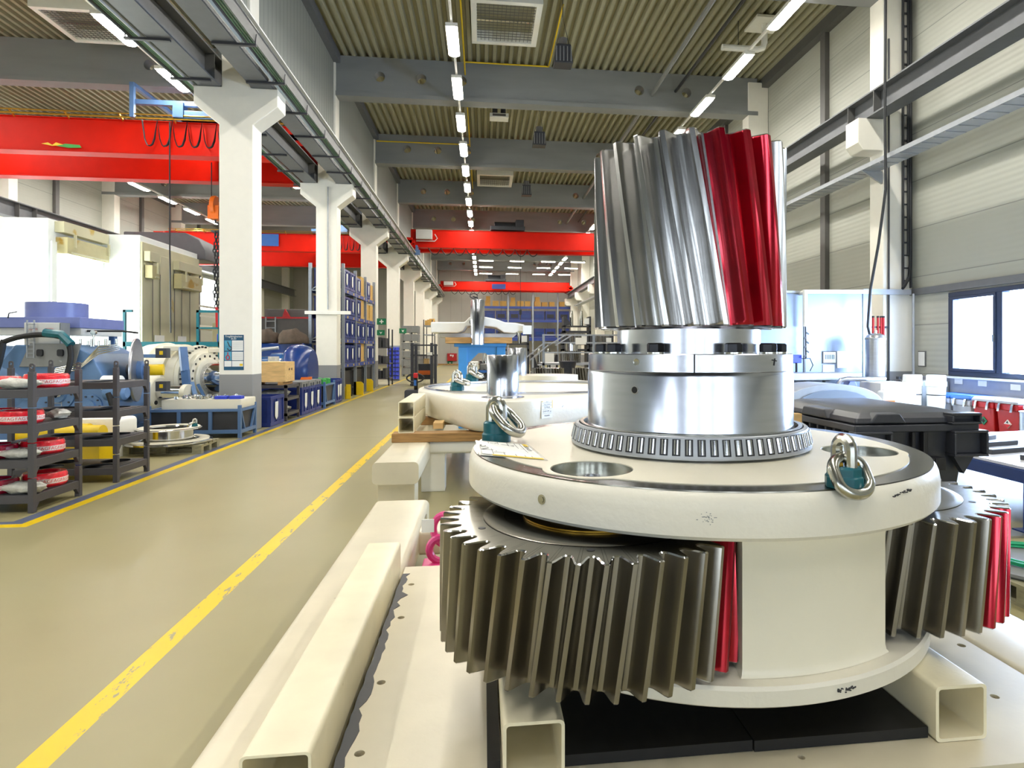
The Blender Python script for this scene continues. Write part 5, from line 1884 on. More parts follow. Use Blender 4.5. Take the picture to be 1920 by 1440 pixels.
# big steel blue gearbox behind the racks -------------------------------------
bx, by, bz = -7.6, 12.3, 1.0
t = thing('blue_gearbox', 'large steel blue gearbox with black hoses and a brake disc behind the grey racks', 'gearbox', (bx, by, 0))
ax = (1, 0, 0)
MB().lathe([(0, -3.0), (.62, -3.0), (.78, -2.8), (.80, -2.2), (.74, -2.15), (.74, -1.7), (.86, -1.6), (.86, -1.25), (.80, -1.2), (.76, -.7), (.70, -.35), (.60, -.1), (0, -.1)], (bx, by, bz), 56, ax).build('drum_housing', M['lblue'], t)
MB().lathe([(.80, -1.95), (.90, -1.95), (.90, -1.82), (.80, -1.82)], (bx, by, bz), 56, ax, closed=True).build('flange', M['lblue'], t)
b = MB()
for i in range(28):
    a = 2 * pi * i / 28
    b.cyl((bx - 1.22, by + .82 * cos(a), bz + .82 * sin(a)), (bx - 1.19, by + .82 * cos(a), bz + .82 * sin(a)), .02, 6)
b.build('flange_bolts', M['dark'], t)
h = MB().prism([(-.55, .28), (1.05, .28), (1.15, .5), (1.15, 1.05), (.85, 1.62), (.55, 1.78), (-.35, 1.78), (-.55, 1.5)], by - .62, by + .75, 'XZ', at=(bx, 0, 0))
h.build('gear_case', M['lblue'], t, bevel=.03, seg=3)
b = MB()
for cx_, cz, r in ((.35, .92, .26), (.85, .72, .2), (-.15, 1.05, .22)):
    b.lathe([(0, .07), (r * .5, .07), (r * .55, .03), (r, .03), (r * 1.02, 0)], (bx + cx_, by - .62, cz), 32, (0, -1, 0))
b.build('bearing_cover', M['lblue'], t)
b = MB()
for cx_, cz, r in ((.35, .92, .22), (.85, .72, .17), (-.15, 1.05, .18)):
    for i in range(10):
        a = 2 * pi * i / 10
        b.cyl((bx + cx_ + r * cos(a), by - .65, cz + r * sin(a)), (bx + cx_ + r * cos(a), by - .67, cz + r * sin(a)), .015, 6)
b.build('cover_bolts', M['dark'], t)
MB().cyl((bx + .38, by - .70, .95), (bx + .38, by - .73, .95), .07, 6).build('plug', M['cream'], t)
MB().prism([(-.35, 1.46), (.52, 1.46), (.62, 1.86), (-.18, 1.86)], 0, .03, 'XZ', at=(bx + .1, by - .66, -.06)).build('inspection_cover', M['greengrey'], t, bevel=.008)
b = MB()
for dx in (.1, .42):
    b.prism(rr(dx - .05, 1.62, dx + .04, 1.74, .03, 3), -.04, 0, 'XZ', at=(bx, by - .665, -.04))
b.build('grip_slot', M['black'], t)
for k, pts in enumerate(([(-.95, -.75, .75), (-.9, -.8, 1.2), (-.7, -.82, 1.6), (-.3, -.8, 1.86), (.15, -.75, 1.95), (.5, -.72, 1.88), (.62, -.75, 1.6), (.55, -.78, 1.2), (.38, -.8, .9)],
                        [(-.38, -.8, 1.86), (-.42, -.84, 1.5), (-.5, -.84, 1.15), (-.35, -.8, .95)])):
    P = []
    n = len(pts)
    for i in range(n - 1):
        for s_ in range(4):
            f = s_ / 4
            p0, p1, p2, p3 = (Vector(pts[max(0, i - 1)]), Vector(pts[i]), Vector(pts[i + 1]), Vector(pts[min(n - 1, i + 2)]))
            P.append(.5 * ((2 * p1) + (-p0 + p2) * f + (2 * p0 - 5 * p1 + 4 * p2 - p3) * f * f + (-p0 + 3 * p1 - 3 * p2 + p3) * f ** 3) + Vector((bx, by, 0)))
    P.append(Vector(pts[-1]) + Vector((bx, by, 0)))
    MB().tube(P, .045, 8).build('hose', M['rubber'], t)
MB().tube([(bx + .2, by - .74, 1.98), (bx + .45, by - .72, 1.95), (bx + .62, by - .74, 1.78)], .075, 8).build('hose_sleeve', M['teal'], t)
for k in range(4):
    MB().tube([(bx + .2 + .05 * k, by - .7, 1.25 + .04 * k), (bx + .7 + .03 * k, by - .7, 1.35 + .04 * k), (bx + 1.0, by - .66, 1.62 + .04 * k), (bx + 1.2, by - .4, 1.7 + .03 * k)], .012, 6).build('oil_line', M['zinc'], t)
b = MB()
for i in range(7):
    z = .5 + .09 * i
    b.box(bx + .25, by - .66, z, bx + .42, by - .645, z + .012)
b.box(bx + .25, by - .66, .45, bx + .262, by - .645, 1.1).box(bx + .41, by - .66, .45, bx + .422, by - .645, 1.1)
b.box(bx - .13, by - .67, 1.55, bx - .11, by - .65, 2.2).box(bx - .02, by - .67, 1.55, bx, by - .65, 2.2)
for i in range(9):
    b.box(bx - .13, by - .67, 1.56 + .07 * i, bx, by - .65, 1.57 + .07 * i)
b.build('wire_basket_tray', M['galv'], t)
MB().cyl((bx + 1.15, by, 1.32), (bx + 1.3, by, 1.32), .12, 20).build('input_shaft', M['dark'], t)
MB().lathe([(0, 0), (.58, 0), (.585, .012), (.585, .032), (.58, .044), (0, .044)], (bx + 1.25, by, 1.32), 56, (.955, .296, 0)).build('brake_disc', M['stainless'], t)
MB().lathe([(0, .04), (.17, .04), (.17, .12), (.11, .13), (.11, .2), (0, .2)], (bx + 1.25, by, 1.32), 24, (.955, .296, 0)).build('coupling_hub', M['frame_blue'], t)
MB().cyl((bx + 1.44, by + .06, 1.32), (bx + 1.68, by + .13, 1.32), .105, 18).build('yellow_cover', M['yellow'], t)
for z in (1.0, 1.62):
    MB().box(bx + 1.55, by + .1, z - .08, bx + 1.74, by + .25, z + .1).build('bearing_block', M['dark'], t)
    MB().box(bx + 1.62, by + .094, z - .02, bx + 1.68, by + .1, z + .05).build('yellow_dot', M['yellow'], t)
# frame
for x in (-2.7, -1.4, .1, .9):
    MB().box(bx + x, by - .75, 0, bx + x + .14, by - .6, .75 if x < 0 else .3).build('frame_leg', M['frame_blue'], t)
MB().box(bx - 2.9, by - .8, .18, bx + 2.1, by - .62, .30).build('frame_beam', M['frame_blue'], t)
MB().box(bx - 2.9, by + .5, .18, bx + 2.1, by + .68, .30).build('frame_beam', M['frame_blue'], t)
MB().tube([(bx + .15, by - .9, .62), (bx + .5, by - .95, .62), (bx + .62, by - .95, .58), (bx + .68, by - .95, .4)], .04, 8).build('drain_pipe', M['galv'], t)
b = MB()
for i in range(12):
    x, z = bx + .2 + .09 * i, .5 + .06 * sin(i * 2.1)
    b.cyl((x, by - .7, z), (x, by - .82, z + .03 * sin(i)), .03 + .012 * (i % 3), 8)
b.build('pump_fittings', M['dark'], t)
MB().tube([(bx + 1.25, by - .8, .95), (bx + 1.35, by - .85, .7), (bx + 1.3, by - .85, .4), (bx + 1.05, by - .8, .3), (bx + .75, by - .78, .28)], .055, 8).build('hose', M['rubber'], t)
b = MB().lathe([(0, 0), (.13, 0), (.13, .3), (.09, .34), (0, .34)], (bx + 1.15, by - .7, .95), 18, (1, 0, 0))
b.build('pump', M['lblue'], t)
MB().cyl((bx + 1.12, by - .72, 1.12), (bx + 1.4, by - .72, 1.12), .13, 16).build('oil_filter', M['white'], t)
MB().cyl((bx + .72, by - .3, 1.75), (bx + .72, by - .3, 1.98), .02, 6).cyl((bx + .72, by - .33, 2.0), (bx + .72, by - .27, 2.0), .045, 12).build('gauge', M['zinc'], t)
b = MB()
for i in range(8):
    b.cyl((bx + .35 + .1 * i, by - .25 + .04 * (i % 3), 1.75), (bx + .35 + .1 * i, by - .25 + .04 * (i % 3), 1.86 + .03 * (i % 2)), .022, 6)
b.build('valve_fittings', M['zinc'], t)

# slab with cylinder and control box on top of the machine
t2 = thing('fan_unit', 'lilac blue fan unit with round drum on a frame above the blue gearbox', 'fan unit', (-7.75, 12.4, 1.95))
MB().box(-8.72, 12.0, 2.08, -7.1, 13.36, 2.27).build('upper_plate', M['lilac'], t2, bevel=.01)
MB().box(-8.7, 12.05, 1.95, -7.12, 13.34, 2.08).build('lower_plate', M['grey_box'], t2, bevel=.01)
MB().lathe([(0, 2.27), (.47, 2.27), (.47, 2.55), (.455, 2.555), (.44, 2.5), (0, 2.5)], (-7.85, 12.6, 0), 48).build('drum', M['lilac'], t2)
b = MB()
for x in (-8.6, -7.3):
    MB().box(x, 13.2, 0, x + .1, 13.32, 1.95).build('leg', M['frame_blue'], t2)
MB().tube([(-8.25, 11.98, 2.25), (-8.2, 11.93, 2.33), (-8.1, 11.98, 2.36)], .012, 6).build('lift_handle', M['dark'], t2)
MB().tube([(-7.1, 12.2, 2.03), (-6.5, 12.2, 2.03), (-6.25, 12.2, 2.0)], .02, 6).build('hose_end', M['rubber'], t2)
_k0 = set(bpy.data.objects)
t2 = thing('control_box', 'light grey control box with red warning lettering mounted above the blue gearbox', 'control box', (-7.85, 11.85, 1.85))
MB().box(-8.08, 11.7, 1.83, -7.52, 11.95, 2.22).build('cabinet', M['grey_box'], t2, bevel=.01)
MB().box(-7.51, 11.7, 1.83, -7.505, 11.95, 2.22).build('side_panel', M['greengrey'], t2)
mb = MB()
for x, z in ((-7.93, 2.10), (-7.68, 2.10), (-7.93, 2.0), (-7.68, 2.0)):
    put_text(mb, 'ACHTUNG', .028, (x, 11.699, z), (1, 0, 0), (0, 0, 1))
    mb.box(x - .06, 11.697, z + .016, x + .06, 11.6985, z + .020)
mb.build('warning_text', M['label_red'], t2)
MB().prism([(-7.845, 1.985), (-7.765, 1.985), (-7.805, 2.05)], 11.697, 11.6995, 'XZ').build('warning_triangle', M['yellow'], t2)
b = MB()
for i in range(6):
    b.tube([(-7.85 + .06 * i, 11.85, 1.83), (-7.84 + .06 * i, 11.9, 1.76), (-7.78 + .05 * i, 12.0, 1.70)], .012, 6)
b.build('cable_glands', M['galv'], t2)
MB().tube([(-7.92, 11.8, 1.83), (-7.9, 11.75, 1.68), (-7.7, 11.7, 1.6), (-7.45, 11.65, 1.55)], .02, 6).build('conduit', M['galv'], t2)


for o in set(bpy.data.objects) - _k0:
    if o.parent is None:
        o.location.x += .27
        o.location.z -= .06
        MATRIX[o.name] = Matrix.Translation(o.location)
# cream gearbox with polished shaft in a blue cradle ----------------------------------
gx, gy, gz = -6.98, 15.95, 1.02
d = Vector((.97, -.23, 0)).normalized()
t = thing('cream_gearbox', 'cream gearbox with a polished shaft end in a blue cradle behind the pallet', 'gearbox', (gx, gy, 0))
c0 = (gx, gy, gz)
MB().lathe([(0, -1.25), (.55, -1.25), (.66, -1.1), (.80, -1.0), (.84, -.6), (.80, -.55), (.80, -.15), (0, -.15)], c0, 56, d).build('rear_drum', M['cream'], t)
MB().lathe([(0, -.15), (.72, -.15), (.74, .10), (.70, .14), (0, .14)], c0, 56, d).build('middle_body', M['cream'], t)
MB().lathe([(0, .14), (.76, .14), (.78, .17), (.78, .26), (.70, .28), (.62, .30), (.60, .42), (0, .42)], c0, 56, d).build('front_flange', M['cream'], t)
sd = Vector((-d.y, d.x, 0))
def onax(h, r, a):
    return Vector(c0) + d * h + sd * (r * cos(a)) + Vector((0, 0, r * sin(a)))
b = MB()
for i in range(40):
    a = 2 * pi * i / 40
    b.cyl(onax(.275, .735, a), onax(.31, .735, a), .026, 6)
for i in range(18):
    a = 2 * pi * i / 18
    b.cyl(onax(.42, .52, a), onax(.424, .52, a), .03, 10)
b.build('bolt_ring', M['black'], t)
MB().lathe([(.0, .42), (.47, .42), (.47, .47), (.42, .49), (0, .49)], c0, 48, d).build('seal_ring', M['cream'], t)
MB().lathe([(.0, .49), (.36, .49), (.36, 1.0), (.35, 1.01), (.30, 1.01), (.30, .9), (0, .9)], c0, 48, d).build('shaft', M['polished'], t)
P0 = Vector((gx, gy, 0)) - sd * .85 - d * .3
arm = MB().lathe([(0, -.2), (.34, -.2), (.36, -.15), (.36, .18), (.33, .2), (0, .2)], (P0.x, P0.y, .72), 32, d)
arm.bar((P0.x, P0.y, .78), (gx - d.x * .3 + sd.x * .2, gy - d.y * .3 + sd.y * .2, 1.35), .34, .55)
arm.build('torque_arm', M['cream'], t, bevel=.02)
MB().cyl(Vector((P0.x, P0.y, .72)) + d * .2, Vector((P0.x, P0.y, .72)) + d * .85, .17, 28).build('arm_pin', M['polished'], t)
MB().cyl(Vector((P0.x, P0.y, .72)) + d * .78, Vector((P0.x, P0.y, .72)) + d * .9, .19, 24).build('pin_cap', M['cream'], t)
b = MB().cyl(Vector((P0.x, P0.y, .50)) + d * .2 - sd * .15, Vector((P0.x, P0.y, .50)) + d * .206 - sd * .15, .05, 12)
b.build('bore', M['black'], t)
f = MB()
def F(h, s_, z):
    return Vector((gx, gy, 0)) + d * h + sd * s_ + Vector((0, 0, z))
for s_ in (-.78, .78):
    f.bar(F(.35, s_ * .95, 1.75), F(.45, s_ * 1.02, 1.2), .16, .1)
    f.bar(F(.45, s_ * 1.02, 1.24), F(.5, s_ * .9, .15), .16, .1)
f.bar(F(-.9, -.9, .2), F(.9, -.9, .2), .16).bar(F(-.9, .9, .2), F(.9, .9, .2), .16)
f.bar(F(.5, -.9, .2), F(.5, .9, .2), .14).bar(F(-.8, -.9, .2), F(-.8, .9, .2), .14)
f.bar(F(.2, -.97, 1.55), F(-1.2, -.95, 1.55), .08)
f.build('cradle_frame', M['frame_blue'], t, bevel=.01)
f = MB()
f.bar(F(.55, -.72, .95), F(1.0, -.95, .02), .09, .05).bar(F(.62, -.6, .9), F(.98, -.45, .02), .09, .05).bar(F(.6, .62, .95), F(1.0, .35, .02), .09, .05)
f.build('support_strut', M['lblue'], t)
MB().prism(rr(-.8, 0, .8, .06, .01, 2), -.6, .6, 'XZ', at=(gx, gy, .0)).build('floor_plate', M['dark'], t)
b = MB().box(gx - .4, gy - .75, 1.78, gx + .35, gy - .2, 1.84)
MB().bar(F(-.1, -.55, 1.72), F(.32, -.55, 1.72), .5, .12).bar(F(-.1, .45, 1.68), F(.32, .45, 1.68), .5, .12).build('top_lug_plate', M['cream'], t, bevel=.02)

# teal platform railing behind
t = thing('platform_railing', 'teal platform railing behind the cream gearbox', 'railing', (-9, 19.4, 0))
b = MB()
for x in (-10.35, -8.35, -7.75, -7.1):
    b.box(x, 19.4, 1.2, x + .07, 19.47, 2.85)
b.box(-8.35, 19.4, 2.78, -7.1, 19.47, 2.85).box(-8.35, 19.4, 2.3, -7.1, 19.45, 2.35).box(-10.35, 19.4, 2.78, -10.1, 19.47, 2.85)
b.build('guard_rail', M['teal'], t)
MB().box(-10.35, 19.4, 1.78, -7.0, 20.6, 1.92).build('deck', M['teal'], t)
b = MB()
for x in (-10.2, -8.6, -7.2):
    b.box(x, 19.5, 0, x + .1, 19.6, 1.78)
b.build('support_leg', M['teal'], t)
for x, w in ((-7.9, 'large'), (-7.35, 'small')):
    single(MB().box(x, 19.7, 1.921, x + (.42 if w == 'large' else .3), 20.1, 2.16), 'small_bin', M['binblue'], '%s bright blue bin on the teal platform' % w, 'bin', bevel=.01)

# dark petrol gearbox between the first two columns ----------------------------------
px, py, pz = -6.1, 18.6, 1.08
t = thing('petrol_gearbox', 'glossy dark blue gearbox between the first and second columns', 'gearbox', (px, py, 0))
MB().lathe([(0, -.95), (.30, -.95), (.34, -.5), (.46, -.45), (.48, -.25), (.42, -.2), (.44, .1), (.52, .15), (.54, .5), (.62, .55), (.62, .62), (0, .62)], (px, py, pz), 48, (1, 0, 0)).build('casing', M['dblue'], t)
MB().lathe([(0, .62), (.70, .62), (.74, .68), (.76, .95), (.70, 1.15), (.60, 1.25), (0, 1.28)], (px, py, pz), 48, (1, 0, 0)).build('end_bell', M['deepblue'], t)
b = MB()
for i in range(20):
    a = 2 * pi * i / 20
    b.cyl((px + .6, py + .58 * cos(a), pz + .58 * sin(a)), (px + .52, py + .58 * cos(a), pz + .58 * sin(a)), .025, 6)
b.build('flange_bolts', M['dark'], t)
MB().box(px - .2, py - .5, pz - .12, px + .0, py - .4, pz + .05).box(px + .62, py - .8, pz + .1, px + .8, py - .7, pz + .25).build('name_plate', M['cream'], t)
b = MB()
for x in (-.7, .3, .95):
    b.box(px + x, py - .5, 0, px + x + .16, py + .5, pz - .35)
b.build('support', M['deepblue'], t)
MB().cyl((px - 1.3, py, pz), (px - .95, py, pz), .2, 24).build('shaft', M['dblue'], t)
b = MB().tube([(px - .3, py - .3, pz + .5), (px, py - .35, pz + .62), (px + .4, py - .3, pz + .66)], .05, 8).box(px - .6, py - .2, pz + .36, px - .35, py + .1, pz + .5)
b.build('top_pipes', M['galv'], t)
MB().box(px + .22, py - .62, pz + .05, px + .5, py - .56, pz + .42).build('plastic_cover', M['film'], t)
def tarp(x, y, z, sx, sz, lb):
    mb = MB()
    mb.sphere((0, 0, 0), 1, 20)
    for v in mb.bm.verts:
        k = 1 + .1 * sin(9 * v.co.x) + rnd.uniform(-.06, .06)
        v.co = Vector((x + v.co.x * sx * k, y + v.co.y * .5, z + max(-.1, v.co.z * k) * sz))
    return single(mb, 'tarpaulin', M['tarp'], lb, 'tarpaulin', sharp=70)
tarp(-7.05, 21.4, 1.95, .42, .42, 'brown tarpaulin bundle above the dark blue gearbox, next to the first column')
tarp(-6.2, 21.3, 1.92, .48, .45, 'brown tarpaulin bundle above the dark blue gearbox, next to the second column')
single(MB().box(-7.6, 21.0, 0, -5.75, 22.0, 1.9), 'machine_base', M['deepblue'], 'dark blue machine block under the brown tarpaulins', 'machine', bevel=.03)

# grey container block with ladder and red rail
t = thing('grey_tank', 'large grey steel tank with a ladder behind the tarpaulins', 'tank', (-8.3, 27, 0))
MB().box(-9.2, 26.5, 0, -6.9, 28.5, 2.95).box(-8.9, 26.8, 2.95, -7.1, 28.4, 3.35).build('tank_body', M['post_grey'], t, bevel=.02)
b = MB()
b.box(-8.75, 26.4, 1.0, -8.70, 26.44, 3.0).box(-8.38, 26.4, 1.0, -8.33, 26.44, 3.0)
for i in range(7):
    b.box(-8.70, 26.4, 1.2 + .27 * i, -8.38, 26.44, 1.24 + .27 * i)
b.build('ladder', M['galv'], t)
MB().box(-9.2, 26.45, 2.95, -6.9, 26.5, 3.02).prism([(-8.1, 3.02), (-7.8, 3.02), (-8.0, 3.35)], 26.45, 26.55, 'XZ').build('red_rail', M['redbin'], t)
t = thing('grey_cabinet', 'beige wall cabinet with three round gauges beside the grey tank', 'cabinet', (-9.9, 26, 0))
MB().box(-10.6, 26, 0, -9.35, 27, 2.75).build('cabinet_body', M['beige'], t, bevel=.02)
MB().box(-10.35, 25.97, 1.75, -9.5, 26, 2.2).build('screen', M['post_grey'], t)
for i in range(3):
    MB().cyl((-10.3 + .35 * i, 25.97, 2.5), (-10.3 + .35 * i, 26, 2.5), .06, 12).build('gauge', M['dark'], t)
t = thing('service_gallery', 'grey gallery with railings along the outer wall seen between the columns', 'gallery', (-16, 33, 0))
MB().box(-18.8, 24, 3.0, -17.2, 46, 3.2).build('deck', M['white'], t)
b = MB()
for z in (3.7, 4.3):
    b.box(-17.25, 24, z, -17.15, 46, z + .12)
b.build('guard_rail', M['girder_light'], t)
for i in range(8):
    MB().box(-17.3, 24.5 + 3 * i, 0, -17.1, 24.7 + 3 * i, 3).build('support_post', M['girder_light'], t)

# acoustic enclosure with hoods ---------------------------------------------------------
t = thing('test_enclosure', 'tall stepped test bench enclosure with beige panels and stained door hoods', 'enclosure', (-12, 20, 0))
b = MB().box(-17.5, 18.1, 0, -12.8, 24.5, 5.18).box(-12.8, 18.1, 0, -11.5, 24.5, 5.2)
b.build('front_wall', M['panel_white'], t, bevel=.015)
MB().box(-11.5, 20.45, 0, -10.42, 24.3, 5.2).build('step_wall', M['panel_white'], t, bevel=.015)
MB().box(-10.42, 20.47, 0, -10.36, 24.3, 5.0).box(-10.40, 21.5, 0, -10.33, 22.3, 4.72).build('side_panel', M['beige'], t, bevel=.01)
b = MB()
for y in (21.0, 21.45, 22.4, 22.9, 23.5):
    b.box(-10.335, y, .1, -10.325, y + .025, 4.4)
b.build('panel_seam', M['post_grey'], t)
def hood(x, y0, y1, z0, z1, dpt, cap):
    MB().box(x, y0, z0, x + dpt, y1, z1).build('door_hood', M['beige_dirty'], t, bevel=.012)
    MB().box(x, y0 - .05, z1 + .12, x + dpt * .8, y1 + .1, z1 + .42).build('upper_trim', M['beige'], t, bevel=.01)
    g = MB()
    for yy in (y0 + .25, y1 - .1):
        g.box(x + dpt, yy, z1 - .25, x + dpt + .05, yy + .06, z1 + .1)
    g.box(x + dpt, y0 + .15, z0 + .03, x + dpt + .03, y1 - .1, z0 + .07)
    g.build('hood_bracket', M['beige'], t)
hood(-11.5, 18.4, 20.3, 4.30, 4.75, .3, True)
hood(-12.8, 15.6, 17.7, 4.45, 4.8, .32, True)
hood(-10.33, 20.55, 21.0, 3.9, 4.3, .22, True)
hood(-10.33, 22.35, 23.9, 3.75, 4.25, .25, True)
# sliding doors under the hoods, strong light put in as emission
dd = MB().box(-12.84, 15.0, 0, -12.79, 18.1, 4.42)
struct(dd.build('window_2', M['surface_glow']))
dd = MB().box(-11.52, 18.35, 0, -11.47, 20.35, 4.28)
struct(dd.build('window_3', M['surface_glow']))
MB().box(-13.4, 14.9, 4.4, -12.79, 18.1, 5.15).build('lintel', M['panel_white'], t)
MB().box(-11.47, 18.15, 0, -11.43, 18.35, 4.6).box(-11.47, 20.3, 0, -11.43, 20.42, 4.6).build('door_post', M['panel_white'], t)
t = thing('air_duct', 'large blue grey curved duct on top of the test enclosure', 'duct', (-11.5, 24.5, 5.2))
P = [(-13.0, 0), (-10.2, 0), (-10.2, .35), (-10.4, .75), (-10.9, 1.0), (-13.0, 1.0)]
MB().prism([(a, 5.0 + b_) for a, b_ in P], 24.4, 25.6, 'XZ').build('duct_body', M['lilac'] if False else M['girder'], t, bevel=.05, seg=3)
for k, (y, w) in enumerate(((21.1, 'nearer'), (22.6, 'farther'))):
    tt = thing('wall_notice', 'white notice with dark round symbol on the beige enclosure, the %s one' % w, 'notice', (-10.3, y, 2.0))
    MB().box(-10.32, y, 1.5, -10.31, y + .6, 2.15).build('sheet', M['paper'], tt)
    MB().cyl((-10.31, y + .3, 1.75), (-10.305, y + .3, 1.75), .14, 14).build('symbol', M['ink'], tt)
# ================================================================ RIGHT SIDE
# black wheeled container
x0, x1, y0, y1 = 2.93, 3.95, 4.6, 5.97
t = thing('waste_container', 'big black plastic waste container with ribbed rim and closed lid behind the carrier', 'container', (3.45, 5.3, 0))
b = MB()
bt = [(x0 + .12, y0 + .12), (x1 - .12, y0 + .12), (x1 - .12, y1 - .12), (x0 + .12, y1 - .12)]
tp = [(x0 + .02, y0 + .02), (x1 - .02, y0 + .02), (x1 - .02, y1 - .02), (x0 + .02, y1 - .02)]
b.hexa([(*p, .18) for p in bt] + [(*p, 1.06) for p in tp])
b.build('body', M['plastic_black'], t, bevel=.03, seg=3)
r = MB()
r.box(x0 - .03, y0 - .03, 1.04, x1 + .03, y1 + .03, 1.10)
r.build('rim', M['plastic_black'], t, bevel=.012)
s = MB()
for i in range(10):
    y = y0 + .12 + .13 * i
    s.prism([(x0 - .03, 1.04), (x0 - .03, .86), (x0 + .03, .80), (x0 + .03, 1.04)], y, y + .02, 'XZ')
s.build('rim_ribs', M['plastic_black'], t)
def pocket(mb, px0, px1, pz0, pz1, y):
    w = .02
    mb.box(px0, y - .07, pz0, px1, y + .04, pz0 + w).box(px0, y - .07, pz1 - w, px1, y + .04, pz1)
    mb.box(px0, y - .07, pz0 + w, px0 + w, y + .04, pz1 - w).box(px1 - w, y - .07, pz0 + w, px1, y + .04, pz1 - w)
    mb.box(px0 + w, y - .005, pz0 + w, px1 - w, y + .03, pz1 - w)
for a, b_, z in ((x0 - .04, x0 + .27, .86), (x1 - .22, x1 + .08, .84)):
    p = MB()
    pocket(p, a, b_, z, 1.05, y0)
    p.build('grip_pocket', M['plastic_black'], t, bevel=.006)
MB().prism([(x1 - .2, .84), (x1 - .02, .84), (x1 - .11, .70)], y0 - .03, y0 + .02, 'XZ').build('gusset', M['plastic_black'], t)
MB().cyl((3.42, y0 - .10, .80), (3.42, y0 + .05, .80), .055, 18).cyl((3.53, y0 - .08, .79), (3.53, y0 + .05, .79), .05, 18).box(3.55, y0 - .09, .74, 3.64, y0 + .02, .84).box(3.49, y0 - .03, .82, 3.53, y0 + .02, 1.04).box(3.40, y0 - .02, .84, 3.43, y0 + .02, 1.04).build('trunnion', M['black'], t, bevel=.008)
lid = MB()
rows = []
for z, e in ((1.105, -.02), (1.15, .0), (1.185, .06), (1.215, .18), (1.225, .30)):
    rows.append([lid.v(q) for q in ((x0 + e, y0 + e, z), (x1 - e, y0 + e, z), (x1 - e, y1 - e, z), (x0 + e, y1 - e, z))])
for A, B in zip(rows, rows[1:]):
    for i in range(4):
        lid.face([A[i], A[(i + 1) % 4], B[(i + 1) % 4], B[i]])
lid.face(rows[0][::-1])
lid.face(rows[-1])
lid.build('lid', M['plastic_black'], t, bevel=.02)
p = MB()
pocket(p, x1 - .24, x1 + .02, 1.10, 1.19, y0)
p.build('lid_grip', M['plastic_black'], t, bevel=.006)
MB().prism([(x0 + .1, 1.11), (x0 + .42, 1.11), (x0 + .36, 1.19), (x0 + .16, 1.19)], y0 - .03, y0 + .2, 'XZ').prism([(y0 + .35, 1.11), (y0 + .8, 1.11), (y0 + .75, 1.19), (y0 + .4, 1.19)], x0 - .04, x0 + .2, 'YZ').build('lid_stiffener', M['plastic_black'], t, bevel=.015)
b = MB()
for x in (x0 + .15, x1 - .25):
    for y in (y0 + .2, y1 - .25):
        b.cyl((x, y, .09), (x + .05, y, .09), .09, 16)
        b.box(x - .02, y - .03, .1, x + .07, y + .03, .2)
b.build('caster', M['black'], t)
b = MB().cyl((x1 + .03, y0 + .35, .52), (x1 + .12, y0 + .35, .52), .02, 8)
b.build('side_pin', M['black'], t)
single(MB().box(2.72, 5.2, .0, 2.80, 5.28, 1.13), 'wood_post', M['ply'], 'thin pale wood post between the drum and the black container', 'post')

# low dark blue table with white top and black bars
t = thing('blue_table', 'low table with dark blue frame and white top beyond the black container', 'table', (6.2, 6.2, 0))
q = [(4.95, 5.05), (7.6, 5.4), (7.4, 7.5), (5.0, 7.25)]
MB().prism(q, .585, .615, 'XY').build('table_top', M['tabletop'], t, bevel=.006)
fr_ = MB()
for a, b_ in zip(q, q[1:] + q[:1]):
    fr_.bar((a[0], a[1], .525), (b_[0], b_[1], .525), .06, .115)
fr_.build('frame', M['bluetable'], t)
for x, y in ((5.02, 5.15), (5.12, 6.35), (5.2, 7.1), (7.4, 5.5), (7.25, 7.3)):
    MB().box(x, y, 0, x + .1, y + .1, .47).box(x - .06, y - .06, 0, x + .16, y + .16, .012).build('leg', M['bluetable'], t)
for i, ((xa, ya), (xb, yb)) in enumerate((((5.55, 6.62), (6.15, 6.85)), ((5.2, 6.22), (6.04, 6.42)), ((5.2, 5.85), (6.35, 6.12)), ((5.24, 5.48), (6.4, 5.74)))):
    single(MB().bar((xa, ya, .64), (xb, yb, .64), .07, .05), 'black_bar', M['dark'], 'black flat bar on the white table top, %s from the back' % ORD[i], 'bar', 'black bars on the table', bevel=.006)

# pallet with hose at the right edge
euro_pallet(3.95, 4.05, R(92), 'grey pallet on the floor under the green hose, beside the red dyed gear', L_=.9, W_=.9)
single(MB().lathe([(0, .145), (.44, .145), (.46, .16), (.46, .18), (.44, .185), (0, .185)], (3.95, 4.02, 0), 48), 'grey_disc', M['greengrey'], 'round grey lid lying on the pallet under the green hose', 'lid')
hs_ = MB()
for k in range(4):
    r = .26 + .022 * (k % 3)
    hs_.tube([(3.93 + .01 * k + r * cos(a), 4.04 + r * sin(a), .197 + .018 * (k // 2)) for a in [2 * pi * i / 36 for i in range(36)]], .0085, 6, closed=True)
single(hs_, 'green_hose', M['hosegreen'], 'coiled thin green hose on the round grey lid', 'hose')
single(MB().box(3.6, 5.05, 0, 4.9, 6.3, .02), 'steel_sheet', M['stainless'], 'flat steel sheet on the floor beneath the blue table edge', 'sheet')
single(MB().box(5.55, 5.6, 0, 5.85, 5.68, .05).tube([(5.6, 5.64, .05), (5.65, 5.64, .1), (5.75, 5.64, .1), (5.8, 5.64, .05)], .012, 6), 'black_clamp', M['black'], 'small black clamp lying on the floor under the blue table', 'clamp')

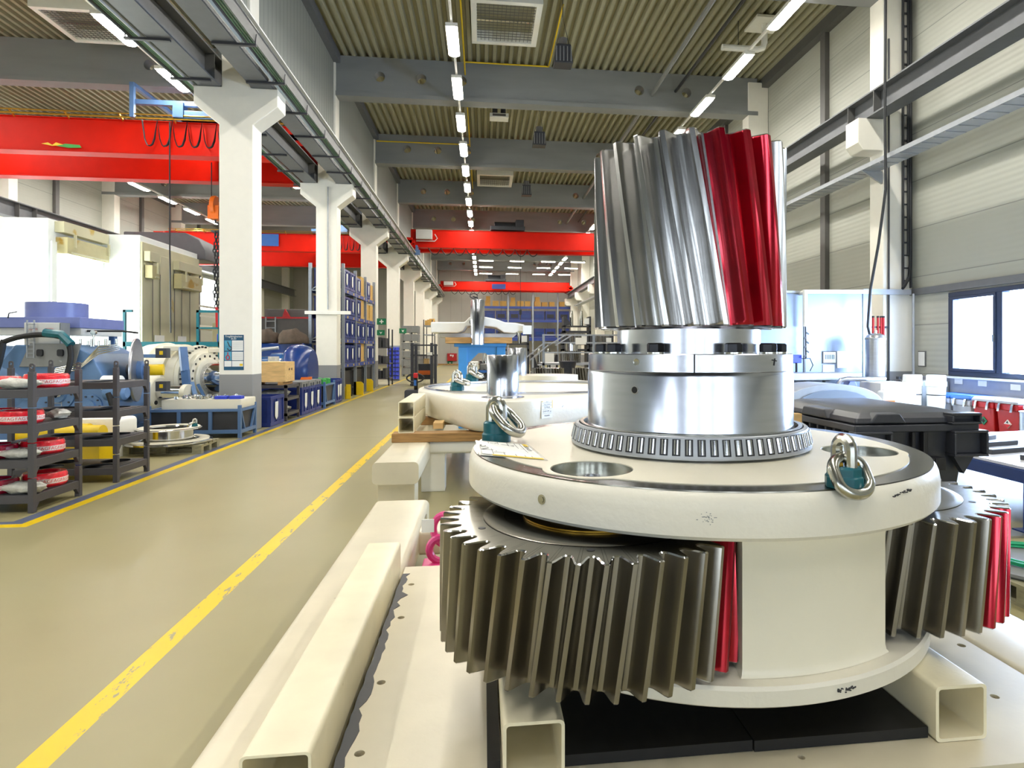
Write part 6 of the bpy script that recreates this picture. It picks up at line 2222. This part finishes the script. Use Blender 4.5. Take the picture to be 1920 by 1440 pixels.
# washing booth screen with bench
t = thing('booth_screen', 'pale blue sheet metal screen beside the white wall column, lit by the window', 'screen', (7, 13.1, 0))
MB().box(4.2, 13.1, 0, 7.1, 13.16, 2.94).build('sheet_panel', M['booth'], t)
MB().box(7.12, 13.1, 0, 8.72, 13.16, 2.95).build('sheet_panel', M['booth'], t)
MB().box(7.09, 13.08, 0, 7.13, 13.1, 2.95).box(8.5, 13.085, 0, 8.52, 13.1, 2.95).build('joint_strip', M['greengrey'], t)
MB().box(4.2, 13.05, 2.95, 8.72, 13.2, 3.0).build('top_rail', M['galv'], t)
t = thing('wall_notices', 'framed diagram sheet pinned to the pale blue screen', 'notice', (7.7, 13.09, 1.4))
MB().box(7.53, 13.08, 1.38, 7.86, 13.095, 1.66).build('frame', M['post_grey'], t)
MB().box(7.55, 13.075, 1.40, 7.84, 13.08, 1.64).build('sheet', M['paper'], t)
b = MB()
for i in range(6):
    b.box(7.59 + .04 * i, 13.071, 1.48, 7.605 + .04 * i, 13.074, 1.58)
b.build('diagram', M['teal'], t)
single(MB().box(7.88, 13.08, 1.28, 8.11, 13.095, 1.66), 'notice_sheet', M['paper'], 'tall notice sheet beside the framed diagram on the pale blue screen', 'notice')
single(MB().box(7.54, 13.085, 1.13, 7.82, 13.095, 1.36), 'notice_sheet', M['paper'], 'white sheet pinned below the framed diagram', 'notice')
t = thing('work_bench', 'pale steel bench in front of the blue screen', 'bench', (7.2, 12.5, 0))
MB().box(5.4, 12.3, 1.05, 7.98, 12.9, 1.20).build('bench_top', M['galv'], t, bevel=.01)
for x in (5.5, 7.2):
    MB().box(x, 12.4, 0, x + .12, 12.52, 1.05).build('leg', M['rackpost'], t)
single(MB().lathe([(0, 0), (.055, 0), (.055, .02), (0, .02)], (7.42, 12.28, .98), 18, (0, -1, 0)), 'hanging_disc', M['stainless'], 'small round disc hanging on the bench front', 'disc')
t = thing('pipe_gallows', 'white bent support arm with chain in front of the pale blue screen', 'support arm', (7.0, 12.8, 2.2))
MB().tube([(7.0, 12.95, 2.97), (8.55, 12.95, 2.99)], .045, 10).tube([(7.02, 12.9, 3.0), (7.02, 12.9, 2.2)], .05, 10).cyl((7.02, 12.9, 2.95), (7.02, 13.1, 2.95), .05, 10).build('arm', M['white'], t)
b = MB().tube([(7.02, 12.88, 2.2), (7.03, 12.88, 1.5)], .014, 6)
for i in range(6):
    b.cbox((7.03 + .03 * (-1) ** i, 12.87, 2.05 - .1 * i), (.07, .02, .03), 0, 0, R(35 * (-1) ** i))
b.build('chain', M['dark'], t)
t = thing('hose_reel', 'small blue device with black nozzle fixed to the pale blue screen', 'device', (6.85, 13.0, 1.35))
MB().box(6.76, 12.95, 1.40, 6.97, 13.1, 1.58).build('housing', M['binblue'], t, bevel=.01)
MB().box(6.66, 13.0, 1.42, 6.76, 13.1, 1.56).build('bracket', M['dark'], t)
MB().cyl((6.86, 12.98, 1.18), (6.86, 12.98, 1.40), .025, 8).build('nozzle', M['black'], t)
MB().tube([(6.97, 12.95, 1.5), (7.15, 12.93, 1.5), (7.22, 12.93, 1.35), (7.15, 12.93, 1.22)], .010, 6).build('cord', M['cable'], t)

# stainless filter tank
t = thing('filter_tank', 'upright brushed steel filter tank with domed lid in front of the wall column', 'tank', (8.31, 12.35, 0))
MB().lathe([(0, .6), (.198, .6), (.198, 1.90), (.21, 1.905), (.21, 1.94), (.198, 1.945), (.17, 2.0), (.10, 2.035), (0, 2.045)], (8.31, 12.35, 0), 40).build('vessel', M['stainless'], t)
b = MB()
for i in range(3):
    a = 2 * pi * i / 3
    b.box(8.31 + .15 * cos(a) - .02, 12.35 + .15 * sin(a) - .02, 0, 8.31 + .15 * cos(a) + .02, 12.35 + .15 * sin(a) + .02, .62)
b.build('leg', M['stainless'], t)
MB().cyl((8.31, 12.35, 2.04), (8.31, 12.35, 2.1), .03, 8).cyl((8.05, 12.3, 1.93), (8.12, 12.32, 1.93), .02, 6).build('vent_valve', M['zinc'], t)
b = MB().tube([(7.2, 11.9, .4), (7.2, 11.9, 1.0), (7.25, 11.9, 1.07), (7.35, 11.9, 1.09), (8.25, 11.95, 1.09)], .05, 10)
single(b, 'bent_pipe', M['stainless'], 'thick bent steel pipe in front of the filter tank', 'pipe')
t = thing('red_tube_rack', 'four red tubes with black caps fixed on the wall column above the filter tank', 'tube rack', (9.18, 13.5, 2.0))
for x in (9.04, 9.16, 9.24, 9.30):
    MB().cyl((x, 13.52, 2.0), (x, 13.52, 2.44), .026, 10).build('tube', M['redbin'], t)
    MB().cyl((x, 13.52, 2.44), (x, 13.52, 2.48), .03, 10).build('cap', M['black'], t)
MB().box(9.02, 13.54, 2.2, 9.42, 13.598, 2.24).build('rail', M['dark'], t)
single(MB().box(8.55, 12.2, 0, 8.62, 12.3, .9).box(7.85, 11.5, 0, 8.62, 12.2, 1.03), 'white_cabinet', M['white'], 'white cabinet standing in front of the filter tank', 'cabinet', bevel=.01)
t = thing('canister', 'white plastic canister beside the white cabinet', 'canister', (7.74, 11.15, .55))
MB().prism(rr(7.6, .60, 7.86, .90, .04, 3), 11.05, 11.25, 'XZ').cyl((7.68, 11.15, .9), (7.68, 11.15, .94), .03, 10).build('canister_body', M['white'], t, bevel=.02)
MB().box(7.62, 11.045, .64, 7.84, 11.05, .72).build('label_strip', M['orange'], t)
single(MB().box(7.4, 10.95, 0, 7.9, 11.4, .60), 'low_cabinet', M['grey_box'], 'low grey cabinet carrying the white canister', 'cabinet', bevel=.01)
t = thing('drum_cover', 'grey sheet metal cover with curved top behind the black container', 'cover', (6.3, 10.9, 0))
P = [(5.3, 0)] + [(6.2 - .95 * cos(a), .72 + .36 * sin(a)) for a in [pi * i / 14 for i in range(1, 14)]] + [(7.1, 0)]
MB().prism(P, 10.4, 11.3, 'XZ').build('cover_shell', M['galv'], t, bevel=.01)
MB().prism([(5.8 + .0, .6)] + [(6.2 - .7 * cos(a), .70 + .28 * sin(a)) for a in [pi * i / 10 for i in range(1, 10)]] + [(6.9, .6)], 10.37, 10.4, 'XZ').build('window_pane', M['booth'], t)
single(MB().prism([(7.25, .6), (7.75, .6), (7.6, 1.0), (7.5, 1.15), (7.42, 1.0)], 11.9, 12.1, 'XZ'), 'vise', M['lilac'], 'blue grey funnel shaped fixture beside the bent pipe', 'fixture', bevel=.02)
b = MB().cyl((9.3, 13.2, .95), (9.94, 13.2, .95), .04, 10).cyl((9.42, 13.1, .95), (9.42, 13.3, .95), .05, 10).cyl((9.42, 13.15, 1.02), (9.42, 13.15, 1.08), .06, 10)
single(b, 'pipe_valve', M['dark'], 'dark pipe valve in the corner below the wall column', 'valve')

# tall white round bins
for x, y, w in ((8.72, 11.75, 'first'), (9.05, 11.5, 'second')):
    t = thing('round_bin', 'tall white round bin by the window wall, %s of two from the column' % w, 'bin', (x, y, 0), group='white round bins')
    MB().lathe([(0, 0), (.15, 0), (.165, .78), (0, .78)], (x, y, 0), 28).build('bin_body', M['white'], t)
    MB().lathe([(0, .79), (.17, .79), (.175, .95), (.19, .96), (.19, 1.04), (.178, 1.06), (.175, 1.16), (.165, 1.18), (0, 1.18)], (x, y, 0), 28).build('bin_lid', M['white'], t)
    MB().lathe([(.166, .775), (.172, .775), (.172, .795), (.166, .795)], (x, y, 0), 28, closed=True).build('clamp_band', M['dark'], t)
single(MB().box(8.45, 11.3, 0, 9.3, 12.0, .0) if False else MB().box(9.28, 12.2, 0, 9.9, 12.9, 1.02), 'corner_cabinet', M['greengrey'], 'grey cabinet in the corner under the window', 'cabinet', bevel=.01)
# rectangular safety bins along the window wall
def safety_bin(y0, body, lid, lb, badge):
    t = thing('safety_bin', lb, 'bin', (9.6, y0 + .25, 0), group='safety bins under the window')
    b = MB()
    b.hexa([(9.38, y0 + .04, 0), (9.88, y0 + .04, 0), (9.88, y0 + .46, 0), (9.38, y0 + .46, 0), (9.33, y0 + .01, .66), (9.9, y0 + .01, .66), (9.9, y0 + .49, .66), (9.33, y0 + .49, .66)])
    b.box(9.31, y0, .60, 9.9, y0 + .5, .72)
    b.build('bin_body', M[body], t, bevel=.02, seg=2)
    MB().prism([(9.30, .72), (9.9, .72), (9.9, .80), (9.36, .80), (9.30, .76)], y0 - .005, y0 + .505, 'XZ').build('bin_lid', M[lid], t, bevel=.012)
    c = MB()
    for yy in (y0 + .08, y0 + .36):
        c.prism([(9.30, .73), (9.30, .62), (9.26, .58), (9.28, .70)], yy, yy + .05, 'XZ')
    c.build('latch', M['zinc'], t)
    if badge:
        MB().prism([(y0 + .25, .44), (y0 + .33, .36), (y0 + .25, .28), (y0 + .17, .36)], 9.335, 9.352, 'YZ').build('hazard_badge', M['paper' if badge == 1 else 'signgreen'], t)
        m_ = MB()
        if badge == 1:
            m_.prism([(y0 + .25, .285), (y0 + .32, .355), (y0 + .18, .355)], 9.331, 9.335, 'YZ')
            m_.build('badge_colour', M['label_red'], t)
            MB().prism([(y0 + .25, .42), (y0 + .28, .38), (y0 + .23, .37)], 9.331, 9.335, 'YZ').build('badge_symbol', M['ink'], t)
        else:
            m_.prism([(y0 + .25, .40), (y0 + .29, .36), (y0 + .25, .32), (y0 + .21, .36)], 9.331, 9.335, 'YZ')
            m_.build('badge_symbol', M['ink'], t)
safety_bin(11.46, 'greybin', 'lidblue', 'grey safety bin with blue lid under the window, closer to the column', 0)
safety_bin(10.93, 'greybin', 'lidblue', 'grey safety bin with blue lid, directly beside the red ones', 0)
safety_bin(10.38, 'redbin', 'greybin', 'red safety bin with green diamond badge under the window', 2)
safety_bin(9.84, 'redbin', 'greybin', 'red safety bin with white and red flame diamond under the window', 1)
t = thing('steel_bin', 'round brushed steel bin beside the red safety bins', 'bin', (9.1, 9.35, 0))
MB().lathe([(0, 0), (.17, 0), (.17, .64), (.18, .645), (.18, .66), (.16, .665), (0, .67)], (9.1, 9.35, 0), 32).build('bin_body', M['stainless'], t)
single(MB().box(9.35, 8.6, .66, 9.9, 9.78, .72).box(9.4, 9.7, 0, 9.86, 9.76, .66).box(9.4, 8.6, 0, 9.86, 8.66, .66), 'side_table', M['tabletop'], 'pale side table under the window beyond the red safety bins', 'table')
for i, (y, z) in enumerate(((11.96, 1.03), (11.33, 1.02), (10.55, .99))):
    single(MB().box(9.925, y - .11, z - .06, 9.938, y + .11, z + .05), 'wall_label', M['paper'], 'small pale label on the ledge below the window, %s from the column' % ORD[i], 'label', 'labels below the window')
t = thing('wall_notice', 'framed notice on the wall between the column and the window', 'notice', (10.06, 13.26, 1.3))
MB().box(10.07, 13.14, 1.30, 10.095, 13.38, 1.66).build('frame', M['post_grey'], t)
MB().box(10.062, 13.16, 1.32, 10.07, 13.36, 1.64).build('sheet', M['paper'], t)
single(MB().box(8.75, 13.44, 2.98, 9.95, 13.54, 3.1), 'cable_tray', M['galv'], 'short perforated cable tray crossing the front of the wall column', 'cable tray')
# ================================================================ FAR END OF THE HALL
t = thing('fire_cabinet', 'red fire hose cabinet on the far end wall beside the aisle', 'fire cabinet', (-3.4, 69.8, .4))
MB().box(-3.95, 69.7, .42, -2.9, 69.99, 1.25).build('cabinet_box', M['redbin'], t, bevel=.02)
b = MB()
b.box(-3.65, 69.69, .95, -3.45, 69.7, 1.12).box(-3.4, 69.69, .9, -3.25, 69.7, 1.1).box(-3.38, 69.69, .82, -3.32, 69.7, .88)
b.build('white_symbol', M['paper'], t)
sign(-3.65, 69.97, .2, .28, 'small green floor level sign below the red fire cabinet', False)
single(MB().box(-5.2, 69.3, 0, 1, 69.6, .12), 'kerb', M['wood'], 'low brown kerb along the foot of the far wall', 'kerb')

RY0 = 66.8
t = thing('far_rack', 'wide pallet rack with blue beams across the far end of the hall', 'pallet rack', (5, RY0, 0))
xs = [.0, 2.65, 5.3, 8.0]
for x in xs + [9.6]:
    MB().box(x - .08, RY0 - .1, 0, x + .08, RY0 + .05, 8.6 if x > 2 else 6.7).build('post', M['rackpost'], t)
FL = [2.75, 4.75, 6.2]
for z in FL:
    for xa, xb in zip(xs, xs[1:] + [9.6]):
        MB().box(xa + .08, RY0 - .1, z - .14, xb - .08, RY0 + .02, z + (.22 if z < 3 else .1)).build('beam', M['rackblue'], t)
        MB().box(xa + .08, RY0, z + (.22 if z < 3 else .1), xb - .08, RY0 + 1.1, z + (.24 if z < 3 else .12)).build('deck', M['rackpost'], t)
nm = ['first', 'second', 'third', 'fourth']
for bi, (xa, xb) in enumerate(zip(xs, xs[1:] + [9.6])):
    n = 3 if bi < 3 else 1
    for k in range(n):
        x = xa + .2 + .8 * k
        h = rnd.uniform(.45, .6)
        w = rnd.uniform(.55, .68)
        single(MB().box(x, RY0 + .1, 6.33, x + w, RY0 + .8, 6.33 + h), 'cardboard_box', M['cardboard'], 'cardboard box on top of the far rack, %s bay, %s from its post' % (nm[bi], ORD[k]), 'box', 'boxes on the far rack')
        if k == 0 and bi in (0, 2, 1):
            single(MB().box(x + .35, RY0 + .1, 6.34 + h + .0, x + 1.0, RY0 + .8, 6.34 + h + .5) if False else MB().box(x + .1, RY0 + .1, 6.33 + h, x + .55, RY0 + .7, 6.33 + h + .48), 'cardboard_box', M['cardboard'], 'cardboard box stacked on another one on the far rack, %s bay' % nm[bi], 'box', 'boxes on the far rack')
    for z, lv in ((4.875, 'upper'), (2.995, 'lower')):
        for k in range(2 if bi < 3 else 1):
            x = xa + .15 + 1.22 * k
            klt(x, x + 1.08, RY0 + .08, RY0 + .9, z, z + .95, 'blue bin on the far rack, %s row, %s bay, %s in the bay' % (lv, nm[bi], ORD[k]), False, 'klt', 'blue bins on the far rack')
            m_ = MB().box(x + .15, RY0 + .04, z + .2, x + .93, RY0 + .058, z + .6)
            m_.build('front_opening', M['black' if (k + bi) % 2 else 'deepblue'], [o for o in COL.objects if o.name.startswith('blue_container') and o.parent is None][-1])
# shelf end near the far columns
t = thing('small_parts_shelf', 'tall grey shelf with yellow boxes near the far end of the column row', 'shelf', (-4.4, 50, 0))
for x in (-4.6, -3.95):
    for y in (49, 51.5):
        MB().box(x, y, 0, x + .07, y + .07, 4.0).build('post', M['dark'], t)
for z in (.4, 1.2, 2.0, 2.8, 3.5):
    MB().box(-4.6, 49, z, -3.88, 51.57, z + .06).build('shelf_board', M['rackpost'], t)
for k in range(3):
    single(MB().box(-4.5 + .1 * k, 49.2 + .8 * k, 3.57, -4.0 + .05 * k, 49.8 + .8 * k, 3.95 + .1 * k), 'yellow_box', M['cardboard'], 'ochre box on top of the tall grey shelf, %s from the aisle end' % ORD[k], 'box', 'boxes on the grey shelf')

# stair platform with railing
t = thing('stair_platform', 'grey steel platform with stairs and tube railing in the middle distance', 'platform', (4.5, 32, 0))
MB().box(3.0, 31.6, .9, 9.2, 34, 1.0).build('deck', M['galv'], t)
b = MB()
for x in (3.0, 5.6, 8.2):
    b.box(x, 31.6, 0, x + .12, 31.72, 2.45)
b.build('post', M['rackpost'], t)
b = MB()
for z in (2.4, 2.0, 1.5):
    b.box(3.0, 31.62, z, 9.2, 31.68, z + .07)
b.build('railing', M['galv'], t)
b = MB()
for dx in (0, .35):
    b.bar((2.0 + dx, 31.5, 1.15), (3.05 + dx, 31.5, 2.0), .06)
    b.bar((3.3 + dx, 31.5, 1.9), (4.2 + dx, 31.5, 2.45), .06)
    b.box(2.1 + dx, 31.47, 0, 2.2 + dx, 31.53, 1.25)
b.build('stair_rail', M['galv'], t)
b = MB()
for k in range(5):
    b.box(2.0 + .2 * k, 31.6, .15 + .18 * k, 2.3 + .2 * k, 32.5, .19 + .18 * k)
b.build('stair_tread', M['galv'], t)
MB().box(3.13, 31.58, 1.05, 3.6, 31.62, 1.5).build('paper_sign', M['paper'], t)
MB().box(4.7, 31.58, 1.95, 5.25, 31.62, 2.3).build('paper_sign', M['paper'], t)

# gears standing on pallets
def small_gear(x, y, z0, r, h, N, lb, grp='gears in the middle distance', shaft=None):
    t = thing('loose_gear', lb, 'gear', (x, y, z0), group=grp)
    gear(t, (x, y), N, r, r * .86, z0, z0 + h, -.12, rnd.random(), set(), M['gear'], M['gearface'], cham=.01, slices=3)
    if shaft:
        MB().lathe([(0, z0 + h), (shaft, z0 + h), (shaft, z0 + h + .45), (0, z0 + h + .45)], (x, y, 0), 24).build('shaft', M['polished'], t)
small_gear(2.9, 28, .30, .74, .56, 30, 'grey helical gear on a pale plinth in the middle distance, beside the steel pipe')
small_gear(4.75, 28, .30, .74, .56, 30, 'grey helical gear half hidden behind the drum in the middle distance')
single(MB().box(2.0, 27.1, 0, 5.6, 28.9, .3), 'pale_plinth', M['grey_box'], 'long pale plinth carrying grey gears in the middle distance', 'plinth', bevel=.02)
small_gear(4.6, 32.4, 1.003, .5, .62, 24, 'silvery pinion with a smooth collar behind the railing, upright', shaft=.34)
t = thing('black_bucket', 'black bucket standing on a pale block between the two grey gears', 'bucket', (4.2, 28.6, .5))
MB().lathe([(0, .52), (.3, .52), (.42, 1.1), (.45, 1.1), (.45, 1.14), (0, 1.14)], (4.0, 29.4, 0), 24).build('bucket_body', M['plastic_black'], t)
single(MB().box(3.55, 29.0, 0, 5.1, 29.9, .52), 'pale_block', M['cream'], 'pale cream block under the black bucket', 'block', bevel=.02)

def gear_rack(x0, x1, y, z0, z1, lb, style, foot=0):
    t = thing('gear_rack', lb, 'gear rack', ((x0 + x1) / 2, y, 0), group='dark gear racks')
    b = MB()
    for x in (x0, x1 - .12):
        b.box(x, y, foot, x + .12, y + .9, z1)
    b.box(x0, y, z0, x1, y + .9, z0 + .12).box(x0, y, z0 + .35, x1, y + .9, z0 + .42)
    b.prism([(x0 + .12, z1), (x0 + .45, z0 + .5), (x0 + .12, z0 + .42)], y, y + .06, 'XZ').prism([(x1 - .12, z1), (x1 - .45, z0 + .5), (x1 - .12, z0 + .42)], y, y + .06, 'XZ')
    b.build('rack_frame', M['dark'], t)
    n = 2
    for k in range(n):
        x = x0 + (x1 - x0) * (.32 + .36 * k)
        if style == 0:
            MB().lathe([(0, z0 + .42), (.10, z0 + .42), (.10, z1 + .1), (.07, z1 + .35), (0, z1 + .35)], (x, y + .4, 0), 16).build('stored_shaft', M['zinc'], t)
        else:
            c = MB()
            P, T, _k = gear_profile(14, .34, .27)
            c.prism([(x + p, y + .4 + q) for p, q in P[::1]], z0 + .42, z0 + 1.0, 'XY')
            c.build('stored_gear', M['gear'], t)
    MB().box(x1 - .42, y - .02, z0 + .5, x1 - .12, y, z0 + .85).build('paper_card', M['paper'], t)
for i, (x0, x1, y, z0, z1, st, w) in enumerate(((0.9, 2.5, 34, 1.6, 2.6, 0, 'first from the blue stand, upper row'), (0.9, 2.5, 34, .0, 1.2, 0, 'first from the blue stand, on the floor'),
                                               (2.7, 4.2, 35, .0, 1.4, 0, 'under the stairs'), (4.4, 5.9, 34.5, 1.6, 2.5, 1, 'behind the railing, middle row'),
                                               (5.95, 7.3, 34.5, 1.5, 2.5, 1, 'behind the railing beside the pinion teeth'), (4.6, 6.2, 35.5, 2.65, 3.6, 0, 'highest one behind the railing'),
                                               (-.2, .8, 33, 0, 1.1, 0, 'below the blue stand'))):
    gear_rack(x0, x1, y, z0, z1, 'dark rack frame holding steel gear shafts, %s' % w, st, 1.2 if i == 0 else 0)
t = thing('small_gearbox', 'small white and grey gearbox unit with pipes under the blue stand', 'gearbox', (-.1, 26, 0))
MB().lathe([(0, 0), (.5, 0), (.5, .5), (.42, .6), (.42, 1.1), (0, 1.1)], (.3, 26, 0), 28).build('casing', M['greengrey'], t)
MB().box(-.55, 25.7, .3, -.2, 26.2, 1.2).build('valve_block', M['white'], t, bevel=.03)
b = MB()
for i in range(7):
    b.tube([(-.6 + .1 * i, 25.6, .1 + .07 * i), (-.5 + .1 * i, 25.55, .5 + .05 * (i % 3)), (-.35 + .1 * i, 25.6, .9 - .1 * (i % 2))], .03, 6)
b.build('hose_bundle', M['dark'], t)
MB().box(-.2, 25.48, .75, .8, 25.52, .85).build('blue_band', M['lidblue'], t)
